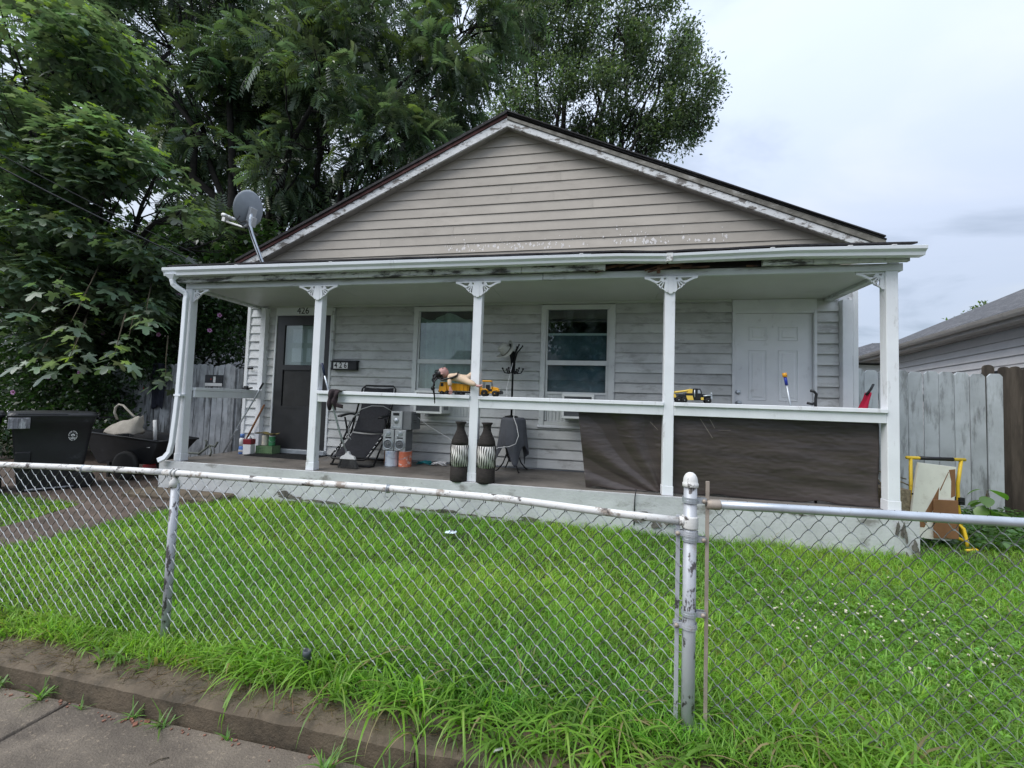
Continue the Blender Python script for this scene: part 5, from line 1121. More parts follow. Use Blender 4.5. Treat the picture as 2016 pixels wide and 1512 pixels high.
# ------------------------------------------------------------------ bins and cart by the drive
def bin_(loc, rz, label, seal=True):
    T = thing('trash_bin', label, 'bin', loc, rz, 'black trash bins beside the drive')
    def ring(z, lx, ly, k=8, r=.05):
        out_ = []
        for sx, sy, a0_ in ((1, 1, 0), (-1, 1, 90), (-1, -1, 180), (1, -1, 270)):
            for i in range(4):
                a = rad(a0_ + i * 30); out_.append((sx * (lx - r) + r * math.cos(a), sy * (ly - r) + r * math.sin(a), z))
        return out_
    lev = [(0.02, .25, .235), (.05, .26, .245), (.3, .285, .262), (.6, .315, .28), (.84, .34, .295), (.86, .355, .31), (.93, .36, .315)]
    m = MB(); vs = sum([ring(*l_) for l_ in lev], []); n = 16
    fs = [(i * n + k, i * n + (k + 1) % n, (i + 1) * n + (k + 1) % n, (i + 1) * n + k) for i in range(len(lev) - 1) for k in range(n)] + [tuple(range(n))[::-1]]
    m.smooth = True; m.add(vs, fs); m.build('body', M_bin, T)
    m = MB(); lv = [(.93, .375, .33), (.955, .38, .335), (.985, .36, .315), (1.0, .2, .16)]
    vs = sum([ring(*l_) for l_ in lv], []); fs = [(i * n + k, i * n + (k + 1) % n, (i + 1) * n + (k + 1) % n, (i + 1) * n + k) for i in range(len(lv) - 1) for k in range(n)] + [tuple(range(n))[::-1], tuple(range(3 * n, 4 * n))]
    m.add(vs, fs); m.box(-.3, .1, -.33, -.325, .955, .975); m.build('lid', M_bin, T)
    m = MB()
    for k in range(5): m.box(-.37, -.2 + .0, -.345, -.3, .8, .93) if k == 0 else m.box(-.375 + k * .034, -.36 + k * .034, -.352, -.345, .8, .92)
    m.build('scuffed_lip', M_scuff, T, bevel=.004)
    m = MB(); m.box(-.3, -.17, -.292, -.27, .3, .52); m.build('side_recess', M_black, T, bevel=.01)
    m = MB(); m.tube([(-.2 + .4 * i / 8, -.262 - .012, .06) for i in range(9)], .012, 6); m.build('foot_rib', M_scuff, T)
    for sy in (-.24, .24): MB().lathe([(.02, -.03), (.1, -.03), (.125, -.02), (.125, .02), (.1, .03), (.02, .03)], 20, 'y', (.27, sy, .125)).build('wheel', M_rubber, T)
    MB().tube([(.4, -.2, .9), (.4, .2, .9)], .014, 8).build('handle', M_black, T)
    # round city seal stencilled on the side: ring, tree-like emblem, dots
    M_seal = M_white; sc = .062; cx_, cz_ = .16, .70; yq = -.302
    m = MB(); nn = 28
    for r0_, r1_ in ((.88, 1.0),):
        for i in range(nn):
            if i % 7 == 0: continue
            a, c = 2 * math.pi * i / nn, 2 * math.pi * (i + 1) / nn
            m.add([(cx_ + sc * r * math.cos(t), yq + 0.035 * 0 - .0, cz_ + sc * r * math.sin(t)) for r, t in ((r0_, a), (r1_, a), (r1_, c), (r0_, c))], [(0, 1, 2, 3)])
    for i in range(12):
        a = 2 * math.pi * i / 12; m.add([(cx_ + sc * (.72 + .07 * math.cos(t)) * math.cos(a) + sc * .07 * math.sin(t) * -math.sin(a), yq, cz_ + sc * (.72 + .07 * math.cos(t)) * math.sin(a) + sc * .07 * math.sin(t) * math.cos(a)) for t in [j * math.pi / 3 for j in range(6)]], [tuple(range(6))])
    for a in (90, 40, 140, 0, 180): 
        a = rad(a); p = (cx_ + sc * .3 * math.cos(a), cz_ + sc * .3 * math.sin(a)); m.add([(p[0] + sc * .16 * math.cos(t), yq - .0005, p[1] + sc * .13 * math.sin(t)) for t in [j * math.pi / 3 for j in range(6)]], [tuple(range(6))])
    m.add([(cx_ - sc * .07, yq, cz_ - sc * .5), (cx_ + sc * .07, yq, cz_ - sc * .5), (cx_ + sc * .05, yq, cz_ + .1 * sc), (cx_ - sc * .05, yq, cz_ + .1 * sc)], [(0, 1, 2, 3)])
    m.add([(cx_ + sc * .6 * math.cos(t), yq, cz_ - sc * .5 + sc * .12 * math.sin(t)) for t in [j * math.pi / 4 for j in range(8)]], [tuple(range(8))])
    if seal:
        m.v = [(cx_ + (x - cx_) * .64, y, z) for x, y, z in m.v]; m.build('city_seal', M_seal, T)
    return T
bin_((-1.53, -.36, -.4), rad(62), 'black trash bin with a round white city seal and scuffed grey lip')
bin_((-2.02, -.97, -.4), rad(62), 'black trash bin cut off by the edge of the photo, beside the sealed bin', False)

T = thing('garden_cart', 'black plastic two-wheeled garden cart loaded with a canvas bag', 'cart', (-1.38, .62, -.4))
m = MB(); top = [(-.72, -.33, .68), (.66, -.30, .585), (.66, .30, .585), (-.72, .33, .68)]; bot = [(-.5, -.22, .2), (.42, -.2, .24), (.42, .2, .24), (-.5, .22, .2)]
inn = [(x * .96, y * .94, z + .0) for x, y, z in top]; ib = [(x * .96, y * .94, z + .03) for x, y, z in bot]
m.add(bot + top + inn + ib, [(3, 2, 1, 0)] + [(i, (i + 1) % 4, (i + 1) % 4 + 4, i + 4) for i in range(4)] + [(i + 4, (i + 1) % 4 + 4, (i + 1) % 4 + 8, i + 8) for i in range(4)] + [(i + 8, (i + 1) % 4 + 8, (i + 1) % 4 + 12, i + 12) for i in range(4)] + [(12, 13, 14, 15)])
m.build('tub', M_bin, T, bevel=.012)
m = MB()
for p, q in zip(top, top[1:] + top[:1]): m.tube([p, q], .014, 8)
m.build('rim', M_black, T)
for sy in (-.3, .3):
    w_ = MB().lathe([(.17, -.035), (.205, -.03), (.215, 0), (.205, .03), (.17, .035)], 28, 'y', (.12, sy, .215)).build('wheel', M_rubber, T)
    m = MB(); m.lathe([(.03, -.03), (.03, .03)], 12, 'y', (.12, sy, .215))
    for k in range(5): a = k * 1.257 + .3; m.tube([(.12, sy, .215), (.12 + .175 * math.cos(a), sy, .215 + .175 * math.sin(a))], .014, 6)
    m.build('wheel_spokes', M_black, w_)
MB().box(.40, .49, -.278, -.27, .49, .53).box(.40, .49, -.2785, -.2705, .495, .505).build('white_label', M_white, T)
MB().tube([(-.7, -.3, .66), (-1.0, -.3, .85), (-1.0, .3, .85), (-.7, .3, .66)], .015, 8).build('handle', M_blackm, T)
MB().box(-.3, -.26, -.24, -.2, 0, .24).build('leg', M_black, T)

T = thing('canvas_bag', 'slouched cream canvas tote bag with a looped handle on the cart', 'bag', (-1.72, .6, .21), rad(8))
def bagf(u, v):
    a = u * 2 * math.pi; c, s_ = math.cos(a), math.sin(a); p = .55
    x = .25 * math.copysign(abs(c) ** p, c); y = .13 * math.copysign(abs(s_) ** p, s_); q = 1 - .35 * v ** 2
    wob = .018 * noise.noise(Vector((x * 9, y * 9, v * 4))) + .012 * math.sin(a * 5 + v * 6)
    return (x * q * (1 + wob * 2) + .1 * v * v, y * (1 - .75 * v ** 1.5) + wob * .6, .03 + .22 * v + .05 * x / .25 * v + wob)
MB().grid(bagf, 48, 12).build('body', M_canvas, T, solid=.006)
MB().tube([(-.08, -.04, .24), (-.12, -.05, .34), (-.11, -.05, .42), (-.06, -.05, .465), (0, -.045, .455), (.07, -.04, .39), (.14, -.02, .31), (.19, -.02, .28)], [.015] * 8, 8).build('handle', M_canvas, T)
T = thing('plastic_pipe', 'short white plastic pipe standing in the cart behind the bag', 'pipe', (-1.28, .72, .15)); MB().tube([(0, 0, 0), (-.06, .02, .3)], .024, 10).build('pipe', M_white, T)
T = thing('red_tray', 'dark red plastic tray lying on the ground under the cart', 'tray', (-1.5, 1.15, -.4)); m = MB(); m.box(-.35, .45, -.15, .15, .0, .02).box(-.35, .45, -.15, -.13, .02, .1).box(-.35, .45, .13, .15, .02, .1).box(-.35, -.33, -.13, .13, .02, .1).box(.43, .45, -.13, .13, .02, .1); m.build('tray', mat('dark_red_plastic', (.3, .015, .02), .45, .1, 6), T)
T = thing('work_trousers', 'dark navy trousers hanging on the shaded picket fence', 'trousers', (-2.78, 1.9, 1.42))
def tr(u, v):
    x = (-.1 + .26 * u) * (1 + .25 * v); return (x, -.03 - .02 * math.sin(u * 14) - .02 * math.sin(v * 5 + u * 3), -.82 * v - .04 * math.sin(u * 9) * v)
MB().grid(tr, 20, 16).build('cloth', mat('navy_cloth', (.018, .02, .032), .85, .2, 9), T, solid=.012)
T = thing('red_reflector', 'small round red reflector on the shaded picket fence', 'reflector', (-3.1, 1.9, .95)); MB().lathe([(.03, 0), (.03, -.012), (.02, -.018)], 14, 'y').build('lens', mat('red_lens', (.55, .03, .02), .25, .05, 9), T)
T = thing('warning_sign', 'black framed sign with a white strip on the picket gate', 'sign', (-1.53, 1.875, 1.12))
MB().box(-.19, .19, -.006, .008, -.105, .105).build('board', mat('dark_sign_print', (.02, .022, .028), .4, .3, 14), T)
MB().box(-.185, .185, -.0075, -.006, -.1, -.045).build('white_strip', M_white, T); MB().box(-.01, .04, -.0075, -.006, -.035, .075).build('white_bar', M_white, T)
MB().box(-.07, -.05, -.0075, -.006, .01, .04).build('red_mark', mat('red_print', (.4, .04, .03), .5, .1, 9), T)

# ------------------------------------------------------------------ things on the porch
T = thing('door_mat', 'thin black ribbed door mat in front of the storm door', 'mat', (.82, .93, .0), rad(-3))
m = MB().box(-.52, .52, -.22, .2, .001, .012)
m.build('mat', M_black, T)
for k in range(22): MB().box(-.5, .5, -.205 + k * .0185, -.197 + k * .0185, .0121, .016).build('rib', M_rubber, T)
def can(loc, r, h, m_, label, name='paint_can', lid=M_galv, extra=None, cat='can', group=None):
    T = thing(name, label, cat, loc, rnd(0, 6), group)
    MB().lathe([(r, 0), (r * 1.02, .004), (r, .01), (r, h - .01), (r * 1.03, h - .004), (r * 1.03, h)], 24).build('body', m_, T)
    MB().lathe([(r * .96, h + .0005), (r * .93, h - .004), (r * .9, h + .002)], 24).build('lid', lid, T)
    m = MB(); m.tube([(r * 1.03 * math.cos(a), r * 1.03 * math.sin(a), h * .75 - .05 * math.sin((a + .2) / 3.5 * math.pi)) for a in [-.2 + i * .35 for i in range(11)]], .0018, 5); m.build('bail', M_galv, T)
    return T
P_white = mat('white_blue_can_label', (.62, .68, .74), .45, .05, 6, dirt=((.2, .32, .6), .8, 13, .56, .05, (1, 1, .6)))
P_oran = mat('orange_can_label', (.7, .2, .11), .45, .1, 6, dirt=((.75, .6, .55), .8, 14, .55, .05, (1, 1, 1.5)))
P_brn = mat('rusty_orange_can', (.42, .16, .06), .5, .1, 6)
can((2.63, .70, 0), .085, .2, P_white, 'white and blue paint can under the left speaker', group='paint cans under the speakers')
can((2.815, .72, 0), .085, .2, P_oran, 'orange and white paint can under the right speaker', group='paint cans under the speakers')
can((2.525, .84, 0), .07, .2, P_brn, 'brown orange can half hidden behind the white and blue paint can', group='paint cans under the speakers')
def speaker(loc, rz, label):
    T = thing('stereo_speaker', label, 'speaker', loc, rz, 'silver stereo speakers')
    MB().box(-.075, .075, -.005, .22, 0, .28).build('cabinet', M_greybox, T, bevel=.004)
    MB().box(-.077, .077, -.022, -.0055, 0, .28).build('front_panel', M_silver, T, bevel=.006)
    w_ = MB().lathe([(.068, -.022), (.068, -.036), (.06, -.04), (.054, -.03), (.054, -.026)], 28, 'y', (0, 0, .085)).build('woofer', M_galv, T)
    MB().lathe([(.054, -.026), (.045, -.032), (.02, -.024), (.018, -.03), (.008, -.036)], 24, 'y', (0, 0, .085)).build('cone', M_greybox, w_)
    MB().lathe([(.03, -.022), (.03, -.03), (.024, -.028), (.012, -.032), (.004, -.034)], 20, 'y', (.0, 0, .232)).build('tweeter', M_galv, T)
    MB().box(-.04, .04, -.024, -.0215, .165, .18).build('port', M_black, T)
    MB().lathe([(.012, -.022), (.011, -.027)], 12, 'y', (-.035, 0, .2)).build('badge', M_galv, T)
speaker((2.60, .66, .205), rad(2), 'silver speaker on the white and blue paint can, left of its pair')
speaker((2.765, .665, .205), rad(2), 'silver speaker on the orange paint can, right of its pair')
T = thing('mini_stereo', 'silver mini stereo with round dial on top of two speakers', 'stereo', (2.70, .69, .487), rad(-4))
MB().box(-.09, .2, -.0, .26, 0, .24).build('cabinet', M_greybox, T, bevel=.004)
MB().box(-.155 + .06, .075, -.02, -.001, 0.0, .242).build('front_panel', M_silver, T, bevel=.006)
MB().box(-.06, .03, -.024, -.0195, .185, .22).build('display', M_black, T)
MB().lathe([(.036, -.02), (.036, -.03), (.03, -.034), (.018, -.034), (.018, -.045), (.015, -.047)], 24, 'y', (-.012, 0, .115)).build('dial', M_galv, T)
MB().box(-.075, .055, -.027, -.0195, .02, .045).build('cd_tray', M_galv, T, bevel=.003)
for k in range(3): MB().box(-.06 + k * .04, -.03 + k * .04, -.024, -.0195, .055, .065).build('button', M_galv, T)
for z in (.09, .12, .2): MB().box(.2005, .202, .06, .14, z, z + .006).build('vent_slot', M_black, T)
T = thing('power_cord', 'grey cord arching from the stereo over the lounge chair', 'cord'); MB().tube([(2.62, .7, .72), (2.52, .62, .79), (2.36, .6, .79), (2.2, .62, .74), (2.08, .62, .62), (2.02, .62, .48), (2.03, .62, .37), (2.08, .6, .33)], .006, 6).build('cord', mat('grey_cord', (.3, .31, .32), .5, .05, 9), T)
T = thing('extension_cord', 'white cord running down from the stereo along the wall to the left vase', 'cord'); MB().tube([(2.9, .85, .66), (3.05, .95, .52), (3.28, 1.05, .38), (3.5, 1.08, .22), (3.62, 1.0, .06), (3.72, .6, .012)], .0055, 6).build('cord', M_cord, T)
T = thing('cable_heap', 'small heap of teal and white cables on the porch floor', 'cables', (3.12, .92, 0))
for nm, c_, dx in (('teal_cable', mat('teal_cable', (.02, .2, .22), .5, .1, 9), -.1), ('white_cable', M_cord, .1)):
    m = MB(); m.tube([(dx + .09 * math.cos(i * .9) * (1 + .4 * math.sin(i * 2.3)) + rnd(-.02, .02), .06 * math.sin(i * .9), .012 + .02 * (1 + math.sin(i * 1.7))) for i in range(26)], .007, 6); m.build(nm, c_, T)

# reclining sling chair
T = thing('lounge_chair', 'black folding recliner chair with laced sling fabric', 'chair', (2.2, .80, 0), rad(-3))
hw = .27
def sling(y0, z0, y1, z1, bow):
    def f(u, v): return ((-.235 + .47 * u), y0 + (y1 - y0) * v + bow * math.sin(math.pi * v) * .6 + .02 * math.sin(math.pi * u), z0 + (z1 - z0) * v - abs(bow) * math.sin(math.pi * v) * .4 - .015 * math.sin(math.pi * u))
    return MB().grid(f, 10, 12)
sling(.02, .42, .24, 1.05, .05).build('back_sling', M_sling, T, solid=.006)
sling(-.38, .13, .0, .40, .03).build('seat_sling', M_sling, T, solid=.006)
m = MB(); m.tube([(-hw, .02, .40), (-hw, .24, 1.03), (-hw + .05, .255, 1.075), (hw - .05, .255, 1.075), (hw, .24, 1.03), (hw, .02, .40)], .0125, 8); m.build('back_frame', M_blackm, T)
m = MB(); m.tube([(-hw, .02, .41), (-hw, -.39, .12), (-hw + .04, -.41, .1), (hw - .04, -.41, .1), (hw, -.39, .12), (hw, .02, .41)], .0125, 8); m.build('seat_frame', M_blackm, T)
for s_ in (-1, 1):
    m = MB(); m.tube([(s_ * .31, .22, .015), (s_ * .31, -.02, .45), (s_ * .31, -.08, .62)], .012, 8); m.build('leg', M_blackm, T)
    m = MB(); m.tube([(s_ * .31, -.30, .015), (s_ * .31, -.02, .42), (s_ * .31, .12, .6)], .012, 8); m.build('leg', M_blackm, T)
    m = MB(); m.grid(lambda u, v: (s_ * .31 - .03 + .06 * v, -.2 + .42 * u, .635 + .03 * math.sin(u * 3) - .01 * (v - .5) ** 2), 10, 4); m.build('armrest', M_black, T, solid=.022)
    m = MB(); m.lathe([(.02, -.01), (.02, .01)], 10, 'x', (s_ * .325, -.1, .3)); m.tube([(s_ * .31, -.15, .24), (s_ * .31, .05, .56)], .008, 6); m.build('lock_knob', M_black, T)
m = MB(); m.tube([(-.31, -.30, .015), (-.29, -.36, .015), (.29, -.36, .015), (.31, -.30, .015)], .012, 8); m.build('front_foot', M_blackm, T)
m = MB(); m.tube([(-.31, .22, .015), (.31, .22, .015)], .012, 8); m.build('rear_foot', M_blackm, T)
m = MB()
for s_ in (-1, 1):
    for k in range(17):
        t = .06 + .88 * k / 16; p = Vector((s_ * .25, .02 + .22 * t + .02, .42 + .63 * t)); q = p + Vector((s_ * .018, .0, .022 if k % 2 else -.022)); m.tube([p, q], .0065, 4)
    for k in range(10):
        t = .1 + .8 * k / 9; p = Vector((s_ * .25, -.38 + .38 * t, .13 + .28 * t)); q = p + Vector((s_ * .018, .0, .02 if k % 2 else -.02)); m.tube([p, q], .0065, 4)
o = m.build('lacing', M_cord, T); o['kind'] = 'stuff'
T = thing('pillow_headrest', 'black padded head pillow strapped across the recliner top', 'pillow', (2.2, 1.03, .97), rad(-3)); MB().ball((0, 0, 0), .2, .04, .07, 16, 10).build('pad', M_sling, T)

# broom and rag
T = thing('broom', 'grey broom with white head leaning on the porch rail', 'broom', (2.245, .29, 0))
MB().tube([(-.01, -.01, .19), (-.07, -.09, .45), (-.165, -.215, .96), (-.21, -.26, 1.17)], .0115, 8).build('handle', M_galv, T)
MB().tube([(-.205, -.255, 1.15), (-.237, -.275, 1.3)], .014, 8).build('grip', mat('navy_grip', (.02, .03, .07), .5, .1, 9), T)
MB().prism([(-.105, .115), (.11, .115), (.09, .15), (.03, .175), (.015, .215), (-.02, .215), (-.035, .175), (-.09, .145)], -.022, .022).build('head', M_white, T, bevel=.006)
m = MB()
for i in range(420):
    x, y = rnd(-.1, .105), rnd(-.018, .018); m.tube([(x, y, .116), (x * 1.35 + rnd(-.006, .006), y * 1.8 + rnd(-.01, .01), rnd(.0, .012))], [.0017, .0010], 3, cap=False)
o = m.build('bristles', mat('grey_bristles', (.12, .12, .115), .8, .3, 60), T); o['kind'] = 'stuff'
T = thing('rag', 'dark brown rag hung over the left end of the porch rail', 'rag', (2.235, -.03, .965))
def ragf(u, v):
    x = -.06 + .15 * u; w_ = .012 * math.sin(u * 11 + v * 4) + .008 * math.sin(v * 13)
    if v < .25: return (x, .08 - .11 * (v / .25), .008 + .01 * math.sin(u * 6))
    t = (v - .25) / .75; k = 1 - .35 * t
    return (-.06 + .06 + (x) * k - .015 * t, -.035 - .02 * math.sin(t * 3) + w_, .006 - (.2 + .04 * math.sin(u * 8)) * t)
MB().grid(ragf, 22, 26).build('cloth', mat('brown_rag', (.03, .021, .024), .9, .3, 20), T, solid=.008)
MB().grid(lambda u, v: (.045 + .09 * u, -.04 - .008 * math.sin(u * 5), -.14 - .045 * v - .02 * u), 6, 4).build('flap', MATS['brown_rag'], T, solid=.008)

# mailbox
T = thing('mailbox', 'black wall mailbox reading 426 right of the storm door', 'mailbox', (1.595, 1.156, 1.365))
MB().box(-.21, .21, -.075, -.006, -.065, .06).build('box', M_black, T, bevel=.006); MB().prismx([(-.085, .058), (-.085, .07), (-.0, .085), (.0, .06)], -.215, .215).build('lid', M_black, T)
MB().box(-.165, -.085, -.0775, -.0755, -.045, .045).box(-.083, -.008, -.0775, -.0755, -.045, .045).box(-.006, .07, -.0775, -.0755, -.045, .045).build('number_tiles', M_white, T)
for ch, x in (('4', -.125), ('2', -.046), ('6', .032)): text_mesh('numeral', ch, .115, M_num, T, (x, -.0785, .0), depth=.0006, sx=.85, off=.002)

# window air conditioners
def ac(loc, label):
    T = thing('air_conditioner', label, 'air conditioner', loc, 0, 'window air conditioners')
    MB().box(-.2, .2, -.18, .15, 0, .31).build('case', M_vinyl, T, bevel=.008)
    fr = MB().box(-.2, .2, -.2, -.181, 0, .03).box(-.2, .2, -.2, -.181, .28, .31).box(-.2, -.17, -.2, -.181, .03, .28).box(.17, .2, -.2, -.181, .03, .28); f_ = fr.build('front_frame', M_vinyl, T, bevel=.003)
    MB().box(-.17, .17, -.186, -.1815, .03, .28).build('grille_back', M_room, T)
    for k in range(16): MB().box(-.168, .168, -.19, -.1865, .036 + k * .0152, .043 + k * .0152).build('fin', M_greybox, f_)
    for k in range(6): MB().box(.2005, .203, -.12 + k * .03, -.105 + k * .03, .05, .25).build('side_louvre', M_greybox, T)
ac((3.07, 1.0, .71), 'white window air conditioner in the curtained window on the left')
ac((5.07, 1.0, .715), 'white window air conditioner in the dark-shaded window on the right')

# tall vases either side of the middle post
M_wov = mat('woven_black_reed', (.022, .018, .016), .75, .5, 20, stretch=(1, 1, 14), bump=.9, bscale=30, bstretch=(1, 1, 9)); M_cream = mat('cream_vase_slip', (.72, .7, .66), .6, .06, 9)
def vase(loc, label, ph):
    T = thing('floor_vase', label, 'vase', loc, 0, 'pair of tall woven vases'); q = 1.0
    pf_ = [(.098, 0), (.103, .02), (.102, .17)]
    MB().lathe([(r, z) for r, z in pf_], 28).build('base', M_wov, T)
    MB().lathe([(.101, .1705), (.104, .3), (.101, .405)], 28).build('belly', M_cream, T)
    m = MB()
    for k in range(24):
        a0_ = k * 2 * math.pi / 24; pts = []
        for i in range(9):
            t = i / 8; a = a0_ + .045 * math.sin(t * 7 + k * .55 + ph) + .03 * math.sin(t * 13 + k * 1.1) ; pts.append((.1045 * math.cos(a), .1045 * math.sin(a), .172 + .232 * t))
        m.tube(pts, [.0046 + .002 * math.sin(i * 1.3 + k) for i in range(9)], 5)
    m.build('black_stripes', M_num, T)
    MB().lathe([(.102, .4055), (.098, .44), (.086, .48), (.062, .53), (.046, .57), (.042, .60), (.05, .635), (.066, .66), (.06, .662), (.04, .61), (.03, .5)], 28).build('neck', M_wov, T)
vase((3.80, .02 - .0, 0), 'woven black vase with white zebra band left of the middle post', 0)
vase((4.105, .02, 0), 'woven black vase with white zebra band right of the middle post', 1.7)

# small table under a grey cloth, coat rack on it
T = thing('side_table', 'small metal table with curved dark legs under a grey cloth', 'table', (4.23, .92, 0))
MB().lathe([(.14, .66), (.145, .665), (.145, .685), (.14, .69)], 24).build('top', M_blackm, T)
for k in range(4):
    a = .6 + k * math.pi / 2; c, s_ = math.cos(a), math.sin(a)
    MB().tube([(.1 * c, .1 * s_, .66), (.11 * c, .11 * s_, .4), (.08 * c, .08 * s_, .22), (.13 * c, .13 * s_, .1), (.2 * c, .2 * s_, .02), (.23 * c, .23 * s_, .01)], .009, 7).build('leg', M_blackm, T)
MB().tube([(.09 * math.cos(a), .09 * math.sin(a), .2) for a in [i * math.pi / 8 for i in range(16)]], .006, 5, closed=True).build('ring', M_blackm, T)
T = thing('tablecloth', 'dark grey square cloth draped over the small table', 'tablecloth', (4.23, .92, .692))
def clothf(u, v):
    a = 2 * math.pi * u; r = v * .62; corner = .18 * abs(math.cos(2 * (a - .35))) ** 3
    if v < .25: return (r * math.cos(a), r * math.sin(a), .004)
    t = (v - .25) / .75; L_ = (.36 + corner * 1.4) * t; fold = .03 * math.sin(a * 4 + .5) * t + .012 * math.sin(a * 9) * t
    R_ = .157 + .05 * t + fold
    if math.sin(a) > 0: R_ = min(R_, .17)
    return (R_ * math.cos(a), R_ * math.sin(a), .004 - L_)
MB().grid(clothf, 96, 22).build('cloth', M_greycloth, T, solid=.004)
T = thing('coat_rack', 'black metal coat rack with curled hooks standing behind the small table', 'coat rack', (4.2, .93, .7))
MB().tube([(0, 0, 0), (0, 0, .62), (0, 0, .88)], .0135, 10).build('pole', M_blackm, T); MB().lathe([(.09, 0), (.09, .012), (.03, .025)], 18).build('foot', M_blackm, T)
for k in range(6):
    a = k * math.pi / 3 + .3; c, s_ = math.cos(a), math.sin(a)
    MB().tube([(.018 * c, .018 * s_, .60), (.025 * c, .025 * s_, .75), (.05 * c, .05 * s_, .86), (.12 * c, .12 * s_, .95)], .009, 7).ball((.12 * c, .12 * s_, .955), .012).build('upper_hook', M_blackm, T)
    MB().tube([(.02 * c, .02 * s_, .72), (.025 * c, .025 * s_, .62), (.06 * c, .06 * s_, .582), (.11 * c, .11 * s_, .59), (.135 * c, .135 * s_, .635)], .008, 7).ball((.137 * c, .137 * s_, .645), .014).build('lower_hook', M_blackm, T)
T = thing('cowboy_hat', 'pale straw cowboy hat hung on the coat rack', 'hat', (4.125, .86, 1.57)); T.rotation_euler = (rad(20), rad(-52), rad(10))
M_hat = mat('pale_straw', (.42, .43, .38), .8, .12, 12, bump=.4, bscale=60)
def brim(u, v):
    a = 2 * math.pi * u; r = .075 + .085 * v; up_ = .06 * (v ** 2) * abs(math.cos(a)) ** 2
    return (r * 1.0 * math.cos(a) * (1 - .1 * v), r * 1.25 * math.sin(a), up_ - .01 * v * abs(math.sin(a)))
MB().grid(brim, 40, 6).build('brim', M_hat, T, solid=.004)
def crown_(u, v):
    a = 2 * math.pi * u; r = .078 * (1 - .25 * v) * (1 if v < .85 else (1 - v) / .15 * .9 + .1 * 0); return (r * math.cos(a), r * 1.25 * math.sin(a), .115 * min(1, v * 1.15) - (.028 * (1 - min(1, r / .05)) if v > .8 else 0))
MB().grid(crown_, 36, 14).build('crown', M_hat, T); MB().tube([(.08 * math.cos(a), .1 * math.sin(a), .012) for a in [i * math.pi / 12 for i in range(24)]], .006, 6, closed=True).build('band', mat('grey_hat_band', (.16, .16, .13), .8, .1, 9), T)
T = thing('extension_cord', 'white cord looping down the coat rack over the grey cloth', 'cord')
MB().tube([(4.2, .9, 1.42), (4.17, .88, 1.25), (4.14, .86, 1.1), (4.15, .83, .95), (4.2, .8, .93), (4.26, .78, .9), (4.27, .75, .78), (4.27, .735, .7), (4.32, .69, .6), (4.35, .665, .48), (4.32, .655, .38), (4.24, .66, .34), (4.1, .66, .32), (4.02, .6, .28)], .0055, 6).build('cord', M_cord, T)

# tarp behind the rail
T = thing('tarp', 'dark brown wrinkled tarp hung below the right part of the porch rail', 'tarp')
def tarpf(u, v):
    zt = .822 + .0 * u; x = 5.10 + 2.845 * u + .1 * v * (1 - u) ** 6; z = zt - .82 * v + (.012 * math.sin(u * 40) + .02 * math.sin(u * 17)) * v
    bay = 1 if x > 6.0 else 0; cxp = 6.0
    dp = math.exp(-((x - cxp) / .06) ** 2)
    y = .108 + .012 * dp
    # folds radiating from the foot of the post on the left piece
    if x < 6.02:
        a = math.atan2(z + .05, 6.0 - x); r = math.hypot(z + .05, 6.0 - x); y -= .023 * math.sin(a * 13 + 1.2 * noise.noise(Vector((x * 2, z * 2, 0)))) * min(1, r * 2.2) * (.35 + .65 * (1 - min(1, (.822 - z) * 0)))
    else:
        y -= .009 * noise.noise(Vector((x * 1.4, z * 8 + x * .8, 2))) + .026 * noise.noise(Vector((x * 1.1, z * 2.2, 5))) * min(1, (x - 6) * 3)
        y -= .03 * math.exp(-((x - 6.25) / .28) ** 2 - ((z - .5) / .22) ** 2)
    y -= .0018 * noise.noise(Vector((x * 5, z * 22, 9))) + .0025 * noise.noise(Vector((x * 14, z * 40, 4))) - .008 * v
    return (x, min(y, .125), max(z, .012))
MB().grid(tarpf, 260, 90).build('sheet', M_tarp, T, solid=.002)
m = MB()
for (xa, za), (xb, zb) in (((6.33, .79), (6.45, .60)), ((6.42, .79), (6.47, .70)), ((6.2, .765), (6.28, .815)), ((5.84, .74), (5.92, .66)), ((6.5, .68), (6.62, .685))):
    yq = .062; m.add([(xa, yq, za), (xa + .006, yq, za + .002), (xb + .003, yq - .002, zb), (xb, yq - .002, zb - .003)], [(0, 1, 2, 3)])
m.build('scratches', mat('tarp_scratch', (.2, .17, .15), .6, .1, 9), T)

# things near the left end of the porch
T = thing('cleaner_bottle', 'white and blue spray bottle at the left end of the porch', 'bottle', (.13, .86, 0))
MB().lathe([(.036, 0), (.04, .01), (.04, .1), (.036, .12)], 20).build('lower_label', mat('blue_label', (.1, .2, .5), .4, .1, 9), T); MB().lathe([(.04, .0), (.041, .03), (.041, .035)], 20, 'z', (0, 0, .03)).build('white_band', M_white, T)
MB().lathe([(.038, .121), (.038, .22), (.03, .24)], 20).build('body', M_white, T); MB().lathe([(.03, .241), (.03, .29), (.025, .3)], 20).build('cap', mat('blue_cap', (.12, .22, .5), .4, .1, 9), T)
T = thing('paint_tin', 'square white tin with dark red top band beside the blue bottle', 'tin', (.255, .86, 0), rad(6))
MB().box(-.062, .062, -.05, .05, 0, .15).build('body', M_white, T, bevel=.006); MB().box(-.064, .064, -.052, .052, .151, .23).build('red_band', mat('dark_red_label', (.2, .02, .03), .45, .1, 9), T, bevel=.006); MB().lathe([(.03, .2305), (.03, .245), (.012, .25), (.012, .27)], 16).build('cap', M_galv, T)
can((.40, 1.0, .13), .045, .15, mat('cream_can', (.6, .56, .45), .5, .08, 9), 'cream round tin standing on the green crate', 'paint_tin', cat='tin')
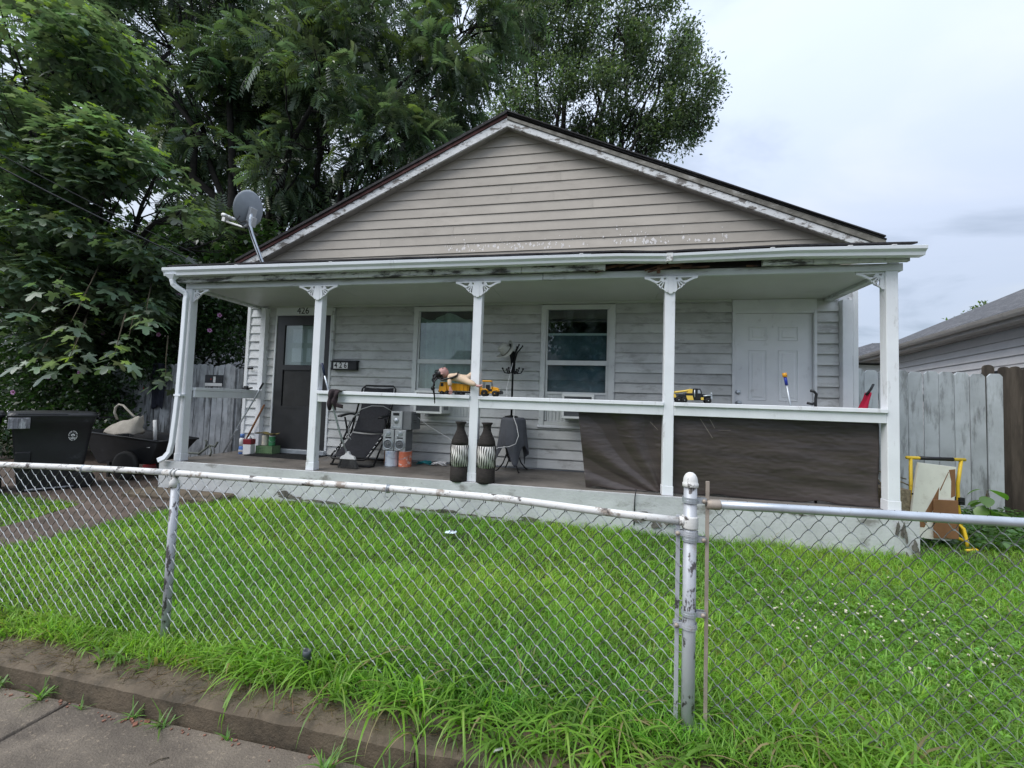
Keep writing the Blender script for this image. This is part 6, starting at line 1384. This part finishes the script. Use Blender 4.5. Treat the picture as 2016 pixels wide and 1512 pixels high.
can((.52, 1.0, .13), .045, .14, mat('green_bottle_paint', (.05, .22, .09), .4, .1, 9), 'green round tin standing on the green crate', 'paint_tin', lid=M_white, cat='tin')
T = thing('plastic_crate', 'low translucent green crate left of the storm door', 'crate', (.46, 1.0, 0)); M_gc = mat('green_crate', (.16, .26, .13), .4, .15, 9)
m = MB()
for k in range(6): m.box(-.14, .14, -.085, -.08, .004 + k * .022, .018 + k * .022)
for k in range(9): m.box(-.14 + k * .034, -.132 + k * .034, -.087, -.0855, .0, .128)
m.box(-.14, .14, -.079, .08, 0, .006).box(-.14, -.135, -.079, .08, .007, .128).box(.135, .14, -.079, .08, .007, .128).box(-.134, .134, .075, .08, .007, .128); m.build('basket', M_gc, T)
T = thing('trowel_tray', 'yellowed paint tray lying across the tins', 'tray', (.42, 1.0, .285)); MB().grid(lambda u, v: (-.16 + .34 * u, -.06 + .12 * v, .01 + .012 * math.sin(u * 7) + .02 * (2 * v - 1) ** 2), 12, 6).build('tray', mat('yellowed_metal', (.2, .16, .05), .5, .3, 14, dirt=((.03, .03, .02), .8, 20, .5, .1, (1, 1, 1))), T, solid=.004)
T = thing('metal_pole', 'grey metal pole leaning on the left half rail', 'pole', (-.165, .83, 0)); MB().tube([(0, 0, 0), (.3, .03, .56), (.49, .05, .9), (.56, .06, 1.05)], .011, 8).build('tube', M_galv, T); MB().tube([(.2, 0, .33), (.25, -.02, .36)], .008, 6).build('clamp', M_galv, T); MB().tube([(.52, .055, .97), (.57, .062, 1.07)], .014, 8).build('end_grip', M_black, T)
T = thing('wooden_handle', 'reddish wooden tool handle leaning in the corner by the tins', 'handle', (.02, 1.04, .0)); MB().tube([(0, .0, .18), (.14, .0, .45), (.30, -.01, .74)], .014, 8).build('shaft', mat('reddish_wood', (.27, .12, .05), .6, .2, 9, stretch=(1, 1, .3)), T); MB().tube([(-.05, 0, .0), (0, 0, .18)], .02, 8).build('socket', M_bar, T)
T = thing('spring_clamp', 'small black clamp lying on the left half rail', 'clamp', (.17, .85, .96)); MB().box(-.07, .02, -.03, .03, .0, .035).box(-.05, .01, -.02, .02, .035, .055).tube([(.02, 0, .02), (.09, 0, .03)], .014, 8).build('body', M_black, T, bevel=.005)
T = thing('broken_tool', 'twisted metal bracket lying at the left edge of the porch', 'scrap metal', (-.12, .5, .0), rad(20)); M_olive = mat('olive_metal', (.09, .1, .085), .6, .25, 12)
MB().tube([(-.42, .06, .03), (-.25, .02, .04), (-.08, 0, .03), (.0, .0, .1), (.05, 0, .15), (.12, 0, .13), (.15, 0, .2)], .016, 7).tube([(.0, 0, .1), (.0, .02, .2), (-.02, .02, .22)], .014, 7).tube([(.05, 0, .14), (.1, -.04, .06), (.08, -.04, .0)], .012, 7).build('bracket', M_olive, T)
T = thing('deck_brush', 'blue and yellow tipped pole leaning behind the right porch rail', 'pole', (7.24, .2, 0)); MB().tube([(.02, 0, 0), (-.02, -.0, .96), (-.055, 0, 1.17)], .011, 8).build('shaft', M_galv, T); MB().tube([(-.053, 0, 1.16), (-.068, 0, 1.245)], .015, 8).build('blue_sleeve', mat('blue_sleeve', (.02, .04, .3), .4, .1, 9), T); MB().tube([(-.067, 0, 1.243), (-.075, 0, 1.285)], .021, 10).build('yellow_tip', M_yellow, T)
T = thing('walking_cane', 'black crook-handled cane hooked behind the right porch rail', 'cane', (7.44, .18, 0)); MB().tube([(0, 0, 0), (.0, 0, 1.03), (.008, 0, 1.075), (-.012, 0, 1.1), (-.045, 0, 1.108)], .013, 8).build('shaft', M_black, T); MB().tube([(-.075, 0, .985), (-.03, 0, .975), (0, 0, .99)], .012, 8).build('side_grip', M_black, T)
T = thing('red_bag', 'bright red cloth bag with black strap behind the right rail end', 'bag', (8.08, .75, .6)); 
def rb(u, v): a = 2 * math.pi * u; return (.02 + .13 * v + .07 * math.cos(a) * (1.1 - v), .05 * math.sin(a), .1 + .42 * v + .012 * math.sin(a * 5))
MB().grid(rb, 24, 10).build('body', mat('red_cloth', (.55, .015, .06), .75, .12, 12), T, solid=.006); MB().tube([(.1, -.05, .5), (.15, -.04, .56), (.2, 0, .62)], .012, 6).build('strap', M_black, T)
T = thing('storage_box', 'plain box standing under the red bag by the right end of the porch', 'box', (8.06, .8, 0)); MB().box(-.1, .09, -.14, .14, .003, .6).build('box', M_greybox, T, bevel=.01)

# ------------------------------------------------------------------ toys on the rail
M_yl = M_yellow
def wheel(parent, c, r, w_, hub):
    o = MB().lathe([(r * .55, -w_ / 2), (r * .95, -w_ / 2), (r, -w_ / 3), (r, w_ / 3), (r * .95, w_ / 2), (r * .55, w_ / 2)], 20, 'y', c).build('wheel', M_rubber, parent)
    MB().lathe([(r * .55, -w_ * .42), (r * .42, -w_ * .5), (r * .2, -w_ * .38), (r * .12, -w_ * .55)], 14, 'y', c).build('hub', hub, o)
T = thing('toy_dump_truck', 'yellow toy dump truck on the rail under the doll', 'toy', (3.69, .035, .956))
MB().box(-.16, .215, -.03, .03, .028, .045).build('chassis', M_black, T)
MB().prism([(-.163, .035), (-.07, .035), (-.07, .148), (-.15, .148), (-.16, .09)], -.04, .04).build('cab', M_yl, T, bevel=.004)
MB().prism([(-.142, .098), (-.108, .098), (-.108, .135), (-.138, .135)], -.0425, -.0405).build('side_window', M_black, T); MB().box(-.168, -.158, -.035, .035, .03, .05).build('bumper', M_black, T)
MB().hexa([(-.055, -.045, .05), (.19, -.045, .05), (.19, .045, .05), (-.055, .045, .05)], [(-.07, -.052, .14), (.2, -.052, .125), (.2, .052, .125), (-.07, .052, .14)]).build('dump_bed', M_yl, T, bevel=.004)
for x in (-.03, .02, .07, .12, .165): MB().hexa([(x, -.054, .052), (x + .012, -.054, .052), (x + .012, -.047, .052), (x, -.047, .052)], [(x, -.06, .13), (x + .012, -.06, .13), (x + .012, -.05, .13), (x, -.05, .13)]).build('bed_rib', M_yl, T)
for x in (-.125, -.07, .05, .105): 
    for s_ in (-1, 1): wheel(T, (x, s_ * .036, .024), .0235, .018, M_greybox)
T = thing('toy_tractor', 'yellow toy backhoe tractor on the rail right of the middle post', 'toy', (4.12, .03, .952))
MB().box(-.085, .085, -.024, .024, .035, .06).prism([(.01, .06), (.10, .055), (.105, .09), (.09, .1), (.02, .115)], -.024, .024).build('hood', M_yl, T, bevel=.004)
m = MB()
for x, dx in ((-.07, -.0), (.012, .025)):
    for y in (-.026, .026): m.tube([(x + dx, y, .085), (x, y, .165)], .0032, 5)
m.box(-.07, .03, -.026, .026, .06, .085).box(-.045, -.005, -.016, .016, .085, .13); m.build('cab_frame', M_black, T)
MB().box(-.085, .022, -.034, .034, .164, .18).build('cab_roof', M_yl, T, bevel=.005)
for s_ in (-1, 1):
    wheel(T, (-.055, s_ * .036, .036), .037, .026, M_yl); wheel(T, (.065, s_ * .036, .034), .034, .024, M_yl)
    MB().tube([(-.1, s_ * .036, .06), (-.075, s_ * .036, .08), (-.035, s_ * .036, .08), (-.01, s_ * .036, .06)], .008, 6).build('mudguard', M_yl, T)
MB().tube([(.075, -.03, .08), (.11, -.03, .07), (.125, -.03, .04)], .006, 6).build('loader_arm', M_yl, T); MB().prismx([(-.04, .0), (.0, .0), (.0, .0)], 0, .001) if False else MB().prism([(.108, .028), (.14, .03), (.146, .055), (.13, .07), (.115, .06)], -.045, .045).build('bucket', M_black, T)
MB().box(-.115, -.09, -.01, .01, .02, .11).build('backhoe_boom', M_yl, T)
M_paley = mat('pale_yellow_plastic', (.75, .52, .1), .4, .06, 9)
T = thing('toy_tow_truck', 'black and yellow toy tow truck on the rail beside the fourth post', 'toy', (6.26, .03, .947))
MB().box(-.185, .16, -.03, .03, .03, .05).build('chassis', M_black, T)
MB().prism([(-.18, .05), (-.07, .05), (.0, .05), (.0, .1), (-.09, .1), (-.1, .085), (-.155, .083)], -.04, .04).build('bed', M_black, T, bevel=.004)
MB().prism([(-.005, .04), (.07, .04), (.07, .115), (.055, .148), (-.005, .15)], -.036, .036).build('cab', M_black, T, bevel=.004); MB().prism([(.03, .1), (.058, .1), (.05, .135), (.03, .135)], -.0385, -.0365).build('side_window', M_galv, T)
MB().prism([(.07, .05), (.155, .05), (.16, .085), (.07, .095)], -.028, .028).build('bonnet', M_black, T, bevel=.005)
MB().prism([(-.07, .03), (-.01, .03), (-.02, .075), (-.08, .075)], -.044, -.041).box(.06, .085, -.042, -.037, .035, .06).build('side_panel', M_paley, T)
MB().tube([(-.03, -.01, .135), (-.09, -.01, .12), (-.195, -.01, .105), (-.2, -.01, .09)], .011, 7).prism([(-.2, .055), (-.17, .05), (-.18, .085), (-.2, .09)], -.03, .03).prism([(-.07, .1), (-.02, .1), (-.015, .14), (-.04, .145)], -.025, .025).build('tow_boom', M_paley, T)
MB().tube([(.0, -.039, .06), (.0, -.039, .135)], .006, 7).tube([(.085, -.03, .075), (.165, -.03, .085)], .007, 7).box(.155, .17, -.03, .03, .045, .09).tube([(.16, -.028, .095), (.16, -.028, .11)], .008, 6).build('chrome_trim', M_galv, T)
for x in (-.15, -.095, .13):
    for s_ in (-1, 1): wheel(T, (x, s_ * .034, .028), .0285, .022, M_galv)

# baby doll on its back over the dump truck
T = thing('doll', 'soft-bodied doll with black hair lying on its back over the toy dump truck', 'doll', (3.69, .0, 1.1))
M_dcl = mat('beige_doll_cloth', (.62, .47, .34), .85, .06, 14, bump=.2, bscale=120); M_dsk = mat('rosy_doll_vinyl', (.45, .25, .23), .45, .06, 9); M_hair = mat('black_doll_hair', (.008, .007, .008), .35, .3, 80)
def skin_obj(name, verts, edges, radii, m_, parent, lev=2):
    me = bpy.data.meshes.new(name); me.from_pydata(verts, edges, []); o = link(name, me)
    o.modifiers.new('skin', 'SKIN'); 
    for i, r in enumerate(radii): me.skin_vertices[0].data[i].radius = (r, r) if not isinstance(r, tuple) else r
    me.skin_vertices[0].data[0].use_root = True
    sd_ = o.modifiers.new('sub', 'SUBSURF'); sd_.levels = lev; sd_.render_levels = lev
    m2 = bpy.data.meshes.new_from_object(o.evaluated_get(bpy.context.evaluated_depsgraph_get())); bpy.data.objects.remove(o)
    m2.materials.clear(); m2.materials.append(m_); m2.polygons.foreach_set('use_smooth', np.ones(len(m2.polygons), bool)); return link(name, m2, parent)
# pelvis, waist, chest, neck, near shoulder/elbow/wrist, far shoulder/elbow, near hip/knee/ankle, far hip/knee
v_ = [(.13, -.01, .045), (.07, -.01, .055), (.0, -.01, .065), (-.055, -.01, .075), (-.02, -.06, .05), (-.01, -.075, .0), (.0, -.078, -.05), (-.01, .04, .08), (.05, .05, .1),
      (.17, -.045, .02), (.25, -.075, -.01), (.30, -.085, -.03), (.17, .03, .06), (.215, .045, .115)]
e_ = [(0, 1), (1, 2), (2, 3), (2, 4), (4, 5), (5, 6), (2, 7), (7, 8), (0, 9), (9, 10), (10, 11), (0, 12), (12, 13)]
skin_obj('body', v_, e_, [.048, .05, .047, .022, .027, .028, .024, .024, .02, .038, .034, .024, .034, .026], M_dcl, T)
# vinyl hand with five fingers
hv = [(.0, -.078, -.048), (.004, -.08, -.078), (.008, -.082, -.1)]; he = [(0, 1), (1, 2)]; hr = [.014, .0155, .016]
for k, (dx, l_) in enumerate(((-.014, .02), (-.005, .026), (.005, .028), (.014, .022))):
    i0 = len(hv); hv += [(.009 + dx, -.083, -.112), (.010 + dx * 1.2, -.088, -.112 - l_ * .6), (.01 + dx * 1.25, -.084, -.112 - l_)]; he += [(2, i0), (i0, i0 + 1), (i0 + 1, i0 + 2)]; hr += [.0055, .005, .0042]
i0 = len(hv); hv += [(.026, -.088, -.098), (.033, -.092, -.108)]; he += [(1, i0), (i0, i0 + 1)]; hr += [.0065, .005]
skin_obj('hand', hv, he, hr, M_dsk, T)
skin_obj('foot', [(.295, -.083, -.028), (.322, -.088, -.038), (.345, -.09, -.04), (.365, -.088, -.03), (.372, -.086, -.018)], [(0, 1), (1, 2), (2, 3), (3, 4)], [.015, .017, .018, .015, .011], M_dsk, T)
# head looks up and to the right; face built into the surface
hm = bmesh.new(); bmesh.ops.create_uvsphere(hm, u_segments=28, v_segments=20, radius=.06)
for p in hm.verts:                                     # local: +x face, +z crown
    c = p.co; f = max(0, c.x / .06)
    c.x *= 1.02; c.z *= 1.08; c.y *= .92
    def bump_(y, z, ry, rz, h): return h * math.exp(-((p.co.y - y) / ry) ** 2 - ((p.co.z - z) / rz) ** 2) * (1 if f > .25 else 0)
    c.x += bump_(0, -.010, .008, .010, .014) + bump_(0, -.034, .014, .006, .004) - bump_(.02, .006, .01, .007, .006) - bump_(-.02, .006, .01, .007, .006) + bump_(.026, -.018, .014, .014, .006) + bump_(-.026, -.018, .014, .014, .006) + bump_(0, -.052, .015, .012, .006)
me = bpy.data.meshes.new('head'); hm.to_mesh(me); hm.free(); me.materials.append(M_dsk); me.polygons.foreach_set('use_smooth', np.ones(len(me.polygons), bool))
hd = link('head', me, T)
fdir = Vector((.25, -.25, 1)).normalized(); cdir = Vector((-1, -.05, 0.1)); cdir = (cdir - fdir * cdir.dot(fdir)).normalized()
hd.matrix_local = Matrix.Translation((-.115, -.01, .105)) @ Matrix((fdir, cdir.cross(fdir), cdir)).transposed().to_4x4()
for y in (-.02, .02):
    MB().ball((.055, y, .006), .007, .009, .006, 10, 8).build('eye', M_black, hd); MB().ball((.0, y * 2.85, -.006), .012, .007, .016, 10, 8).build('ear', M_dsk, hd)
MB().ball((.058, 0, -.034), .004, .012, .003, 10, 6).build('lips', mat('doll_lips', (.4, .1, .1), .4, .05, 9), hd)
m = MB(); m.ball((-.018, 0, .02), .062, .062, .062, 20, 12)
hair = [[(-.17, -.02, .08), (-.2, -.05, .05), (-.205, -.06, .0), (-.195, -.065, -.04), (-.215, -.065, -.09)], [(-.16, -.04, .06), (-.185, -.07, .01), (-.2, -.075, -.05), (-.19, -.075, -.11), (-.185, -.07, -.17), (-.178, -.07, -.24)], [(-.12, -.05, .05), (-.06, -.075, .035), (.02, -.075, .05), (.07, -.06, .085), (.075, -.05, .11)], [(-.15, -.05, .05), (-.1, -.07, .02), (-.02, -.08, .035), (.05, -.075, .06), (.07, -.06, .08)], [(-.19, -.02, .1), (-.22, -.03, .07), (-.215, -.04, .03), (-.19, -.05, .02)]]
hb = m.build('hair_cap', M_hair, hd)
m = MB()
for st in hair:
    for _ in range(5):
        m.tube([(x + rnd(-.008, .008), y + rnd(-.008, .008), z + rnd(-.008, .008)) for x, y, z in st], [.008 - .0045 * i / (len(st) - 1) + rnd(-.001, .002) for i in range(len(st))], 5)
for p in ((-.205, -.06, .02), (-.21, -.062, -.075), (-.19, -.02, .115)):
    for k in range(3): m.tube([(p[0] + .02 * math.cos(a + k), p[1], p[2] + .02 * math.sin(a + k)) for a in [i * .7 for i in range(9)]], .0055, 5)
m.build('hair_strands', M_hair, T)

# ------------------------------------------------------------------ satellite dish, cables
T = thing('satellite_dish', 'grey satellite dish on a bent pole at the left end of the porch roof', 'satellite dish', (.62, .55, 2.6))
MB().tube([(0, 0, .0), (-.04, 0, .18), (-.16, .0, .42), (-.24, 0, .6), (-.275, 0, .7), (-.28, 0, .8), (-.28, .0, .9)], .026, 12).build('mast', M_galv, T)
MB().hexa([(-.07, -.06, .02), (.07, -.06, .045), (.07, .06, .06), (-.07, .06, .035)], [(-.07, -.06, .03), (.07, -.06, .055), (.07, .06, .07), (-.07, .06, .045)]).ball((0, 0, .1), .04).build('foot_plate', M_galv, T, bevel=.004)
M_dish = mat('grey_dish', (.3, .33, .36), .5, .06, 9)
aim = Vector((-.95, .12, .26)).normalized(); Rm = aim.to_track_quat('Z', 'Y').to_matrix().to_4x4(); C0 = Vector((-.33, .03, .98))
dm = MB(); dm.M = Matrix.Translation(C0) @ Rm
dm.grid(lambda u, v: (.225 * v * math.cos(u * 2 * math.pi), .265 * v * math.sin(u * 2 * math.pi), .065 * v * v - .03), 48, 10)
dm.build('reflector', M_dish, T, solid=.006)
m = MB(); m.M = Matrix.Translation(C0) @ Rm; m.box(-.05, .05, -.2, .03, -.09, -.035).box(-.035, .035, -.24, -.1, -.15, -.085); m.build('back_bracket', M_silver, T, bevel=.006)
m = MB(); m.M = Matrix.Translation(C0) @ Rm; m.tube([(0, -.2, -.06), (0, -.27, .05), (0, -.24, .42)], .015, 8); m.build('arm', M_white, T)
m = MB(); m.M = Matrix.Translation(C0) @ Rm; m.box(-.03, .03, -.25, -.17, .41, .47)
for x in (-.06, 0, .06): m.lathe([(.02, 0), (.028, .05), (.03, .08)], 12, 'z', (x, -.17, .34))
m.build('receiver_heads', M_white, T)
m = MB()
m.tube([(-.36, -.1, .83), (-.40, -.1, .78), (-.35, -.09, .74), (-.26, -.08, .76), (-.24, -.06, .68), (-.2, -.04, .55), (-.1, -.035, .34), (-.02, -.03, .16), (.02, -.03, .06)], .008, 6); m.build('cable', M_black, T)
T = thing('overhead_cable', 'black overhead cable running from upper left to the roof corner', 'cable')
def cat_(a, b_, sag, n=24): return [Vector(a).lerp(Vector(b_), i / n) - Vector((0, 0, sag * 4 * (i / n) * (1 - i / n))) for i in range(n + 1)]
MB().tube(cat_((-0.210, 0.100, 2.710), (-3.824, -2.760, 4.917), .12), .010, 6, cap=False).build('wire', M_black, T)
T = thing('overhead_cable', 'thinner second overhead cable just above the black one', 'cable'); MB().tube(cat_((-0.283, 0.300, 2.842), (-4.277, -2.820, 5.322), .12), .005, 6, cap=False).build('wire', M_black, T)

# hand truck with boards at the right
T = thing('hand_truck', 'yellow folding hand truck with black grip standing right of the porch', 'hand truck', (8.62, .42, -.4), rad(6))
def yt(nm, pts, r=.0145, m_=M_htyellow): return MB().tube(pts, r, 8).build(nm, m_, T)
yt('side_rail', [(.235, 0, .10), (.2, 0, .42), (.2, .0, .62), (.235, 0, .87)]); yt('side_rail', [(-.23, 0, .1), (-.23, 0, .87)])
yt('top_bar', [(-.27, 0, .87), (.27, 0, .87)], .016); yt('grip', [(-.15, 0, .87), (.16, 0, .87)], .0185, M_black)
yt('cross_bar', [(-.23, 0, .32), (.08, 0, .30), (.13, 0, .29), (.19, -.06, .21), (.2, -.08, .1), (.2, -.08, .04)]); yt('cross_bar', [(-.23, -.02, .17), (.06, -.02, .15), (.18, -.07, .1)]); yt('cross_bar', [(-.23, -.02, .13), (.05, -.02, .115)], .009)
yt('toe_bar', [(.16, -.1, .015), (.25, -.12, .03), (.25, -.06, .03)], .013)
for s_ in (-.2, .1): MB().lathe([(.02, -.02), (.06, -.02), (.075, -.012), (.075, .012), (.06, .02), (.02, .02)], 20, 'x', (s_, .09, .08)).build('wheel', M_rubber, T)
MB().tube([(-.25, -.035, .52), (.0, -.04, .49), (.22, -.03, .46)], .009, 6).box(.19, .235, -.03, .02, .43, .5).build('strap', M_black, T)
MB().tube([(.13, -.035, .44), (.1, -.035, .36), (.12, -.035, .2), (.16, -.03, .16)], .012, 6).build('strap_tail', M_black, T)
M_pan = mat('chipped_white_board', (.68, .68, .60), .6, .05, 6, dirt=((.45, .42, .34), .6, 9, .52, .2, (1, 1, 1))); M_card = mat('brown_hardboard', (.2, .1, .045), .7, .12, 6)
T = thing('white_board', 'chipped white painted board strapped to the hand truck', 'board', (8.6, .38, -.4), rad(6))
MB().prism([(-.27, .1), (.12, .08), (.17, .8), (-.17, .83), (-.21, .6)], -.012, .012).build('board', M_pan, T, bevel=.002)
m = MB(); m.prism([(-.2, .2), (-.13, .2), (.0, .48), (.01, .6), (-.06, .46)], -.0135, -.0122).prism([(.115, .5), (.155, .52), (.158, .78), (.1, .77), (.12, .66)], -.0135, -.0122).prism([(.02, .56), (.1, .75), (.095, .752), (.015, .575)], -.0135, -.0122); m.build('torn_patch', M_card, T)
T = thing('brown_panel', 'small brown hardboard panel standing before the white board', 'board', (8.66, .352, -.4), rad(6)); MB().box(-.12, .1, -.006, .006, .11, .48).build('panel', M_card, T, bevel=.002)
T = thing('old_tyre', 'dark tyre edge behind the right corner post of the porch', 'tyre', (8.3, .75, -.14)); MB().tube([(.24 * math.cos(a), .0, .24 * math.sin(a)) for a in [i * math.pi / 14 for i in range(28)]], .07, 10, closed=True).build('ring', M_rubber, T)
T = thing('wire_basket', 'tangled basket heap between the post and the hand truck', 'basket', (8.28, .5, -.4))
m = MB()
for k in range(14): m.tube([(-.12 + rnd(-.02, .02), rnd(-.1, .1), .5 + rnd(-.1, .25)), (.1 + rnd(-.05, .05), rnd(-.1, .1), .4 + rnd(-.1, .25))], .006, 5)
m.box(-.15, .1, -.12, .12, .0, .55); m.build('basket', mat('tan_mesh', (.22, .18, .12), .7, .4, 40), T)

# litter
T = thing('paper_scrap', 'crumpled pale blue paper scrap on the lawn by the porch', 'litter', (3.98, -.72, -.36)); MB().grid(lambda u, v: (.05 * (u - .5) * 2, .03 * (v - .5) * 2, .03 + .018 * noise.noise(Vector((u * 5, v * 5, 1)))), 8, 6).build('scrap', mat('pale_blue_paper', (.6, .72, .8), .6, .06, 20), T, solid=.002)
T = thing('white_petal', 'single white fallen petal on the kerb among the grass', 'litter', (4.93, -2.89, -.398)); MB().grid(lambda u, v: (.035 * (u - .5), .02 * (v - .5) * (1 - u * .5), .012 + .015 * u), 4, 3).build('petal', M_white, T)
T = thing('twig', 'short dark curved twig lying on the sidewalk', 'twig', (3.68, -3.1, -.488), .8); MB().tube([(-.03, 0, .002), (0, .006, .004), (.028, 0, .002)], .0016, 5).build('stick', M_twig, T)
m = MB()
for _ in range(160):
    x = rnd(2.4, 8); y = -2.95 - abs(random.gauss(0, .02)); s_ = rnd(.002, .006); m.M = Matrix.Translation((x, y, -.488 + s_ * .4)) @ Matrix.Rotation(rnd(0, 3), 4, 'Z'); m.box(-s_, s_, -s_ * .7, s_ * .7, -s_ * .4, s_ * .4)
o = m.build('gutter_grit', mat('reddish_grit', (.2, .1, .07), .9, .5, 90)); o['kind'] = 'stuff'
m = MB()
for (x, y) in ((3.4, -2.975), (4.4, -3.02), (4.48, -3.06), (4.6, -3.07), (4.7, -3.05)):
    for _ in range(9):
        s_ = rnd(.003, .011); m.M = Matrix.Translation((x + rnd(-.06, .06), y + rnd(-.015, .015), -.488 + s_ * .3)) @ Matrix.Rotation(rnd(0, 3), 4, 'Z') @ Matrix.Rotation(rnd(-.4, .4), 4, 'X'); m.box(-s_, s_, -s_ * .7, s_ * .7, -s_ * .3, s_ * .3)
o = m.build('brick_crumbs', mat('brick_crumb', (.2, .09, .06), .9, .4, 60)); o['kind'] = 'stuff'
T = thing('pipe_stub', 'short dark pipe stub poking from the grass under the fence', 'pipe', (3.955, -2.66, -.42)); MB().lathe([(.017, 0), (.017, .1), (.02, .105), (.02, .125), (.012, .125), (.012, .08)], 12).build('tube', mat('dark_grey_pipe', (.06, .07, .08), .5, .1, 9), T)
T = thing('grounding_wire', 'thin black wire hanging down the slab face from the tarp edge', 'wire'); MB().tube([(5.70, -.075, .06), (5.69, -.085, -.02), (5.688, -.068, -.12), (5.686, -.068, -.3)], .0055, 6).build('wire', M_black, T)
